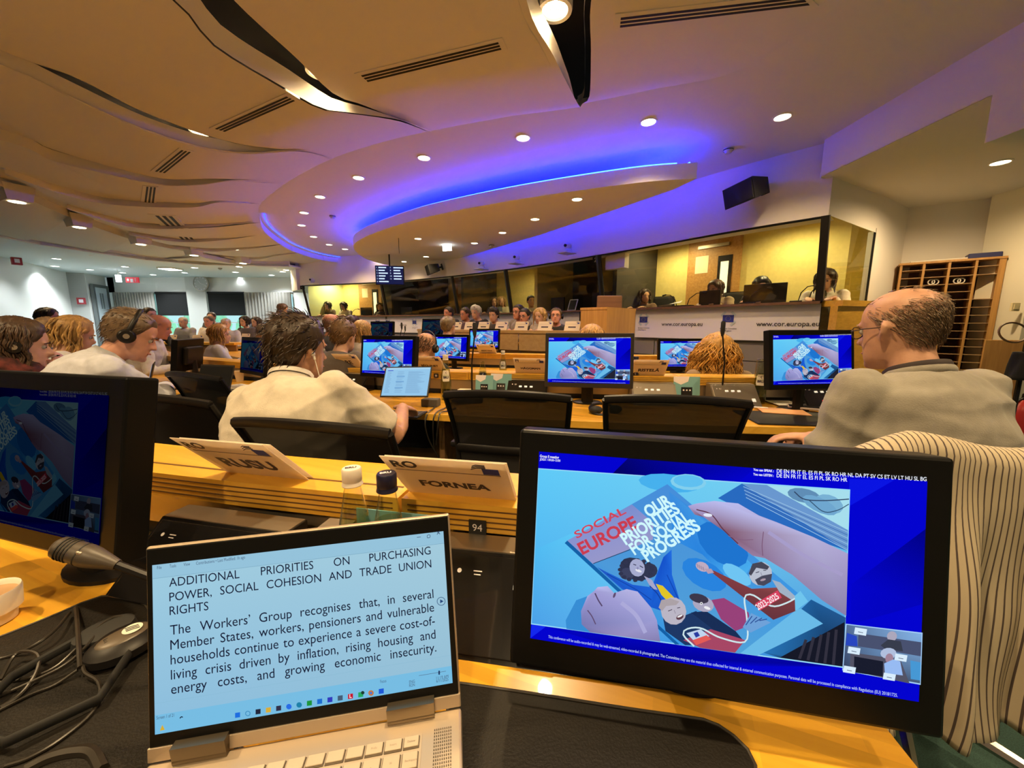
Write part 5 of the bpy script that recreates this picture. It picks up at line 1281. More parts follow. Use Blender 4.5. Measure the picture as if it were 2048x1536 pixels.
# ================================================================ leaflets, bottles, glasses, microphones
TEAL = mat('teal print', (.18, .42, .48), .6)
def leaflet(u, r, label, w=.12, h=.16):
    p, a = seat(u, r); t = thing('leaflet', label, 'leaflet', (p.x, p.y, ZD), a, 'teal leaflets'); M = Matrix.Rotation(R(-8), 4, 'X') @ Matrix.Rotation(R(90), 4, 'X')
    mb = MB(); mb.box((0, h / 2, 0), (w, h, .0015), M); obj('sheet', mb, TEAL, t)
    mb = MB(); mb.add([(-w / 2, h, .0012), (-w / 2, h * .82, .0012), (-w * .22, h * .7, .0012), (w * .05, h * .82, .0012), (w * .1, h, .0012)], [(0, 1, 2, 3, 4)], M); obj('logo_patch', mb, BAN, t)
    mb = MB(); mb.rbox((w * .0, h * .4, .002), (w * .42, h * .42, .002), .0008, M); obj('console_picture', mb, CFACE, t); mb = MB(); mb.box((0, h * .25, .0035), (w * .3, h * .08, .0006), M); obj('button_picture', mb, mat('red print', (.5, .03, .06), .5), t)
    mb = MB()
    for q in (-.12, 0, .12): mb.box((w * q, h * .5, .0035), (w * .06, h * .05, .0006), M)
    obj('key_picture', mb, BAN, t)
leaflet(1384, 10.70, 'teal leaflet with console picture leaning by the right microphone', .155, .165)
leaflet(1000, 10.70, 'teal leaflet with console picture right of the water bottles', .14, .16); leaflet(966, 10.72, 'teal leaflet behind the dark-labelled bottle', .12, .15)
p, a = row(12.46, -.25); t = thing('leaflet', 'teal leaflet glimpsed behind the two near bottles', 'leaflet', (-.21, .655, ZD), a); mb = MB(); mb.box((0, 0, .075), (.16, .002, .13)); obj('sheet', mb, TEAL, t)
p, a = seat(928, 10.74); mb = MB(); mb.rbox((0, 0, .03), (.09, .05, .055), .004); o = obj('tea_box', mb, mat('cream card box', (.7, .6, .42), .6), None, False, (p.x, p.y, ZD), (0, 0, a)); tag(o, 'small cream and blue box beside the tall clear bottle', 'box')
GL = glass_mat('bottle glass', (.86, .90, .80), 0, 2.4); GLC = glass_mat('bottle glass clear', (.93, .93, .90), 0, 2.2); WATER = glass_mat('water', (.80, .83, .68), .02, .8)
def bottle(p, label, cap, lab, txt='BRU', h=.245, r=.030, upturned=False, rz=0., s=1., labcol=None):
    t = thing('water_bottle', label, 'bottle', p, rz, 'water bottles'); prof = [(r * .9, 0), (r, .006), (r, h * .42), (r * .93, h * .55), (r * .62, h * .74), (r * .44, h * .86), (r * .42, h * .93)]
    mb = MB(); mb.lathe(prof, 24); obj('glass', mb, GL, t, True)
    mb = MB(); mb.lathe([(r * .84, .004), (r * .93, .01), (r * .93, h * .42), (r * .86, h * .55), (r * .66, h * .68)], 24); obj('water', mb, WATER, t, True)
    if cap:
        mb = MB(); mb.lathe([(r * .54, h * .88), (r * .56, h * .885), (r * .5, h * .91), (r * .52, h * .915), (r * .52, h * .99), (r * .47, h)], 24); c = obj('cap', mb, cap, t, True)
        mb = MB(); put_text(mb, txt, Matrix.Translation((0, -.003, h + .0006)) @ Matrix.Rotation(R(20), 4, 'Z'), height=.007, center=True, bold=.03); obj('lettering', mb, BAN if labcol == 'dark' else CINK, c)
    if lab:
        n = 14; q0, q1 = h * .42, h * .66
        def rad(z): return lerp(r * 1.012, r * .8, max(0, (z - h * .42) / (h * .26))) if z > h * .42 else r * 1.015
        mb = MB(); mb.grid([[(1.01 * rad(z) * math.sin(a_), -1.01 * rad(z) * math.cos(a_), z) for a_ in [lerp(-.75, .75, k / n) * min(1, 1.25 - abs(z - (q0 + q1) / 2) / (q1 - q0) * .9) for k in range(n + 1)]] for z in [lerp(q0, q1, k / 6) for k in range(7)]]); l = obj('label', mb, lab, t, True)
        mb = MB(); V, F, w_ = text_geo(txt, .05); k = .036 / w_
        zc = q0 + (q1 - q0) * .28
        mb.add([(1.03 * rad(zc + v[1] * k) * math.sin((v[0] * k - .018) / r), -1.03 * rad(zc + v[1] * k) * math.cos((v[0] * k - .018) / r), zc + v[1] * k) for v in V], F); obj('lettering', mb, BAN if labcol == 'dark' else CINK, l)
        mb = MB(); mb.tube([(.004, -1.03 * rad(q1 - .02), q1 - .022), (-.002, -1.03 * rad(q1 - .014), q1 - .014), (.004, -1.035 * rad(q1 - .01), q1 - .008)], .0014, 4); obj('emblem', mb, BAN if labcol == 'dark' else CINK, l)
    return t
CAPW = mat('white cap', (.75, .68, .58), .4); CAPB = mat('navy cap', (.012, .012, .035), .3); LABW = mat('white label', (.75, .7, .62), .5); LABB = mat('black label', (.02, .018, .03), .4)
bottle((-.262, .600, ZD), 'glass bottle with white cap in front of the nearest ledge', CAPW, None); bottle((-.198, .578, ZD), 'glass bottle with navy cap beside the white-capped one', CAPB, None, labcol='dark')
def rowbottle(u, v, label, cap, lab, labcol=None, h=.26, r=.033):
    p = at(u, v, z=ZD); return bottle(p, label, cap, lab, h=h, r=r, labcol=labcol, rz=math.atan2(p.x, p.y) * -1)
rowbottle(893, 799, 'tall clear bottle with pale label left of the water glass', CAPW, LABW, h=.29, r=.034)
rowbottle(966, 792, 'clear bottle with dark oval label beside the microphone', None, LABB, 'dark', h=.25)
rowbottle(1268, 797, 'dark bottle with navy cap right of the middle monitor', CAPB, LABB, 'dark', h=.275, r=.034)
tb = rowbottle(1517, 806, 'clear bottle with white oval label under an upturned glass', None, LABW, h=.27, r=.036)
rowbottle(1006, 762, 'small white-capped bottle behind the ledge, third row', CAPW, LABW); 
mb = MB(); mb.lathe([(.034, 0), (.036, .0), (.031, .105), (.0, .107), (.0, .104), (.028, .101), (.034, 0)], 20, cap=False); o = obj('drinking_glass', mb, GLC, None, True, tb.location + Vector((0, 0, .165))); tag(o, 'drinking glass put upside down over the bottle neck', 'glass')
mb = MB(); mb.lathe([(.022, 0), (.026, .006), (.03, .05), (.0285, .05), (.024, .008), (.001, .008)], 20, cap=False); p = at(1371, 799, z=ZD); o = obj('drinking_glass', mb, GLC, None, True, p); tag(o, 'low drinking glass in front of the teal leaflet', 'glass')
def stand_mic(u, v0, v1, y, label, tip=.05):
    b = at(u - 4, v1, z=ZD + .01); b = at(u - 5, v1, y=y); tp = at(u, v0, y=y)
    t = thing('gooseneck_microphone', label, 'microphone', (b.x, b.y, ZD), 0, 'desk microphones'); h = tp.z - ZD
    mb = MB(); mb.lathe([(.05, 0), (.05, .008), (.04, .014), (.012, .018)], 20); obj('base', mb, DARK, t, True)
    mb = MB(); mb.tube([(0, 0, .015), (.002, .002, h * .5), (tp.x - b.x, .0, h - .07)], [.0055, .0045, .0045], 8); obj('neck', mb, DARK, t, True)
    d = tp.x - b.x; mb = MB(); mb.tube([(d, 0, h - .09), (d, 0, h - .07), (d, 0, h - .055), (d, 0, h - .01), (d, 0, h)], [.006, .011, .0125, .0125, .008], 12); obj('head', mb, MATTE, t, True)
stand_mic(949, 645, 795, 2.35, 'tall thin microphone between the two clear bottles'); stand_mic(1447, 642, 805, 2.3, 'tall thin microphone in front of the curly blonde hair')
for u, v0, y, lb in [(612, 655, 6.9, 'thin dark microphone in the middle rows'), (810, 652, 6.4, 'thin dark microphone left of the podium'), (803, 645, 5.0, 'dark microphone stalk near the podium cards')]:
    stand_mic(u, v0, 690, y, lb)
# near microphone lying across the left monitor
t = thing('gooseneck_microphone', 'black microphone head lying before the left monitor', 'microphone', (-.40, .40, ZD), 0)
tipp, nk, en = at(112, 1092, y=.44), at(235, 1130, y=.445), at(330, 1165, y=.45)
q = lambda p: p - Vector(t.location)
d = (nk - tipp)
mb = MB(); mb.tube([q(tipp), q(tipp + d * .05), q(tipp + d * .5), q(tipp + d * .62), q(nk)], [.009, .0125, .0135, .0125, .0062], 16); obj('head', mb, mat('microphone shell', (.055, .042, .030), .45), t, True)
for k in (.12, .17, .22, .27, .42):
    mb = MB(); mb.tube([q(tipp + d * k), q(tipp + d * (k + .018))], .0139 if k < .4 else .0138, 16); obj('vent_ring', mb, MATTE, t)
for k in (.5, .54): mb = MB(); mb.ball(q(tipp + d * k) + Vector((0, -.009, .0095)), .0022, 8, 6); obj('screw', mb, STEEL, t)
mb = MB(); mb.tube([q(nk), q(nk.lerp(en, .5)), q(en), q(en + Vector((.06, .06, -.03))), q(en + Vector((.10, .12, -.06))), Vector((.12, .16, .0))], .005, 8); obj('neck', mb, DARK, t, True)

# ================================================================ laptop
Xp, Dp = Vector((.986, .152, .041)).normalized(), Vector((.076, -.21, -.977)); Up = (-Dp - Xp * (-Dp).dot(Xp)).normalized()
TL = Vector((-.388, .38, HC - .256)); LL = TL - Up * .174
CHAMP = mat('champagne aluminium', (.52, .42, .31), .38, .6); CHAMK = mat('key plastic', (.47, .385, .285), .5); KEDGE = mat('key gap', (.10, .075, .05), .7)
t = thing('laptop', 'open champagne laptop in the foreground showing a text page', 'laptop', LL); Ti = Matrix.Translation(-LL)
Ml = Ti @ frame(LL, Xp, Up)
mb = MB(); mb.rbox((.155, .0825, -.006), (.31 + .016, .221, .006), .0025, Ml); lid = obj('lid', mb, CHAMP, t)
mb = MB(); mb.rbox((.155, .0888, -.0030), (.31 + .012, .2045, .0032), .001, Ml); bz = obj('bezel', mb, BEZ, t)
s = obj('screen', LAP_MESH, None, t); s.matrix_local = Ml @ Matrix.Translation((0, 0, -.0009)) @ Matrix.Diagonal((.31, .31, 1, 1))
mb = MB(); mb.rbox((.155, -.0208, -.0040), (.31 + .016, .0145, .006), .001, Ml); obj('chin', mb, CHAMP, t)
Nn = (Vector((0, 0, 1)) - Xp * Xp.z).normalized(); 
HB = LL - Up * .0305                              # rear edge of the deck
Mb_ = Ti @ frame(HB, Xp, Nn.cross(Xp))          # X right, Y away from the viewer, Z up
bw, bd = .326, .222
mb = MB(); mb.rbox((.155, -bd / 2 + .004, -.0065), (bw, bd, .013), .003, Mb_); base = obj('base', mb, CHAMP, t)
for x in (.045, .262):
    mb = MB(); mb.tube([Mb_ @ Vector((x - .026, .004, .003)), Mb_ @ Vector((x + .026, .004, .003))], .0085, 14); mb.box((x, .002, .010), (.052, .012, .02), Mb_); obj('hinge', mb, mat('hinge metal', (.16, .13, .09), .3, .9), t, True)
mb = MB(); mb.box((.137, -.066, .0004), (.276, .092, .0006), Mb_); obj('keyboard_well', mb, mat('keyboard well', (.46, .375, .28), .5, .3), base)
pit = .0196; rows_ = [(-.0215, .011, 14), (-.0375, .0155, 14), (-.0565, .0155, 14), (-.0755, .0155, 13), (-.0945, .0155, 12)]
names = {(0, 13): 'Delete', (0, 12): 'Insert', (0, 11): 'PrtSc', (1, 13): 'Backspace', (1, 12): '=', (1, 11): '-', (1, 10): '0', (1, 9): '9', (1, 8): '8', (1, 7): '7', (2, 12): ']', (2, 11): '[', (2, 10): 'P', (2, 9): 'O'}
_keys = {}
for ri, (y, kh, n) in enumerate(rows_):
    x = .002
    for k in range(n):
        kw = pit - .0028
        if ri == 0: kw = 13 * pit / 14 + pit / 14 - .0028
        if (ri == 1 and k == 13): kw = .272 - x
        if k == n - 1: kw = .272 - x
        if kw < .004: break
        key = (round(kw, 4), kh)
        if key not in _keys:
            m1 = MB(); m1.rbox((0, 0, 0), (kw, kh, .0022), .0007); _keys[key] = m1.mesh('key', CHAMK); m2 = MB(); m2.rbox((0, -.0005, -.0006), (kw + .0016, kh + .0016, .0012), .0005); _keys[('g',) + key] = m2.mesh('key_skirt', KEDGE)
        o = bpy.data.objects.new('key', _keys[key]); link(o, base); o.matrix_local = Mb_ @ Matrix.Translation((x + kw / 2, y - kh / 2, .0022))
        o2 = bpy.data.objects.new('key_skirt', _keys[('g',) + key]); link(o2, base); o2.matrix_local = Mb_ @ Matrix.Translation((x + kw / 2, y - kh / 2, .0016))
        if (ri, k) in names:
            mb = MB(); put_text(mb, names[(ri, k)], Mb_ @ Matrix.Translation((x + kw * (.5 if ri != 1 or k != 13 else .6), y - kh * .62, .00345)), height=.0022 if len(names[(ri, k)]) > 1 else .0036, center=True); obj('key_legend', mb, mat('key legend', (.24, .19, .14), .6), base)
        x += kw + .0028
mb = MB()
for k in range(9):
    for j in range(30): mb.box((.2885 + k * .0022, -.018 - j * .0034, .0004), (.0011, .0017, .0005), Mb_)
o = obj('speaker_grille', mb, KEDGE, base); o['kind'] = 'stuff'
# ================================================================ things on the near desk
rowa1 = math.atan2(-.2 - CX, CY - .67)
def dl(x, y, z=0.):                              # local desk frame of the nearest row (x along, y away)
    c, s_ = math.cos(rowa1), math.sin(rowa1); o_ = Vector((-.2, .67, 0)); return Vector((o_.x + x * c - y * s_, o_.y + x * s_ + y * c, ZD + z))
def pad(cx, cy, w, h, label, r=.05, rot=0):
    t = thing('desk_pad', label, 'desk pad', dl(cx, cy), rowa1 + R(rot), 'black leather desk pads'); pts = []
    for (sx, sy, a0) in ((1, 1, 0), (-1, 1, 90), (-1, -1, 180), (1, -1, 270)):
        for k in range(7): a = R(a0 + k * 15); pts.append((sx * (w / 2 - r) + r * math.cos(a), sy * (h / 2 - r) + r * math.sin(a)))
    mb = MB(); mb.prism(pts, .0, .004); obj('sheet', mb, LEATHER, t)
    mb = MB(); mb.tube([(x, y, .004) for x, y in pts], .0022, 6, closed=True); obj('stitched_edge', mb, mat('pad edge', (.03, .024, .018), .5), t, True)
def padq(px, label):                             # pad outlined by its corners on the desk top
    P = [at(u, v, z=ZD) for u, v in px]; c = sum(P, Vector()) / len(P); Q = catmull([(p - c) for p in P] + [P[0] - c], 60)[:-1]
    t = thing('desk_pad', label, 'desk pad', c, 0, 'black leather desk pads'); mb = MB(); mb.prism([(q.x, q.y) for q in Q], 0, .004); obj('sheet', mb, LEATHER, t)
    mb = MB(); mb.tube([(q.x, q.y, .004) for q in Q], .002, 6, closed=True); obj('stitched_edge', mb, mat('pad edge', (.03, .024, .018), .5), t, True)
padq([(-260, 1420), (-100, 1320), (0, 1279), (120, 1230), (190, 1200), (235, 1196), (275, 1206), (300, 1225), (420, 1400), (560, 1700), (300, 1900), (-200, 1700)], 'black leather pad under the cables and laptop, left foreground')
padq([(890, 1368), (960, 1377), (1100, 1398), (1250, 1422), (1400, 1444), (1430, 1453), (1475, 1485), (1510, 1536), (1500, 1640), (1440, 1900), (1100, 2000), (940, 1800)], 'black leather pad under the big monitor')
# earphone set with logo disc
t = thing('headset', 'black headset with a logo disc lying on the left pad', 'headset', at(252, 1300, z=ZD + .004), R(-35)); o_ = Vector(t.location); Ri = Matrix.Rotation(R(35), 4, 'Z')
mb = MB(); mb.lathe([(.030, 0), (.036, .006), (.035, .016), (.026, .024), (.0, .026)], 22, Matrix.Diagonal((1.0, 1.2, 1, 1)), cap=False); obj('ear_cup', mb, DARK, t, True)
mb = MB(); mb.ball((.0, .0, .0225), (.020, .031, .006), 18, 10); obj('shell', mb, mat('brown grey plastic', (.085, .065, .045), .4), t, True)
mb = MB(); mb.lathe([(.0, 0), (.0115, 0)], 20, Matrix.Translation((.0, .010, .0286)), cap=False); lg = obj('logo_disc', mb, mat('silver disc', (.6, .62, .55), .4), t)
mb = MB()
for k in (-1, 0, 1): mb.tube([(k * .004 - .003, .003, .0290), (k * .004 - .001, .010, .0291), (k * .004 + .002, .017, .0290)], .0006, 4)
obj('logo_lines', mb, DARK, lg)
mb = MB()
for k in range(3): mb.box((-.006 + k * .004, -.017, .0265), (.0012, .005, .002))
obj('slits', mb, MATTE, t)
mb = MB(); mb.lathe([(.024, 0), (.028, .004), (.026, .016), (.012, .018)], 20, Matrix.Translation((-.055, -.012, 0)) @ Matrix.Diagonal((1, 1.3, 1, 1))); obj('ear_cup', mb, MATTE, t, True)
mb = MB(); mb.tube([(-.07, -.03, .01), (-.045, -.10, .012), (.02, -.14, .014), (.08, -.11, .012), (.09, -.04, .01), (.03, .0, .012)], [(.007, .004)] * 6, 8); obj('headband', mb, MATTE, t, True)
CABLE = mat('black cable', (.02, .016, .012), .35)
def cable(px, label, r=.0022, lift=None, name='cable', z=ZD + .006):
    P = []
    for k, q in enumerate(px): zz = z + (q[2] if len(q) > 2 else 0); P.append(at(q[0], q[1], z=zz))
    C_ = catmull(P, len(P) * 6); o_ = P[0]; mb = MB(); mb.tube([p - o_ for p in C_], r, 7); o = obj(name, mb, CABLE, None, True, o_); return tag(o, label, 'cable', 'black cables on the pad')
cable([(-40, 1325), (20, 1312), (70, 1290, .01), (110, 1260, .012), (140, 1225, .006)], 'thin black cable running up the pad edge at far left')
cable([(152, 1215), (155, 1250, .012), (158, 1300, .016), (160, 1335, .01)], 'short thick cable standing up from the pad beside the headset', r=.003)
cable([(0, 1360), (30, 1310, .01), (60, 1303, .014), (78, 1315, .012), (70, 1350, .006), (40, 1390), (0, 1415)], 'cable looped at the left edge of the pad')
cable([(-20, 1368), (60, 1355), (110, 1335, .004), (150, 1300, .01), (190, 1260, .014), (225, 1235, .016), (250, 1236, .012), (245, 1250, .008), (225, 1260)], 'long cable crossing the pad to the headset loop')
cable([(-20, 1400), (60, 1365, .004), (130, 1330, .01), (175, 1290, .014), (205, 1255, .012), (170, 1320, .006)], 'second cable crossing the pad beside the long one')
cable([(165, 1325, .01), (170, 1345, .008), (195, 1362, .004), (200, 1390), (180, 1430), (120, 1480), (60, 1515), (10, 1532)], 'pale-edged cable curling down to the lower left corner')
cable([(-20, 1430), (60, 1390), (110, 1370), (155, 1340, .006)], 'short cable end left of the headset')
cable([(50, 1540), (100, 1515), (150, 1503), (185, 1506), (205, 1540)], 'black strap bent at the bottom edge of the picture', r=.006)
# cup at the left edge
t = thing('cup', 'white cup cut off by the left edge of the picture', 'cup', at(-14, 1245, z=ZD), 0); CER = mat('white ceramic', (.82, .72, .6), .35)
mb = MB(); mb.lathe([(.022, 0), (.026, .002), (.028, .018), (.034, .021), (.0365, .052), (.0355, .055), (.033, .052), (.03, .024), (.0, .02)], 28, cap=False); obj('bowl', mb, CER, t, True)
mb = MB(); mb.tube([(-.034, 0, .045), (-.05, 0, .045), (-.052, 0, .03), (-.034, 0, .026)], .004, 8); obj('handle', mb, CER, t, True); mb = MB(); mb.lathe([(0, .046), (.0325, .046)], 24, cap=False); obj('coffee', mb, mat('milky coffee', (.4, .24, .12), .3), t)
# ================================================================ chairs
MESHM = bpy.data.materials.new('black chair mesh'); MESHM.use_nodes = True
_n = MESHM.node_tree; _b = _n.nodes['Principled BSDF']; _b.inputs['Base Color'].default_value = (.010, .009, .009, 1); _b.inputs['Roughness'].default_value = .55; _b.inputs['Alpha'].default_value = .97
SEATM = mat('black seat cloth', (.012, .011, .011), .85, bump=.2, bscale=500); CHROME = mat('chrome', (.6, .55, .48), .15, 1.0)
def make_chair():
    t = thing('office_chair', 'x', 'chair', (0, 0, 0), 0, 'black mesh office chairs')
    # back faces -Y (the sitter looks along +Y)
    W, z0, z1, n = .25, .52, .955, 12
    def bp(s, k): x = lerp(-W, W, s) * lerp(.86, 1., k); return (x, -.25 - .035 * math.cos(math.pi * (s - .5)) - .07 * k * k + .03 * math.sin(math.pi * k), lerp(z0, z1, k) - .018 * (2 * s - 1) ** 2 * k)
    mb = MB(); mb.grid([[bp(s / n, k / 8) for s in range(n + 1)] for k in range(9)]); obj('back_mesh', mb, MESHM, t, 'all')
    mb = MB(); mb.tube([Vector(bp(s / 24, 1)) for s in range(25)], [(.016, .012)] * 25, 8); obj('top_rail', mb, DARK, t, True)
    for s in (0, 1): mb = MB(); mb.tube([Vector(bp(s, k / 8)) for k in range(9)], .011, 8); obj('side_rail', mb, DARK, t, True)
    mb = MB(); mb.tube([Vector(bp(s / 12, 0)) for s in range(13)], .011, 8); obj('lower_rail', mb, DARK, t, True)
    mb = MB(); mb.tube([Vector(bp(s / 12, .42)) + Vector((0, -.008, 0)) for s in range(13)], [(.018, .006)] * 13, 8); obj('lumbar_bar', mb, DARK, t, True)
    mb = MB(); mb.rbox((0, .0, .455), (.48, .46, .07), .03, seg=3); obj('seat', mb, SEATM, t, True)
    mb = MB(); mb.tube([(0, -.2, .44), (0, -.29, .46), (0, -.3, .62)], [(.03, .015)] * 3, 8); obj('back_arm', mb, DARK, t, True)
    for s in (-1, 1):
        mb = MB(); mb.tube([(s * .22, .02, .43), (s * .28, .02, .45), (s * .285, .02, .64)], .014, 8); a = obj('armrest', mb, DARK, t, True); mb = MB(); mb.rbox((s * .285, .03, .655), (.07, .24, .03), .012); obj('armrest_pad', mb, DARK, a, True)
    mb = MB(); mb.tube([(0, 0, .42), (0, 0, .12)], [.028, .022], 12); obj('gas_post', mb, CHROME, t, True)
    for k in range(5):
        a = k * 2 * math.pi / 5 + .3; mb = MB(); mb.tube([(0, 0, .11), (.28 * math.cos(a), .28 * math.sin(a), .075)], [.024, .016], 8); l = obj('base_leg', mb, CHROME, t, True); mb = MB(); mb.lathe([(.028, -.02), (.03, 0), (.028, .02)], 12, Matrix.Translation((.28 * math.cos(a), .28 * math.sin(a), .03)) @ Matrix.Rotation(R(90), 4, 'X')); obj('caster', mb, DARK, l, True)
    return t
CHAIR0 = make_chair(); _cu = [False]
def chair(p, yaw, label):
    if not _cu[0]:
        _cu[0] = True; CHAIR0.location = (p[0], p[1], 0); CHAIR0.rotation_euler = (0, 0, yaw); CHAIR0['label'] = label; return CHAIR0
    return clone(CHAIR0, (p[0], p[1], 0), yaw, label, 'black mesh office chairs')

# ================================================================ people
SKIN = {}
def skin(c): return mat('skin %.2f %.2f' % (c[0], c[1]), c, .5, var=.10, vscale=30, bump=.05, bscale=200)
HEADP = [(0.0, .026, .062, .030), (.012, .040, .082, .000), (.03, .052, .090, -.030), (.055, .060, .091, -.062), (.085, .066, .089, -.082), (.115, .071, .086, -.094), (.145, .0745, .090, -.099), (.17, .0735, .087, -.098), (.19, .068, .077, -.090), (.207, .057, .060, -.076), (.220, .041, .036, -.054), (.2285, .020, .008, -.028), (.231, .002, -.008, -.012)]
def head_ring(z):
    z = max(0, min(.231, z))
    for a, b in zip(HEADP, HEADP[1:]):
        if z <= b[0]: k = (z - a[0]) / (b[0] - a[0]); return tuple(lerp(a[i], b[i], k) for i in (1, 2, 3))
    return HEADP[-1][1:]
def head_pt(th, z, t=0.):
    w, f, b = head_ring(z); c, s = math.cos(th), math.sin(th); q = lambda v: math.copysign(abs(v) ** .92, v)
    p = Vector((w * q(c), (f + b) / 2 + (f - b) / 2 * q(s), z))
    if t:
        n = Vector((c / max(w, .02), s / max((f - b) / 2, .02), 0)).normalized()
        up = smooth((z - .15) / .08); n = (n * (1 - up * .85) + Vector((0, 0, 1)) * up).normalized(); p = p + n * t
    return p
def remesh(mbx, voxel, it=4, fac=.5):
    me = mbx.mesh('tmp'); o = bpy.data.objects.new('tmp', me); COL.objects.link(o)
    m = o.modifiers.new('r', 'REMESH'); m.mode = 'VOXEL'; m.voxel_size = voxel; m.adaptivity = 0
    if it: k = o.modifiers.new('s', 'SMOOTH'); k.factor = fac; k.iterations = it
    r = bpy.data.meshes.new_from_object(o.evaluated_get(bpy.context.evaluated_depsgraph_get()))
    bpy.data.objects.remove(o); bpy.data.meshes.remove(me)
    r.polygons.foreach_set('use_smooth', [True] * len(r.polygons))
    return r
def hand(mb, w, fwd, nrm, curl=.6, side=1, s=1., spread=.0):
    """palm with five separate fingers from the wrist w; fwd along the hand, nrm = back of the hand; side +1: thumb towards +X' """
    f = fwd.normalized(); n = (nrm - f * nrm.dot(f)).normalized(); x = f.cross(n) * side
    P = lambda a, b, c: w + (x * a + f * b + n * c) * s
    mb.tube([P(0, -.01, 0), P(0, .02, 0), P(0, .055, 0), P(0, .085, -.002)], [(.018 * s, .024 * s), (.015 * s, .031 * s), (.014 * s, .039 * s), (.011 * s, .038 * s)], 12, flat=tuple(n))
    for k, (ox, L) in enumerate(((.029, .070), (.0095, .080), (-.0105, .074), (-.029, .058))):
        b0 = P(ox, .082, 0); dr = (f + x * ox * (2.2 + spread)).normalized(); pts = [b0]; a = .25 * curl; ax = dr
        for q, fr in enumerate((.45, .32, .23)):
            a += curl * (.55 if q else .25); dd = ax * math.cos(a) - n * math.sin(a); pts.append(pts[-1] + dd * L * fr * s)
        mb.tube(pts, [.0092 * s, .0088 * s, .0080 * s, .0066 * s], 8)
    dr = (x * .8 + f * .62 - n * .25).normalized(); a = P(.028, .025, -.004); mb.tube([a, a + dr * .035 * s, a + (dr * .055 + f * .012) * s, a + (dr * .066 + f * .032) * s], [.014 * s, .0108 * s, .0098 * s, .0075 * s], 8)
class Pose: pass
def person(label, u, v, y, yaw=None, skinc=(.55, .30, .19), top=(.7, .68, .6), hair=(.08, .05, .03), style='short', lean=12, side=0, twist=0, hyaw=0, hpitch=0, hroll=0, sleeve='long', lod=1, arms=None, warms=None, group='people in the hall', s=1., collar=False, trousers=(.02, .02, .025), stand=False, lower=True, face=None, topmat=None, extra=None, hz=None, fat=1., strands=None):
    """a seated (or standing) figure whose head centre is seen at (u, v) at distance y; +Y of the figure is where it looks"""
    T = at(u, v, y=y) if not isinstance(u, Vector) else u
    if yaw is None: yaw = math.atan2(T.x - CX, CY - T.y)
    else: yaw = R(yaw)
    vox = (.007, .011, .017)[lod]
    hip = .55 if not stand else .92
    ln, sd = R(lean), R(side)
    d = Vector((math.sin(sd), math.sin(ln), math.cos(ln) * math.cos(sd))).normalized()
    d2 = Vector((math.sin(sd) * .8, math.sin(ln * 1.35), math.cos(ln * 1.35))).normalized()   # upper back bends further
    p0 = Vector((0, 0, hip)); p1 = p0 + d * .26 * s; p2 = p1 + d2 * .22 * s                   # pelvis, waist top, shoulder line
    nb = p2 + d2 * .055 * s
    nk = (d2 + Vector((0, .25, .3))).normalized(); hb = nb + nk * .048 * s                       # head pivot
    Mh = Matrix.Translation(hb) @ Matrix.Rotation(R(hyaw), 4, 'Z') @ Matrix.Rotation(R(-hpitch), 4, 'X') @ Matrix.Rotation(R(hroll), 4, 'Y') @ Matrix.Translation((0, .018, -.045)) @ Matrix.Scale(s, 4)
    hc = Mh @ Vector((0, 0, .12)); 
    dz = T.z - hc.z if hz is None else hz
    root_xy = Vector((T.x, T.y, 0)) - (Matrix.Rotation(yaw, 3, 'Z') @ Vector((hc.x, hc.y, 0)))
    t = thing('person', label, 'person', (root_xy.x, root_xy.y, 0), yaw, group)
    U = Matrix.Translation((0, 0, dz)); up = lambda p: p + Vector((0, 0, dz))
    p0, p1, p2, nb, hb = map(up, (p0, p1, p2, nb, hb)); Mh = U @ Mh; hip += dz
    rx = Matrix.Rotation(R(twist), 3, 'Z') @ Vector((1, 0, 0)); rx = (rx - d2 * rx.dot(d2)).normalized()
    sh = {k: p2 - d2 * .015 + rx * (k * .165 * s * (.5 + .5 * fat)) for k in (-1, 1)}
    # ---- torso rings
    def torso(mb, e, bot=0.):
        q = [(p0 - d * (.09 + bot), .165, .125), (p0, .178, .132), (p0.lerp(p1, .5), .165, .122), (p1, .172, .124), (p1.lerp(p2, .5), .188, .125), (p2 - d2 * .03, .182, .112), (p2 + d2 * .012, .135, .088), (p2 + d2 * .035, .085, .07)]
        mb.tube([a[0] for a in q], [((a[1] * fat + e) * s, (a[2] * fat + e) * s) for a in q], 20, flat=tuple(rx))
        for k in (-1, 1): mb.ball(sh[k], (.062 + e) * s, 12, 8)
    body = MB()
    torso(body, -.012)
    body.tube([nb - nk * .06, nb - nk * .02, hb, Mh @ Vector((0, -.02, .07))], [.062 * s, .055 * s, .052 * s, .05 * s], 14)
    rings = [[head_pt(2 * math.pi * k / 28, z) for k in range(28)] for z in [.0] + [.231 * (i / 22) for i in range(1, 23)]]
    hv = MB(); hv.grid(rings, None, closed=True); hv.f.append(tuple(range(27, -1, -1))); hv.f.append(tuple(range(len(hv.v) - 28, len(hv.v)))); body.add(hv.v, hv.f, Mh)
    # nose, brows, lips, ears, eye sockets are part of the surface
    body.tube([Mh @ Vector((0, .083, .128)), Mh @ Vector((0, .099, .098)), Mh @ Vector((0, .108, .085)), Mh @ Vector((0, .092, .076))], [.006 * s, .010 * s, .0125 * s, .007 * s], 8)
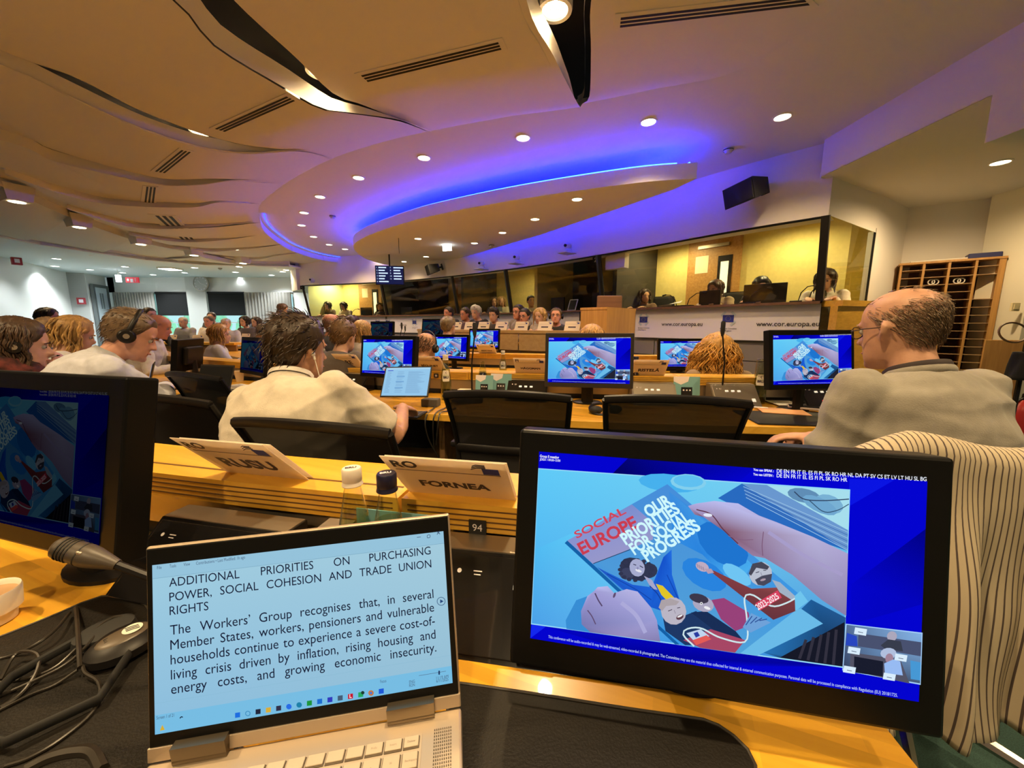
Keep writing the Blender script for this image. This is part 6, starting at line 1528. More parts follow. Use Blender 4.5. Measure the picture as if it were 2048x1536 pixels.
    for k in (-1, 1):
        body.ball(Mh @ Vector((k * .012, .097, .083)), .008 * s, 8, 6); body.ball(Mh @ Vector((k * .03, .082, .136)), (.022 * s, .009 * s, .007 * s), 8, 6, rot=Mh.to_3x3().normalized().to_4x4())
        rt = (Mh.to_3x3().normalized().to_4x4() @ Matrix.Rotation(k * R(22), 4, 'Z'))
        body.tube([Mh @ Vector((k * .071, .004, .088)), Mh @ Vector((k * .080, -.004, .100)), Mh @ Vector((k * .083, -.012, .122)), Mh @ Vector((k * .078, -.004, .134))], [.0075 * s, .010 * s, .0125 * s, .008 * s], 8)
    body.ball(Mh @ Vector((0, .088, .052)), (.022 * s, .010 * s, .008 * s), 10, 6, rot=Mh.to_3x3().normalized().to_4x4())
    body.ball(Mh @ Vector((0, .080, .018)), .018 * s, 10, 6)
    A = dict(arms or {})
    if warms:
        cv = lambda p: None if p is None else Matrix.Rotation(-yaw, 3, 'Z') @ (p - root_xy)
        for k, (e, w, hd) in warms.items(): A[k] = (cv(e), cv(w), hd)
    shirt = MB(); torso(shirt, .006, .03)
    jt = {}
    for k in (-1, 1):
        e, w, hd = A.get(k, (None, None, None)) if A else (None, None, None)
        S_ = sh[k]
        if w is None: w = Vector((k * .13, .44, .80)) if not stand else Vector((k * .2, .15, 1.05))
        if e is None:
            mid = (S_ + w) / 2; L = .56 * s; h2 = max(.0004, (L / 2) ** 2 - ((w - S_).length / 2) ** 2); ax = (w - S_).normalized(); dn = Vector((k * .45, -.25, -1)); dn = (dn - ax * dn.dot(ax)).normalized(); e = mid + dn * math.sqrt(h2)
        jt[k] = (S_, e, w)
        body.tube([S_, S_.lerp(e, .5), e, e.lerp(w, .3), w], [.050 * s, .046 * s, .040 * s, .042 * s, .027 * s], 12)
        fw = (hd[0] if hd else Vector((-k * .25, .9, -.12))); nr = hd[1] if hd else Vector((0, .1, 1)); cu = hd[2] if hd else .45
        hand(body, w, fw, nr, cu, -k if (hd is None or len(hd) < 4) else hd[3], s)
        if sleeve == 'long': shirt.tube([S_, S_.lerp(e, .5), e, e.lerp(w, .35), e.lerp(w, .95)], [.066 * s, .060 * s, .054 * s, .050 * s, .038 * s], 12)
        elif sleeve == 'rolled': shirt.tube([S_, S_.lerp(e, .5), e, e.lerp(w, .3), e.lerp(w, .42)], [.066 * s, .060 * s, .055 * s, .052 * s, .052 * s], 12)
        else: shirt.tube([S_, S_.lerp(e, .45), S_.lerp(e, .82)], [.068 * s, .068 * s, .070 * s], 12)
    bme = remesh(body, vox, 3); bme.materials.append(skin(skinc)); bo = obj('body', bme, None, t)
    sme = remesh(shirt, vox * 1.1, 4)
    amp = .008 if lod == 0 else .004
    seed = Vector((u if not isinstance(u, Vector) else u.x * 100, v, 0))
    co = [0.] * (3 * len(sme.vertices)); no = [0.] * (3 * len(sme.vertices)); sme.vertices.foreach_get('co', co); sme.vertices.foreach_get('normal', no)
    for i in range(len(sme.vertices)):
        p = Vector(co[3 * i:3 * i + 3]); q = Vector((p.x * 5 + p.z * 3, p.y * 5, p.z * 13)) + seed
        k = amp * (1 - abs(noise.noise(q)) * 2.4) + .003 * noise.noise(p * 22 + seed)
        for j in range(3): co[3 * i + j] += no[3 * i + j] * k
    sme.vertices.foreach_set('co', co); sme.update()
    tm = topmat or mat('cloth %.2f %.2f %.2f' % top, top, .85, var=.08, vscale=40, bump=.15, bscale=300, sheen=.2)
    sme.materials.append(tm); so = obj('shirt' if sleeve != 'suit' else 'jacket', sme, None, t)
    if collar:
        rg = []
        for zz, ra in ((-.045, .098), (-.012, .076), (.012, .070)):
            c_ = nb + nk * zz; ring = []
            for k in range(24):
                a = 2 * math.pi * k / 24; ring.append(c_ + rx * (math.cos(a) * ra * 1.0 * s) + (nk.cross(rx)) * (math.sin(a) * ra * s) - nk * (.022 * max(0, math.sin(a)) * s))
            rg.append(ring)
        top_ = rg[-1]; out = [p + (p - (nb + nk * .012)).normalized() * .016 - nk * .034 for p in top_]
        mb = MB(); mb.grid(rg + [out], None, closed=True); obj('collar', mb, tm, t, 'all')
    if lower:
        tr = MB(); kz = max(.30, hip - .06)
        for k in (-1, 1):
            h_ = p0 + Vector((k * .085, .02, -.02)); kn = Vector((k * .14, .42, kz)) if not stand else Vector((k * .1, .03, .5)); an = Vector((k * .14, .40, .10)) if not stand else Vector((k * .1, 0, .1))
            tr.tube([h_, h_.lerp(kn, .5), kn, kn.lerp(an, .4), an], [.095 * s, .085 * s, .066 * s, .062 * s, .050 * s], 12)
        tr.tube([p0 + d * .05, p0, p0 - Vector((0, -.02, .07))], [(.165 * s * fat, .12 * s * fat), (.178 * s * fat, .135 * s * fat), (.15 * s, .12 * s)], 16, flat=(1, 0, 0))
        rm = remesh(tr, max(vox, .012), 3); rm.materials.append(mat('cloth %.2f %.2f %.2f' % trousers, trousers, .85)); obj('trousers', rm, None, t)
        for k in (-1, 1):
            mb = MB(); x = k * (.14 if not stand else .1); y0 = .40 if not stand else 0; mb.tube([(x, y0 - .07, .045), (x, y0 + .02, .055), (x, y0 + .12, .04), (x, y0 + .19, .028)], [(.035, .045), (.04, .05), (.045, .036), (.03, .022)], 10, flat=(1, 0, 0)); obj('shoe', mb, mat('dark shoe', (.02, .015, .012), .4), t, True)
    # ---- eyes and brows
    mb = MB(); mi = MB(); mw = MB()
    for k in (-1, 1):
        mb.ball(Mh @ Vector((k * .031, .0745, .117)), .0118 * s, 10, 8); mi.ball(Mh @ Vector((k * .031, .0825, .117)), .0060 * s, 8, 6)
        mw.tube([Mh @ Vector((k * .014, .094, .134)), Mh @ Vector((k * .03, .093, .139)), Mh @ Vector((k * .048, .080, .134))], [.003 * s, .0035 * s, .002 * s], 6)
    e_ = obj('eyes', mb, mat('eye white', (.38, .34, .30), .3), bo, True); obj('irises', mi, mat('iris', (.05, .035, .025), .2), e_, True); hm = hair_mat(hair); obj('eyebrows', mw, hm, bo, True)
    mb = MB(); mb.tube([Mh @ Vector((-.022, .090, .052)), Mh @ Vector((0, .0985, .0525)), Mh @ Vector((.022, .090, .052))], [.002 * s, .0048 * s, .002 * s], 6); obj('lips', mb, mat('lips', (.42, .16, .12), .5), bo, True)
    if sleeve == 'short' and not collar:
        mb = MB(); c_ = nb - nk * .016; mb.tube([c_ + rx * (math.cos(a) * .078 * s) + nk.cross(rx) * (math.sin(a) * .072 * s) - nk * (.02 * max(0, math.sin(a))) for a in [2 * math.pi * k / 28 for k in range(28)]], [(.011, .006)] * 28, 8, closed=True); obj('neckband', mb, tm, t, True)
    if style != 'none':
        ho = make_hair(style, hair, lod, seed, strands); ho.parent = t; ho.matrix_local = Mh
        if style == 'fringe': ho['kind'] = 'stuff'
    r = Pose(); r.t = t; r.Mh = Mh; r.j = jt; r.nb = nb; r.nk = nk; r.rx = rx; r.s = s; r.W = Matrix.Translation(t.location) @ Matrix.Rotation(yaw, 4, 'Z')
    return r
def hair_var(c, k): return hair_mat(tuple(min(1., x * k) for x in c))
def hair_mat(c): return mat('hair %.3f %.3f %.3f' % c, c, .42, var=.35, vscale=60, bump=.25, bscale=120, stretch=(1, 1, .25), spec=.4)
def make_hair(style, c, lod, seed, strands=None):
    m = hair_mat(c); rnd = random.Random(int(seed.x * 7 + seed.y))
    nT, nZ = ((56, 30), (36, 20), (24, 14))[lod]
    thick = {'short': .013, 'crop': .006, 'fringe': .0035, 'messy': .022, 'long': .018, 'curly': .030, 'bob': .022, 'thin': .007, 'swept': .02}.get(style, .013)
    def zmin(th):
        a = math.sin(th)
        if style in ('long', 'curly', 'bob'):
            if a > .55: return lerp(.13, .185, smooth((a - .55) / .45))
            return lerp(.02, -.0, -a) if a < 0 else lerp(.03, .13, smooth(a / .55))
        f = .192 if style in ('thin', 'crop') else .180
        return lerp(.098, f, smooth(a * 1.15)) if a > 0 else lerp(.098, .042, smooth(-a * 1.3))
    def T(th, z):
        z0 = zmin(th); k = smooth((z - z0) / .028)
        t = -.005 + (thick + .005) * k
        if style == 'fringe': q_ = head_pt(th, z); t = lerp(t, -.006, smooth((z - .138 + .022 * math.sin(th) + .022 * noise.noise(Vector((q_.x * 45, q_.y * 45, z * 30)) + seed)) / .05))
        if style == 'swept' and z > .17: t += .018 * smooth((z - .17) / .04) * (.5 + .5 * math.sin(th))
        p = head_pt(th, z)
        fr = 55 if style in ('messy', 'curly') else 80
        return t + k * (thick * .35 * noise.noise(Vector((p.x * fr, p.y * fr, p.z * fr * .6)) + seed))
    mb = MB(); rows = []
    if style == 'fringe': mb_skip = True
    zlist = [.231 * (i / nZ) ** .9 for i in range(nZ + 1)]
    for z in zlist: rows.append([head_pt(2 * math.pi * k / nT, z, T(2 * math.pi * k / nT, z)) for k in range(nT)])
    if style != 'fringe': mb.grid(rows, None, closed=True); mb.f.append(tuple(range(len(mb.v) - nT, len(mb.v))))
    mark = []
    n = strands if strands is not None else (700, 220, 60)[lod]
    if style == 'fringe':
        n = (9000, 2600, 400)[lod]
    if style in ('long', 'curly', 'bob'):
        L0 = {'long': .26, 'curly': .30, 'bob': .15}[style]
        n = int(n * .8)
        for i in range(n):
            th = rnd.uniform(0, 2 * math.pi); z = .231 * (1 - rnd.random() ** 1.6 * .72)
            if math.sin(th) > .5 and z < .19: continue
            p = head_pt(th, z, thick * rnd.uniform(.5, 1.1)); o = Vector((p.x, p.y + .01, 0)); o = o.normalized() if o.length > .01 else Vector((math.cos(th), math.sin(th), 0))
            if o.y > .35: o = Vector((math.copysign(1, o.x), .25, 0)).normalized()
            pts = [p]; ph = rnd.uniform(0, 6.3); L = L0 * rnd.uniform(.75, 1.1); k = 10; fr = rnd.uniform(1.6, 2.6)
            for q in range(1, k + 1):
                f = q / k; zz = p.z - L * f * (1 if z > .15 else .85); w, fr_, bk = head_ring(max(.06, zz)); rad = Vector((o.x * (w + thick * 1.2), (fr_ + bk) / 2 + o.y * ((fr_ - bk) / 2 + thick * 1.2), 0)); out = rad * (1 + (.75 if style == 'curly' else .16) * f * (1 if zz < .12 else .5))
                base = Vector((p.x, p.y, 0)).lerp(out, smooth(f * 2.6)); cw = (.014 if style == 'curly' else .003)
                pts.append(Vector((base.x + cw * math.sin(ph + f * 6.3 * fr), base.y + cw * math.cos(ph * 1.3 + f * 6.3 * fr), zz)))
            r0 = (.0042, .006, .010)[lod] * (.9 if style == 'curly' else 1.)
            f0 = len(mb.f); mb.tube(pts, [r0 * .8] + [r0] * (k - 2) + [r0 * .7, .0006], 4); mark.append((f0, len(mb.f), rnd.choice((0, 0, 1, 1, 2))))
    else:
        for i in range(n):
            th = rnd.uniform(0, 2 * math.pi); z = .04 + .19 * rnd.random() ** .75; z0 = zmin(th) + .006
            if z < z0: continue
            t = T(th, z)
            if style == 'fringe':
                dens = smooth((z0 + .012 - z) / -.02) * (1 - smooth((z - .120 + .028 * math.sin(th)) / .062)) + .012
                if rnd.random() > dens: continue
                t = .002
            elif t < .002: continue
            p = head_pt(th, z, t * .75); q = head_pt(th, z, t + .02); nrm = (q - p).normalized(); fl = Vector((p.x * .8, -.6 if style != 'swept' else .3, -.55 if z < .17 else -.1)); fl = (fl - nrm * fl.dot(nrm)).normalized()
            jit = Vector((rnd.uniform(-1, 1), rnd.uniform(-1, 1), rnd.uniform(-1, 1))) * (.45 if style == 'messy' else .22); dr = (fl + jit).normalized(); L = {'messy': .045, 'short': .03, 'swept': .04}.get(style, .016) * rnd.uniform(.6, 1.2); lift = {'messy': .30, 'short': .2}.get(style, .16)
            pts = [p, p + dr * L * .5 + nrm * L * lift * .6, p + dr * L + nrm * L * lift * .5]
            r0 = (.0019, .0032, .006)[lod] * (1.2 if style == 'messy' else .5 if style == 'fringe' else 1.); f0 = len(mb.f); mb.tube(pts, [r0, r0 * .8, .0003], 3); mark.append((f0, len(mb.f), rnd.choice((0, 0, 0, 1, 2)) if style != 'fringe' else rnd.choice((0, 0, 0, 0, 1))))
    o = obj('hair', mb, m, None, 'all'); o.data.materials.append(hair_var(c, 1.4)); o.data.materials.append(hair_var(c, .55))
    mi = [0] * len(o.data.polygons)
    for (f0, f1, k) in mark:
        for f in range(f0, min(f1, len(mi))): mi[f] = k
    o.data.polygons.foreach_set('material_index', mi); return o
def headphones(P, label):
    t = thing('headphones', label, 'headphones', (0, 0, 0), 0, 'headphones'); t.matrix_world = P.W @ P.Mh
    mb = MB(); mb.tube([Vector((.098 * math.cos(a), -.006, .118 + .132 * math.sin(a))) for a in [math.pi * k / 20 for k in range(21)]], [(.004, .010)] * 21, 8); obj('headband', mb, DARK, t, True)
    for k in (-1, 1):
        mb = MB(); mb.lathe([(.028, 0), (.034, .006), (.034, .02), (.026, .03), (.0, .032)], 18, Matrix.Translation((k * .078, -.004, .108)) @ Matrix.Rotation(k * R(90), 4, 'Y'), cap=False); c = obj('ear_cup', mb, DARK, t, True); mb = MB(); mb.lathe([(0, .0), (.012, .0)], 14, Matrix.Translation((k * .1112, -.004, .108)) @ Matrix.Rotation(k * R(90), 4, 'Y'), cap=False); obj('cup_disc', mb, STEEL, c)
def glasses(P, label, m=None):
    t = thing('eyeglasses', label, 'glasses', (0, 0, 0), 0, 'eyeglasses'); t.matrix_world = P.W @ P.Mh; m = m or mat('spectacle frame', (.05, .03, .02), .3)
    for k in (-1, 1):
        mb = MB(); mb.tube([(k * .033 + .024 * math.cos(a), .098 - .006 * abs(math.cos(a) * 1) , .115 + .018 * math.sin(a)) for a in [2 * math.pi * q / 18 for q in range(18)]], .0016, 6, closed=True); r = obj('rim', mb, m, t, True); mb = MB(); mb.lathe([(0, 0), (.0235, 0)], 18, Matrix.Translation((k * .033, .096, .115)) @ Matrix.Rotation(R(90), 4, 'X') @ Matrix.Diagonal((1, .76, 1, 1)), cap=False); obj('lens', mb, glass_mat('spectacle glass', (.95, .95, .95)), r)
        mb = MB(); mb.tube([(k * .058, .094, .12), (k * .078, .05, .122), (k * .08, -.01, .12), (k * .077, -.03, .105)], .0014, 6); obj('temple', mb, m, t, True)
    mb = MB(); mb.tube([(-.01, .098, .118), (0, .101, .121), (.01, .098, .118)], .0015, 6); obj('bridge', mb, m, t, True)
# ---------------------------------------------------------------- the people, nearest first
V3 = Vector
FAIR, RED_, TAN, DARKSK, PALE_ = (.58, .33, .22), (.60, .27, .18), (.50, .27, .16), (.30, .16, .10), (.66, .42, .30)
def loc_of(yaw_deg, root, p):                    # world point to figure coordinates
    return Matrix.Rotation(-R(yaw_deg), 3, 'Z') @ (V3(p) - V3(root))
# man in white polo
P1 = person('man in a white polo shirt with dark messy hair typing on a tablet keyboard', 598, 696, 1.48, yaw=-16, skinc=(.50, .26, .155), top=(.56, .50, .40), hair=(.035, .020, .011), style='messy', lean=18, side=-15, hyaw=-14, hpitch=6, sleeve='short', lod=0, collar=True, trousers=(.16, .13, .09), fat=1.22,
            warms={1: (at(792, 872, y=1.5), at(806, 815, y=1.78), (V3((-.15, .95, -.25)), V3((.25, .1, 1)), .75)), -1: (None, at(720, 806, y=1.85), None)})
# man in grey t-shirt
P2 = person('balding man in a grey t-shirt with glasses at the right', 1803, 655, 1.13, yaw=3, skinc=(.56, .30, .19), top=(.27, .25, .21), hair=(.20, .135, .08), style='fringe', lean=12, hyaw=12, hpitch=8, sleeve='short', lod=0, trousers=(.02, .02, .03), fat=1.08,
            warms={-1: (None, at(1625, 874, y=1.30), (V3((-.8, .5, -.1)), V3((0, .1, 1)), .8)), 1: (None, at(1650, 876, y=1.36), (V3((-.9, .3, -.1)), V3((0, .1, 1)), .8))})
glasses(P2, 'thin-rimmed glasses on the balding man in grey')
# man in pale blue shirt with headphones
P3_ = person('man in a pale blue shirt with headphones bending over his desk', 262, 668, 1.93, yaw=-42, skinc=(.60, .30, .21), top=(.50, .52, .60), hair=(.13, .085, .05), style='short', lean=24, hyaw=-8, hpitch=26, lod=0, collar=True, fat=1.2, warms={1: (at(322, 800, y=1.98), at(330, 775, y=2.32), None)})
headphones(P3_, 'black headphones on the man in the pale blue shirt')
P4 = person('woman in black top and dark red scarf with headphones at the left edge', 38, 688, 1.85, yaw=-40, skinc=(.60, .33, .24), top=(.018, .014, .012), hair=(.05, .028, .016), style='bob', lean=14, hyaw=-4, hpitch=10, lod=0, fat=1.1,
            warms={1: (at(112, 815, y=1.85), at(117, 742, y=1.98), (V3((-.3, .1, .9)), V3((.5, .8, 0)), 1.5))})
headphones(P4, 'black headphones on the woman with the scarf')
P5 = person('blonde woman with wavy hair in a white blouse behind the headphone man', 150, 668, 2.75, yaw=-40, skinc=FAIR, top=(.6, .6, .62), hair=(.42, .25, .09), style='bob', lean=14, hpitch=18, hyaw=-6, lod=1)
P6 = person('man with thin fair hair in a blue shirt at the far left', 103, 662, 3.2, yaw=-30, skinc=FAIR, top=(.04, .06, .12), hair=(.35, .24, .13), style='thin', lean=10, lod=1)
P7 = person('bald man with reddish face in a white shirt looking down', 318, 652, 3.9, yaw=-62, skinc=RED_, top=(.6, .6, .6), hair=(.3, .2, .12), style='fringe', lean=16, hpitch=20, lod=1)
P8 = person('short-haired blonde woman in a light blue blouse at the left middle', 440, 668, 4.9, yaw=-52, skinc=FAIR, top=(.52, .54, .62), hair=(.40, .22, .075), style='bob', lean=6, hpitch=4, lod=1, strands=160)
P9 = person('man in a dark suit with headphones looking down at the centre left', 527, 664, 6.0, yaw=-72, skinc=FAIR, top=(.015, .013, .014), hair=(.22, .17, .12), style='short', lean=14, hpitch=26, lod=1); headphones(P9, 'black headphones on the man in the dark suit')
P10 = person('person in a white shirt standing and leaning by the curtain', 566, 618, 9.2, yaw=-78, skinc=FAIR, top=(.7, .68, .66), hair=(.09, .05, .03), style='bob', lean=24, hpitch=24, lod=2, stand=True)
far = [(417, 643, 8.4, 185, 'short', (.12, .09, .07), (.7, .68, .65), RED_, 'red-faced man in a white shirt facing us at the far desk'), (423, 634, 9.6, 190, 'short', (.06, .04, .03), (.05, .05, .06), FAIR, 'dark-haired head just above the red-faced man'), (452, 648, 8.2, 200, 'short', (.4, .38, .34), (.4, .4, .42), FAIR, 'grey-haired head below the left blind'), (489, 643, 8.8, 170, 'bob', (.015, .012, .012), (.06, .05, .06), FAIR, 'black-haired woman below the right blind'), (512, 644, 9.2, 165, 'bob', (.04, .025, .02), (.03, .03, .04), FAIR, 'dark-haired woman left of the standing person'), (299, 630, 6.4, -100, 'short', (.03, .02, .015), (.03, .03, .04), FAIR, 'dark head behind the bald man at the left'), (366, 644, 9.0, 180, 'thin', (.35, .33, .3), (.25, .25, .27), FAIR, 'grey-haired delegate below the left curtain'), (98, 634, 5.2, -60, 'bob', (.02, .015, .014), (.02, .02, .02), FAIR, 'dark head far left above the fair-haired man')]
for u, v, y, yw, st, hc_, tc_, sk, lb in far: person(lb, u, v, y, yaw=yw, skinc=sk, top=tc_, hair=hc_, style=st, lean=8, lod=2, lower=False)
# heads seen from behind in the middle
P11 = person('bald head with reddish scalp just right of the polo man', 664, 648, 4.3, skinc=RED_, top=(.05, .05, .06), hair=(.3, .2, .13), style='fringe', lean=8, lod=1, lower=False)
P12 = person('person with messy brown hair directly behind the polo man', 688, 672, 3.1, skinc=FAIR, top=(.1, .08, .07), hair=(.15, .085, .04), style='messy', lean=14, hpitch=8, lod=1)
P13 = person('dark-haired head between bald head and long blonde hair', 706, 650, 4.9, skinc=FAIR, top=(.03, .03, .03), hair=(.04, .018, .014), style='short', lean=8, lod=1, lower=False)
P14 = person('woman with long straight blonde hair seen from behind', 725, 662, 4.5, skinc=FAIR, top=(.5, .45, .4), hair=(.42, .26, .10), style='long', lean=6, lod=1, lower=False)
P15 = person('man with a balding crown in front of the fourth-row monitor', 852, 694, 3.05, skinc=(.55, .29, .17), top=(.02, .02, .025), hair=(.07, .042, .025), style='fringe', lean=16, hpitch=16, hyaw=-6, lod=1); headphones(P15, 'thin white-edged headphones on the balding crown')
P16 = person('grey-haired man in a black suit seen from behind before the podium', 897, 652, 4.8, skinc=FAIR, top=(.012, .011, .012), hair=(.20, .15, .09), style='short', lean=10, hyaw=-10, lod=1)
P17 = person('fair-haired head peeking over the middle monitor', 1183, 678, 3.35, skinc=FAIR, top=(.3, .25, .2), hair=(.46, .25, .075), style='bob', lean=12, lod=1)
P18 = person('woman with long curly golden hair in the third row', 1432, 705, 2.75, skinc=FAIR, top=(.3, .2, .12), hair=(.50, .26, .055), style='curly', lean=12, lod=0, strands=900)
# speakers on the podium, from the right
pods = [(1112, 632, .16, 'short', (.10, .06, .035), (.012, .012, .014), RED_, 'podium man with glasses and headphones in black, nearest the lectern', 30, -8), (1080, 632, .27, 'bob', (.48, .30, .12), (.5, .42, .36), FAIR, 'podium woman with blonde bob in a pale jacket', 10, 6), (1049, 632, .38, 'short', (.03, .025, .02), (.014, .014, .02), RED_, 'podium man with dark glasses in a black suit, hand at chin', 10, 4), (1036, 624, .42, 'short', (.03, .02, .015), (.3, .25, .25), RED_, 'podium woman with red glasses half hidden behind her neighbour', 0, 0), (987, 630, .58, 'swept', (.02, .015, .013), (.05, .04, .045), FAIR, 'podium woman with short black hair, hands folded', 20, 4), (952, 625, .70, 'swept', (.5, .48, .42), (.02, .02, .025), FAIR, 'podium man with white swept hair leaning on his hand', 10, 8), (930, 628, .78, 'short', (.06, .04, .03), (.10, .05, .07), RED_, 'podium man with glasses in a dark red jacket', 0, 4), (897, 626, .90, 'short', (.03, .02, .02), (.02, .02, .03), RED_, 'leftmost podium delegate behind the black-suited back', 0, 0)]
PF = math.degrees(math.atan2(-npd.y, -npd.x)) - 90
for u, v, s_, st, hc_, tc_, sk, lb, hy, hp in pods:
    T_ = pod(s_, .62, 0); T_ = at(u, v, y=T_.y)
    q = person(lb, u, v, T_.y, yaw=PF, skinc=sk, top=tc_, hair=hc_, style=st, lean=14, hyaw=hy, hpitch=hp, lod=2 if s_ > .5 else 1, lower=False, group='speakers on the podium', arms={k: (None, V3((k * .08, .34, 1.02)), (V3((-k * .3, .3, .9)), V3((0, .9, -.2)), 1.0)) for k in (-1, 1)}, strands=120)
    if 'glasses' in lb: glasses(q, 'glasses on the ' + lb.split(' with')[0] + ' at place %s of the podium' % ORD[[a[8] for a in pods].index(hy) if False else pods.index((u, v, s_, st, hc_, tc_, sk, lb, hy, hp))])
    if 'headphones' in lb: headphones(q, 'black headphones on the podium man nearest the lectern')
# interpreters behind the glass
bo = [(1651, 559, .42, 'bob', (.012, .010, .012), (.75, .70, .55), FAIR, 'interpreter with black hair in a white blouse behind the corner post', 0, 14), (1522, 572, .6, 'bob', (.010, .009, .010), (.012, .011, .012), TAN, 'interpreter in black bending behind the wide monitor', 30, 26), (1431, 577, .6, 'bob', (.10, .06, .06), (.45, .33, .2), TAN, 'interpreter with reddish hair near the booth door', -10, 14), (1289, 592, .8, 'bob', (.04, .025, .02), (.12, .06, .03), TAN, 'interpreter with hand on her hair at the left of the bright booth', 60, 4), (1062, 602, .35, 'short', (.012, .010, .010), (.5, .48, .3), TAN, 'interpreter in profile in the booth above the podium', 60, 0), (1003, 603, .9, 'bob', (.35, .22, .10), (.55, .5, .35), FAIR, 'fair-haired interpreter right of the black mullion', 50, 4), (988, 603, .8, 'bob', (.03, .02, .015), (.1, .12, .14), FAIR, 'dark-haired interpreter left of the black mullion', 50, 4), (687, 612, .8, 'bob', (.02, .015, .012), (.55, .5, .42), FAIR, 'interpreter with headphones in the far left lit booth', 0, 14), (655, 611, .6, 'bob', (.03, .02, .015), (.05, .04, .04), FAIR, 'interpreter in dark clothes at the far left of the booths', 0, 6), (760, 614, .9, 'bob', (.03, .02, .015), (.06, .05, .05), FAIR, 'dim interpreter beside the hanging screen', 30, 0)]
for u, v, off, st, hc_, tc_, sk, lb, hy, hp in bo:
    f = bth_f(u, SET + off); M = wall_M(f, SET + off, 0); yy = M.translation.y; yw = math.degrees(math.atan2(M[1][2], M[0][2])) - 90
    q = person(lb, u, v, yy, yaw=yw, skinc=sk, top=tc_, hair=hc_, style=st, lean=12, hyaw=hy, hpitch=hp, lod=1 if u > 1400 else 2, lower=False, group='interpreters in the booths', arms={k: (None, V3((k * .12, .36, zS + .05)), None) for k in (-1, 1)}, strands=140)
    if 'headphones' in lb: headphones(q, 'headphones on the interpreter in the far left booth')
    if u in (1524, 1431, 1289): 
        pc = bth(bth_f(u + 35, SET + 1.2), SET + 1.2); mb = MB(); mb.rbox((0, 0, zS + .0), (.4, .07, .5), .05, seg=3); mb.rbox((0, .2, .62), (.46, .44, .08), .03); mb.tube([(0, .1, .6), (0, .1, .3)], .03, 8); o = obj('booth_chair', mb, SEATM, None, True, (pc.x, pc.y, .0), (0, 0, R(yw))); tag(o, 'black high-backed chair in the bright booth, behind the %s' % ('monitor' if u == 1524 else 'reddish-haired interpreter' if u == 1431 else 'hand-on-hair interpreter'), 'chair', 'booth chairs')
# ---------------------------------------------------------------- chairs
chair(row(11.36, .035)[0], row(11.36, .035)[1], 'empty mesh chair at the second desk, left of the pair')
chair(row(11.36, .66)[0], row(11.36, .66)[1] - R(4), 'empty mesh chair at the second desk, right of the pair')
w = P1.t.location; chair((-.48, 1.33, 0), R(-14), 'mesh chair of the man in the white polo')
w = P3_.t.location; chair((w.x - .0, w.y, 0), R(-42), 'mesh chair of the man in the pale blue shirt')
w = P4.t.location; chair((w.x, w.y, 0), R(-40), 'mesh chair of the woman with the scarf')
w = P2.t.location; chair((w.x + .04, w.y + .09, 0), R(1), 'chair of the grey-shirted man with the striped jacket over it')
chair((-1.2, 1.71, 0), R(-18), 'empty mesh chair between the headphone man and the polo man'); chair((-1.60, 2.36, 0), R(-24), 'empty mesh chair pushed in beside the tilted monitor')
# ================================================================ striped jacket over the chair at the right
STR = bpy.data.materials.new('cream cloth with black stripes'); STR.use_nodes = True
_n = STR.node_tree; _N = _n.nodes; _b = _N['Principled BSDF']; _b.inputs['Roughness'].default_value = .85
_uv = _N.new('ShaderNodeAttribute'); _uv.attribute_name = 'strip'; _m1 = _N.new('ShaderNodeMath'); _m1.operation = 'MULTIPLY'; _m1.inputs[1].default_value = 74
_m2 = _N.new('ShaderNodeMath'); _m2.operation = 'FRACT'; _m3 = _N.new('ShaderNodeMath'); _m3.operation = 'LESS_THAN'; _m3.inputs[1].default_value = .22
_mx = _N.new('ShaderNodeMix'); _mx.data_type = 'RGBA'; _mx.inputs[6].default_value = (.46, .39, .28, 1); _mx.inputs[7].default_value = (.07, .05, .045, 1)
_n.links.new(_uv.outputs['Fac'], _m1.inputs[0]); _n.links.new(_m1.outputs[0], _m2.inputs[0]); _n.links.new(_m2.outputs[0], _m3.inputs[0]); _n.links.new(_m3.outputs[0], _mx.inputs[0]); _n.links.new(_mx.outputs[2], _b.inputs['Base Color'])
A_, B_2 = Vector((.715, .765, 0)), Vector((1.42, .60, 0)); dd = (B_2 - A_); nn = Vector((dd.y, -dd.x, 0)).normalized()       # towards the viewer
NX, NZ = 110, 44; rows_, fac = [], []
for j in range(NZ + 1):
    r_ = []
    for i in range(NX + 1):
        s = i / NX
        t_ = j / NZ
        if t_ < .22:                              # from behind, over the rail
            k = t_ / .22; a = math.pi * (1 - k); off = -.035 * math.cos(math.pi - a) * -1; off = .035 * -math.cos(k * math.pi); z = .955 + .035 * math.sin(k * math.pi); z = z if k > .3 else z
            fold = 0
        else:
            k = (t_ - .22) / .78; z = .955 - .52 * k - .02 * math.sin(s * 9); off = .035 + .05 * k
            fold = (.028 * math.sin(s * 31 + 1.2 * math.sin(k * 3)) + .018 * math.sin(s * 57 + 2) + .03 * noise.noise(Vector((s * 9, k * 2, 3)))) * smooth(k * 1.6)
        z += .012 * math.sin(s * 14) * (1 if t_ < .3 else .3) - .03 * max(0, .12 - s) / .12
        p = A_.lerp(B_2, s + .012 * math.sin(s * 40) * t_) + nn * (off + fold); r_.append((p.x, p.y, z)); fac.append(s + .004 * math.sin(s * 60))
    rows_.append(r_)
mb = MB(); mb.grid(rows_)
me = mb.mesh('striped_jacket', STR, 'all'); at_ = me.attributes.new('strip', 'FLOAT', 'POINT'); at_.data.foreach_set('value', fac)
c_ = A_.lerp(B_2, .5)
o = bpy.data.objects.new('striped_jacket', me); link(o); md = o.modifiers.new('thickness', 'SOLIDIFY'); md.thickness = .004; tag(o, 'cream jacket with thin black stripes hanging over a chair back at the right', 'jacket')
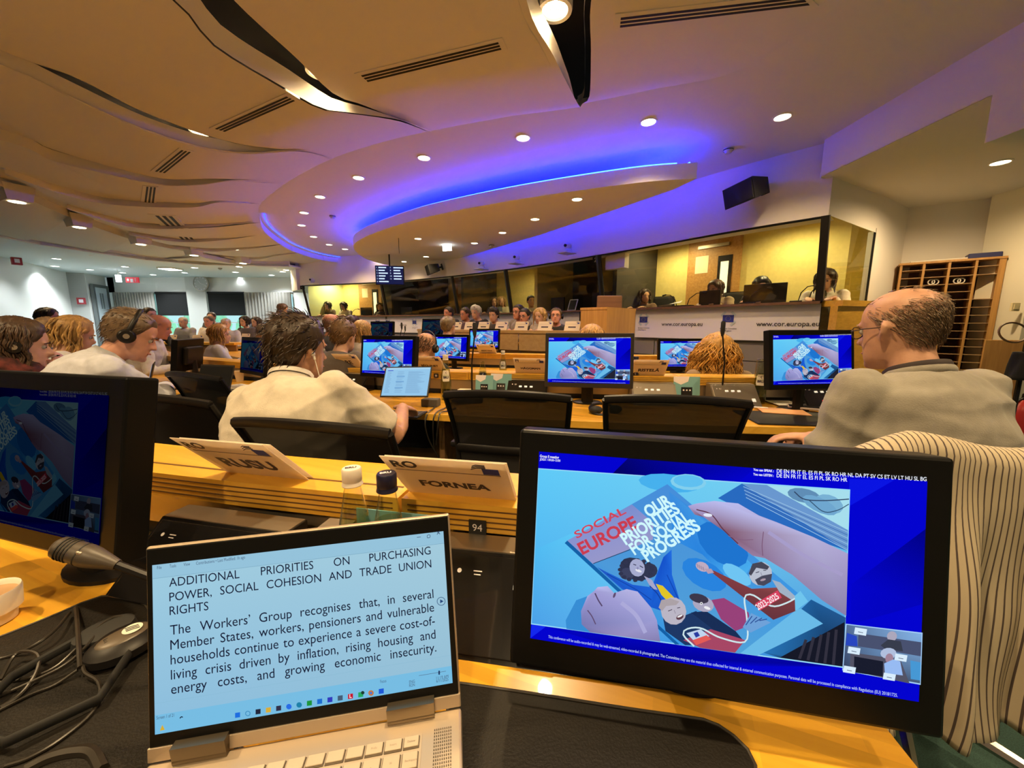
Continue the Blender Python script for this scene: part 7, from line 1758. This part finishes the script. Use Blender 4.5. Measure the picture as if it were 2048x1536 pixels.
# ================================================================ alcove: pigeonholes and what stands before them
q0, q1 = at(1801, 531, z=HC + .75), at(2013, 516, z=HC + .75); L_ = (q1 - q0).length; ang = math.atan2(q1.y - q0.y, q1.x - q0.x)
PW = OAK; t = thing('pigeonhole_cabinet', 'tall oak pigeonhole cabinet in the alcove behind the bald man', 'cabinet', (q0.x, q0.y, 0), ang); HT = HC + .75; D = .3
mb = MB(); mb.box((L_ / 2, D, HT / 2), (L_, .02, HT)); obj('back', mb, DARKW, t)
for k in range(5):
    w = .05 if k == 4 else .022; x = L_ * k / 4; mb = MB(); mb.box((min(x, L_ - .02) if k else .011, D / 2, HT / 2), (w, D, HT)); obj('upright', mb, PW, t)
mb = MB(); mb.box((L_ / 2, D / 2, HT + .012), (L_ + .02, D + .02, .024)); obj('top_board', mb, PW, t)
nsh = 21; SHM = mat('pale shelf edge', (.45, .30, .16), .5); _sh = MB(); _sh.box((0, 0, 0), (L_ / 4 - .024, D - .01, .006)); _shm = _sh.mesh('shelf', SHM)
for c in range(4):
    for k in range(1, nsh):
        if c == 3 and k in (nsh - 3, nsh - 4): continue
        o = bpy.data.objects.new('shelf', _shm); link(o, t); o.location = (L_ * (c + .5) / 4, D / 2, .02 + HT * k / nsh)
Mc = Matrix.Translation((q0.x, q0.y, 0)) @ Matrix.Rotation(ang, 4, 'Z')
def in_cab(c, k, y=.1): return Mc @ Vector((L_ * (c + .5) / 4, y, .024 + HT * k / nsh))
WPL = mat('white cable plastic', (.75, .72, .66), .4)
for c, k, lb in [(1, nsh - 3, 'white rolled headset in the second pigeonhole column'), (2, nsh - 3, 'white rolled cable rings in the third pigeonhole column')]:
    tt = thing('rolled_headset', lb, 'headset', in_cab(c, k), ang)
    for q in range(2):
        mb = MB(); mb.tube([(.035 * q - .02 + .028 * math.cos(a), -.05 + .01 * q, .034 + .03 * math.sin(a)) for a in [2 * math.pi * i / 20 for i in range(20)]], .006, 6, closed=True); obj('ring', mb, WPL, tt, True)
mb = MB(); mb.rbox((0, 0, .03), (.26, .2, .06), .008); o = obj('blue_box', mb, mat('blue plastic', (.02, .025, .12), .4), None, False, Mc @ Vector((L_ * .82, .14, HT + .024)), (0, 0, ang)); tag(o, 'flat dark blue box lying on the pigeonhole cabinet', 'box')
mb = MB(); mb.rbox((0, 0, .012), (.5, .2, .024), .004); o = obj('white_folder', mb, mat('white folder', (.7, .66, .58), .6), None, False, Mc @ Vector((L_ * .4, .16, HT + .024)), (0, 0, ang)); tag(o, 'flat white folder lying on the pigeonhole cabinet', 'folder')
# oak board with a black edge leaning right of the cabinet
bp_ = at(1985, 800, y=3.9); t = thing('leaning_board', 'oak board with black edge standing in front of the cabinet', 'board', (bp_.x, bp_.y, 0), R(-30), rot=(R(0), 0, R(-30)))
zb = at(1985, 680, y=3.9).z; mb = MB(); mb.rbox((0, 0, zb / 2), (.26, .03, zb), .004); obj('panel', mb, OAK, t); mb = MB(); mb.box((.135, 0, zb / 2), (.012, .034, zb)); obj('edge_strip', mb, MATTE, t)
# coat stand with ring, dark coat and fire extinguisher
cp = at(2052, 700, y=3.1); t = thing('coat_stand', 'black coat stand with a ring at the right edge', 'coat stand', (cp.x, cp.y, 0)); zr = at(2020, 665, y=3.1).z
mb = MB(); mb.tube([(0, 0, .02), (0, 0, 1.75)], .014, 8); obj('pole', mb, DARK, t, True); mb = MB(); mb.tube([(-.13 + .115 * math.cos(a), .02 * math.sin(a), zr + .078 * math.sin(a)) for a in [2 * math.pi * i / 28 for i in range(28)]], .007, 8, closed=True); obj('ring', mb, DARKW, t, True)
mb = MB(); mb.lathe([(.17, 0), (.17, .015), (.03, .03)], 24); obj('foot', mb, DARK, t, True)
zc_ = at(2045, 735, y=3.05).z; mb = MB(); rr = []
for k in range(10):
    z = lerp(zc_ + .12, .78, k / 9); rr.append([(.0 + (.11 + .02 * k / 9) * math.cos(a) * (1 + .12 * math.sin(5 * a + k * .4)), (.08 + .02 * k / 9) * math.sin(a), z) for a in [2 * math.pi * i / 28 for i in range(28)]])
mb.grid(rr, None, closed=True); mb.f.append(tuple(range(27, -1, -1))); mb.f.append(tuple(range(len(mb.v) - 28, len(mb.v)))); o = obj('dark_coat', mb, mat('black wool', (.012, .011, .012), .95), None, 'all', (cp.x + .02, cp.y - .02, 0)); tag(o, 'black coat hanging on the stand at the right edge', 'coat')
ep = at(2046, 800, y=3.5); t = thing('fire_extinguisher', 'red fire extinguisher on the floor at the right edge', 'fire extinguisher', (ep.x, ep.y, 0)); RX = mat('red enamel', (.42, .02, .02), .35)
z0_ = at(2046, 815, y=3.5).z - .2; mb = MB(); mb.lathe([(.07, 0), (.08, .02), (.08, .42), (.05, .5), (.02, .53)], 20); obj('tank', mb, RX, t, True); mb = MB(); mb.tube([(0, 0, .53), (0, 0, .58), (.06, 0, .6)], .012, 8); obj('valve', mb, DARK, t, True); mb = MB(); mb.tube([(.02, 0, .56), (-.08, 0, .5), (-.09, 0, .2)], .01, 8); obj('hose', mb, DARK, t, True)
t = thing('light_switch', 'cream light switch on the right pillar', 'switch', at(2030, 614, y=4.29)); mb = MB(); mb.rbox((0, 0, 0), (.09, .02, .09), .004); obj('plate', mb, mat('cream plastic', (.8, .68, .4), .4), t); mb = MB(); mb.box((0, -.012, 0), (.05, .006, .05)); obj('rocker', mb, MATS['cream plastic'], t)

# ================================================================ things on the second desk
def ontop(u, v): return at(u, v, z=ZD)
p = ontop(815, 808); Xt = Vector((math.cos(R(-10)), math.sin(R(-10)), 0)); t = thing('tablet_computer', 'tablet with keyboard cover showing a document before the polo man', 'tablet', (0, 0, 0))
LLt = at(762, 791, y=2.10); LRt = at(853, 791, y=2.06); TLt = at(775, 733, y=2.19); Mt = frame(LLt, LRt - LLt, TLt - LLt); t.matrix_world = Mt; wt = (LRt - LLt).length
mb = MB(); mb.rbox((wt / 2, wt * .32, -.006), (wt + .016, wt * .64 + .016, .008), .003); obj('case', mb, DARK, t); s = obj('screen', DOC_MESH, None, t); s.scale = (wt, wt, 1); s.location = (0, 0, -.0016)
Mi = Mt.inverted() @ Matrix.Translation((LLt.x, LLt.y, ZD + .006)) @ Matrix.Rotation(math.atan2((LRt - LLt).y, (LRt - LLt).x), 4, 'Z')
mb = MB(); mb.rbox((wt / 2, -.075, .0), (wt + .01, .15, .008), .003, Mi); kb = obj('keyboard_cover', mb, DARK, t)
_kk = MB(); _kk.rbox((0, 0, 0), (wt / 12 - .003, .017, .003), .001); _km = _kk.mesh('key', mat('dark key', (.05, .045, .04), .5))
for r_ in range(5):
    for c in range(11): o = bpy.data.objects.new('key', _km); link(o, kb); o.matrix_local = Mi @ Matrix.Translation((wt / 11 * (c + .5), -.022 - r_ * .021, .005))
def flat(name, u, v, w, d, h, m, label, cat, yaw=0, grp=None):
    p = ontop(u, v); mb = MB(); mb.rbox((0, 0, h / 2), (w, d, h), min(.004, h / 3)); o = obj(name, mb, m, None, False, p, (0, 0, R(yaw))); return tag(o, label, cat, grp)
t = thing('desk_pad', 'black leather pad under the phone at the right of the second desk', 'desk pad', ontop(1585, 838), R(-8)); mb = MB(); mb.rbox((0, 0, .004), (.46, .30, .008), .004); obj('sheet', mb, LEATHER, t)
t = thing('notebook', 'orange and white note sheets beside the phone', 'notebook', ontop(1572, 826) + Vector((-.02, 0, .009)), R(-20)); mb = MB(); mb.box((0, 0, .002), (.22, .15, .003)); obj('sheet', mb, mat('orange paper', (.62, .30, .12), .6), t); mb = MB(); mb.box((-.09, .06, .004), (.07, .03, .001)); obj('paper_slip', mb, MATS['paper'], t)
t = thing('phone', 'dark smartphone in a clear case on the note sheets', 'phone', ontop(1607, 822) + Vector((0, 0, .014)), R(-30)); mb = MB(); mb.rbox((0, 0, .006), (.15, .075, .012), .004); obj('case', mb, mat('pinkish case', (.45, .36, .33), .3), t); mb = MB(); mb.rbox((0, 0, .0125), (.14, .066, .002), .0008); obj('glass', mb, CFACE, t)
t = thing('paper_sheets', 'white papers behind the phone under the right monitor', 'papers', ontop(1612, 812) + Vector((0, .05, .0)), R(-6)); mb = MB(); mb.box((0, 0, .010), (.34, .2, .004)); obj('sheet', mb, MATS['paper'], t); mb = MB(); mb.tube([(-.06, -.05, .018), (.08, .02, .018)], .005, 6); obj('pen', mb, DARK, t)
flat('mouse_case', 862, 812, .1, .06, .045, mat('grey cloth case', (.10, .09, .08), .8), 'grey soft case right of the tablet keyboard', 'case', -10)
t = thing('headset', 'black headset lying on the second desk beside the microphone foot', 'headset', ontop(930, 805), 0); mb = MB(); mb.tube([(.08 * math.cos(a), .05 * math.sin(a), .012) for a in [2 * math.pi * i / 16 * .8 for i in range(17)]], .006, 6); obj('headband', mb, DARK, t, True)
for k in (0, 1): mb = MB(); mb.lathe([(.03, 0), (.034, .01), (.03, .025), (.0, .027)], 14, Matrix.Translation((.08 - .1 * k, -.03 * k, 0)), cap=False); obj('ear_cup', mb, MATTE, t, True)
t = thing('headset', 'black headset between the two empty chairs', 'headset', ontop(1205, 826), 0); mb = MB(); mb.tube([(.07 * math.cos(a), .06 * math.sin(a), .02 + .02 * math.sin(a)) for a in [2 * math.pi * i / 16 * .8 for i in range(17)]], .008, 6); obj('headband', mb, DARK, t, True)
for k in (0, 1): mb = MB(); mb.ball((.07 - .11 * k, -.02 * k, .022), (.036, .03, .022), 12, 8); obj('ear_cup', mb, MATTE, t, True)
def cable2(pts, label, r=.004):
    o_ = pts[0]; C_ = catmull(pts, len(pts) * 6); mb = MB(); mb.tube([p - o_ for p in C_], r, 6); o = obj('cable', mb, CABLE, None, True, o_); tag(o, label, 'cable', 'cables at the second desk')
zz = Vector((0, 0, .006))
cable2([ontop(880, 803) + zz, ontop(868, 818) + zz, ontop(858, 826) + zz, at(850, 845, y=2.0), at(858, 880, y=2.0), at(880, 920, y=2.02)], 'black cable dropping over the desk edge right of the tablet'); cable2([ontop(905, 806) + zz, ontop(890, 818) + zz, ontop(872, 828) + zz, at(866, 848, y=2.0), at(868, 900, y=2.02)], 'second black cable over the desk edge'); cable2([ontop(912, 818) + zz, ontop(895, 824) + zz, ontop(880, 829) + zz, at(876, 850, y=1.99), at(872, 890, y=2.0)], 'third black cable hanging below the desk edge')
# left part of the second desk
def open_laptop(u, v, y, w, yaw, tilt, label, lit=None, back=False):
    p = at(u, v, y=y); t = thing('laptop', label, 'laptop', (p.x, p.y, ZD + .012), R(yaw), 'laptops on the desks'); mb = MB(); mb.rbox((0, -.11, -.006), (w, .22, .012), .003); obj('base', mb, BEZD, t)
    M = Matrix.Rotation(R(90 - tilt), 4, 'X'); mb = MB(); mb.rbox((0, w * .32, -.004), (w, w * .64, .007), .003, M); obj('lid', mb, BEZD, t); mb = MB(); mb.box((0, w * .33, .001), (w * .94, w * .54, .002), M); obj('screen', mb, lit or mat('switched off screen', (.02, .02, .02), .12), t); mb = MB(); mb.box((0, -.08, .001), (w * .88, .1, .002)); obj('keyboard', mb, MATTE, t)
open_laptop(418, 742, 2.62, .31, -16, 18, 'black laptop with a dark glossy screen left of the tilted monitor')
open_laptop(292, 722, 3.1, .26, -50, 15, 'small laptop with a pale blue screen beyond the headphone man', mat('pale blue screen', (0, 0, 0), .4, emit=(.25, .32, .5), es=.7))
def cup(u, v, label, h=.085, r=.036):
    t = thing('paper_cup', label, 'cup', ontop(u, v), 0, 'paper cups'); mb = MB(); mb.lathe([(r * .72, 0), (r, h), (r * 1.05, h + .003), (r * .95, h + .002), (r * .7, .006), (.0, .006)], 20, cap=False); obj('wall', mb, mat('paper cup', (.72, .58, .40), .6), t, True); mb = MB(); mb.lathe([(r * .98, h - .002), (r * 1.06, h), (r * .98, h + .004)], 20, cap=False); obj('rim', mb, mat('paper cup', (.72, .58, .40), .6), t, True)
cup(480, 762, 'cream paper cup beside the tilted monitor'); cup(379, 748, 'small paper cup behind the dark laptop', .06, .03)
t = thing('paper_stack', 'crumpled newspapers and leaflets on the desk left of the polo man', 'papers', ontop(455, 778), R(-14))
for k, (c, dx, a) in enumerate([((.1, .1, .2), 0, 0), ((.75, .7, .62), .02, 8), ((.7, .6, .45), -.03, -10), ((.75, .72, .66), .05, 16)]):
    mb = MB(); n = 8; mb.grid([[(x / n * .3 - .15, y_ / 4 * .2 - .1, .004 + .006 * k + .006 * math.sin(x * 1.3 + k) * (1 if k else .3)) for x in range(n + 1)] for y_ in range(5)], Matrix.Translation((dx, 0, 0)) @ Matrix.Rotation(R(a), 4, 'Z')); obj('sheet', mb, mat('sheet %d' % k, c, .7), t, True)
flat('phone', 425, 772, .15, .075, .012, CFACE, 'dark phone lying left of the newspapers', 'phone', -25)
t = thing('desk_pad', 'black leather pad under the newspapers', 'desk pad', ontop(470, 785), R(-18)); mb = MB(); mb.rbox((0, 0, .001), (.5, .28, .004), .0015); obj('sheet', mb, LEATHER, t)
for k, (u, v, a, lb) in enumerate([(300, 745, -30, 'loose white papers right of the headphone man'), (310, 737, -55, 'white sheets under the thin screen')]):
    mb = MB(); mb.box((0, 0, .003), (.3, .21, .004)); o = obj('paper_sheet', mb, MATS['paper'], None, False, ontop(u, v), (0, 0, R(a))); tag(o, lb, 'paper', 'loose papers')
# small red and white things on the near ledge between monitor and card
t = thing('earphone_set', 'small red and white earphone set lying behind the nearest ledge', 'earphones', at(300, 915, y=1.02)); mb = MB(); mb.rbox((0, 0, 0), (.05, .03, .014), .005); obj('red_case', mb, RX, t, True); mb = MB(); mb.rbox((.045, -.01, 0), (.04, .025, .012), .005); obj('white_case', mb, WPL, t, True); mb = MB(); mb.tube([(-.02, .0, .01), (-.06, .05, .06), (-.08, .06, .12)], .003, 6); obj('cord', mb, STEEL, t, True)
zl_ = Vector(t.location); t.location = (zl_.x, zl_.y, .50)
# scarf, lanyards, earphone, pen
def ringcloth(P, label, name, cat, m, r0, r1, z0, wob, sub=None, part=False):
    rg = []
    for k in range(7):
        f = k / 6; c_ = P.nb + P.nk * lerp(z0 + .055, z0 - .035, f); rr_ = lerp(r0, r1, math.sin(f * math.pi) * .6 + f * .4); ring = []
        for i in range(36):
            a = 2 * math.pi * i / 36; w_ = 1 + wob * math.sin(a * 7 + k * 1.7) + wob * .8 * math.sin(a * 13 + k); ring.append(c_ + P.rx * (math.cos(a) * rr_ * w_) + P.nk.cross(P.rx) * (math.sin(a) * rr_ * w_))
        rg.append(ring)
    mb = MB(); mb.grid(rg, None, closed=True); o = obj(name, mb, m, None, 'all'); o.matrix_world = P.W; tag(o, label, cat)
    md = o.modifiers.new('thickness', 'SOLIDIFY'); md.thickness = .006; return o
ringcloth(P4, 'dark red patterned scarf around the neck of the woman at the left edge', 'scarf', 'scarf', mat('dark red scarf', (.07, .012, .009), .9, var=.9, vscale=35), .085, .15, .005, .05)
def lanyard(P, label, m, r=.078, off=.012):
    pts = []
    for k in range(25):
        a = R(-200 + 220 * k / 24); c_ = P.nb + P.nk * (off - .02 * max(0, math.sin(a))); pts.append(c_ + P.rx * (math.cos(a) * r) + P.nk.cross(P.rx) * (math.sin(a) * r))
    mb = MB(); mb.tube(pts, [(.009, .0015)] * 25, 6, flat=tuple(P.nk)); o = obj('lanyard', mb, m, None, True); o.matrix_world = P.W; tag(o, label, 'lanyard', 'lanyards'); return o
lanyard(P2, 'dark lanyard around the neck of the man in grey', mat('dark lanyard', (.03, .018, .018), .7), .074, -.002); lanyard(P1, 'white lanyard with small blue flags under the polo collar', mat('white lanyard', (.7, .66, .6), .7), .078)
t = thing('earphone', 'white earphone with cord in the right ear of the polo man', 'earphones'); t.matrix_world = P1.W @ P1.Mh; mb = MB(); mb.ball((.086, .002, .100), .008, 10, 8); mb.tube([(.086, .004, .098), (.088, .008, .080)], .004, 8); obj('bud', mb, WPL, t, True); mb = MB(); mb.tube([(.088, .008, .080), (.094, .02, .03), (.085, .05, -.04), (.06, .09, -.12)], .0016, 6); obj('cord', mb, WPL, t, True)
wp = P4.W @ P4.j[1][2]; t = thing('pen', 'white pen in the raised hand of the woman with the scarf', 'pen', wp + Vector((-.03, -.02, .07))); mb = MB(); mb.tube([(-.09, -.02, -.015), (.05, .01, .01)], .004, 8); obj('barrel', mb, WPL, t, True); mb = MB(); mb.tube([(.05, .01, .01), (.062, .013, .012)], [.004, .001], 8); obj('tip', mb, DARK, t, True)
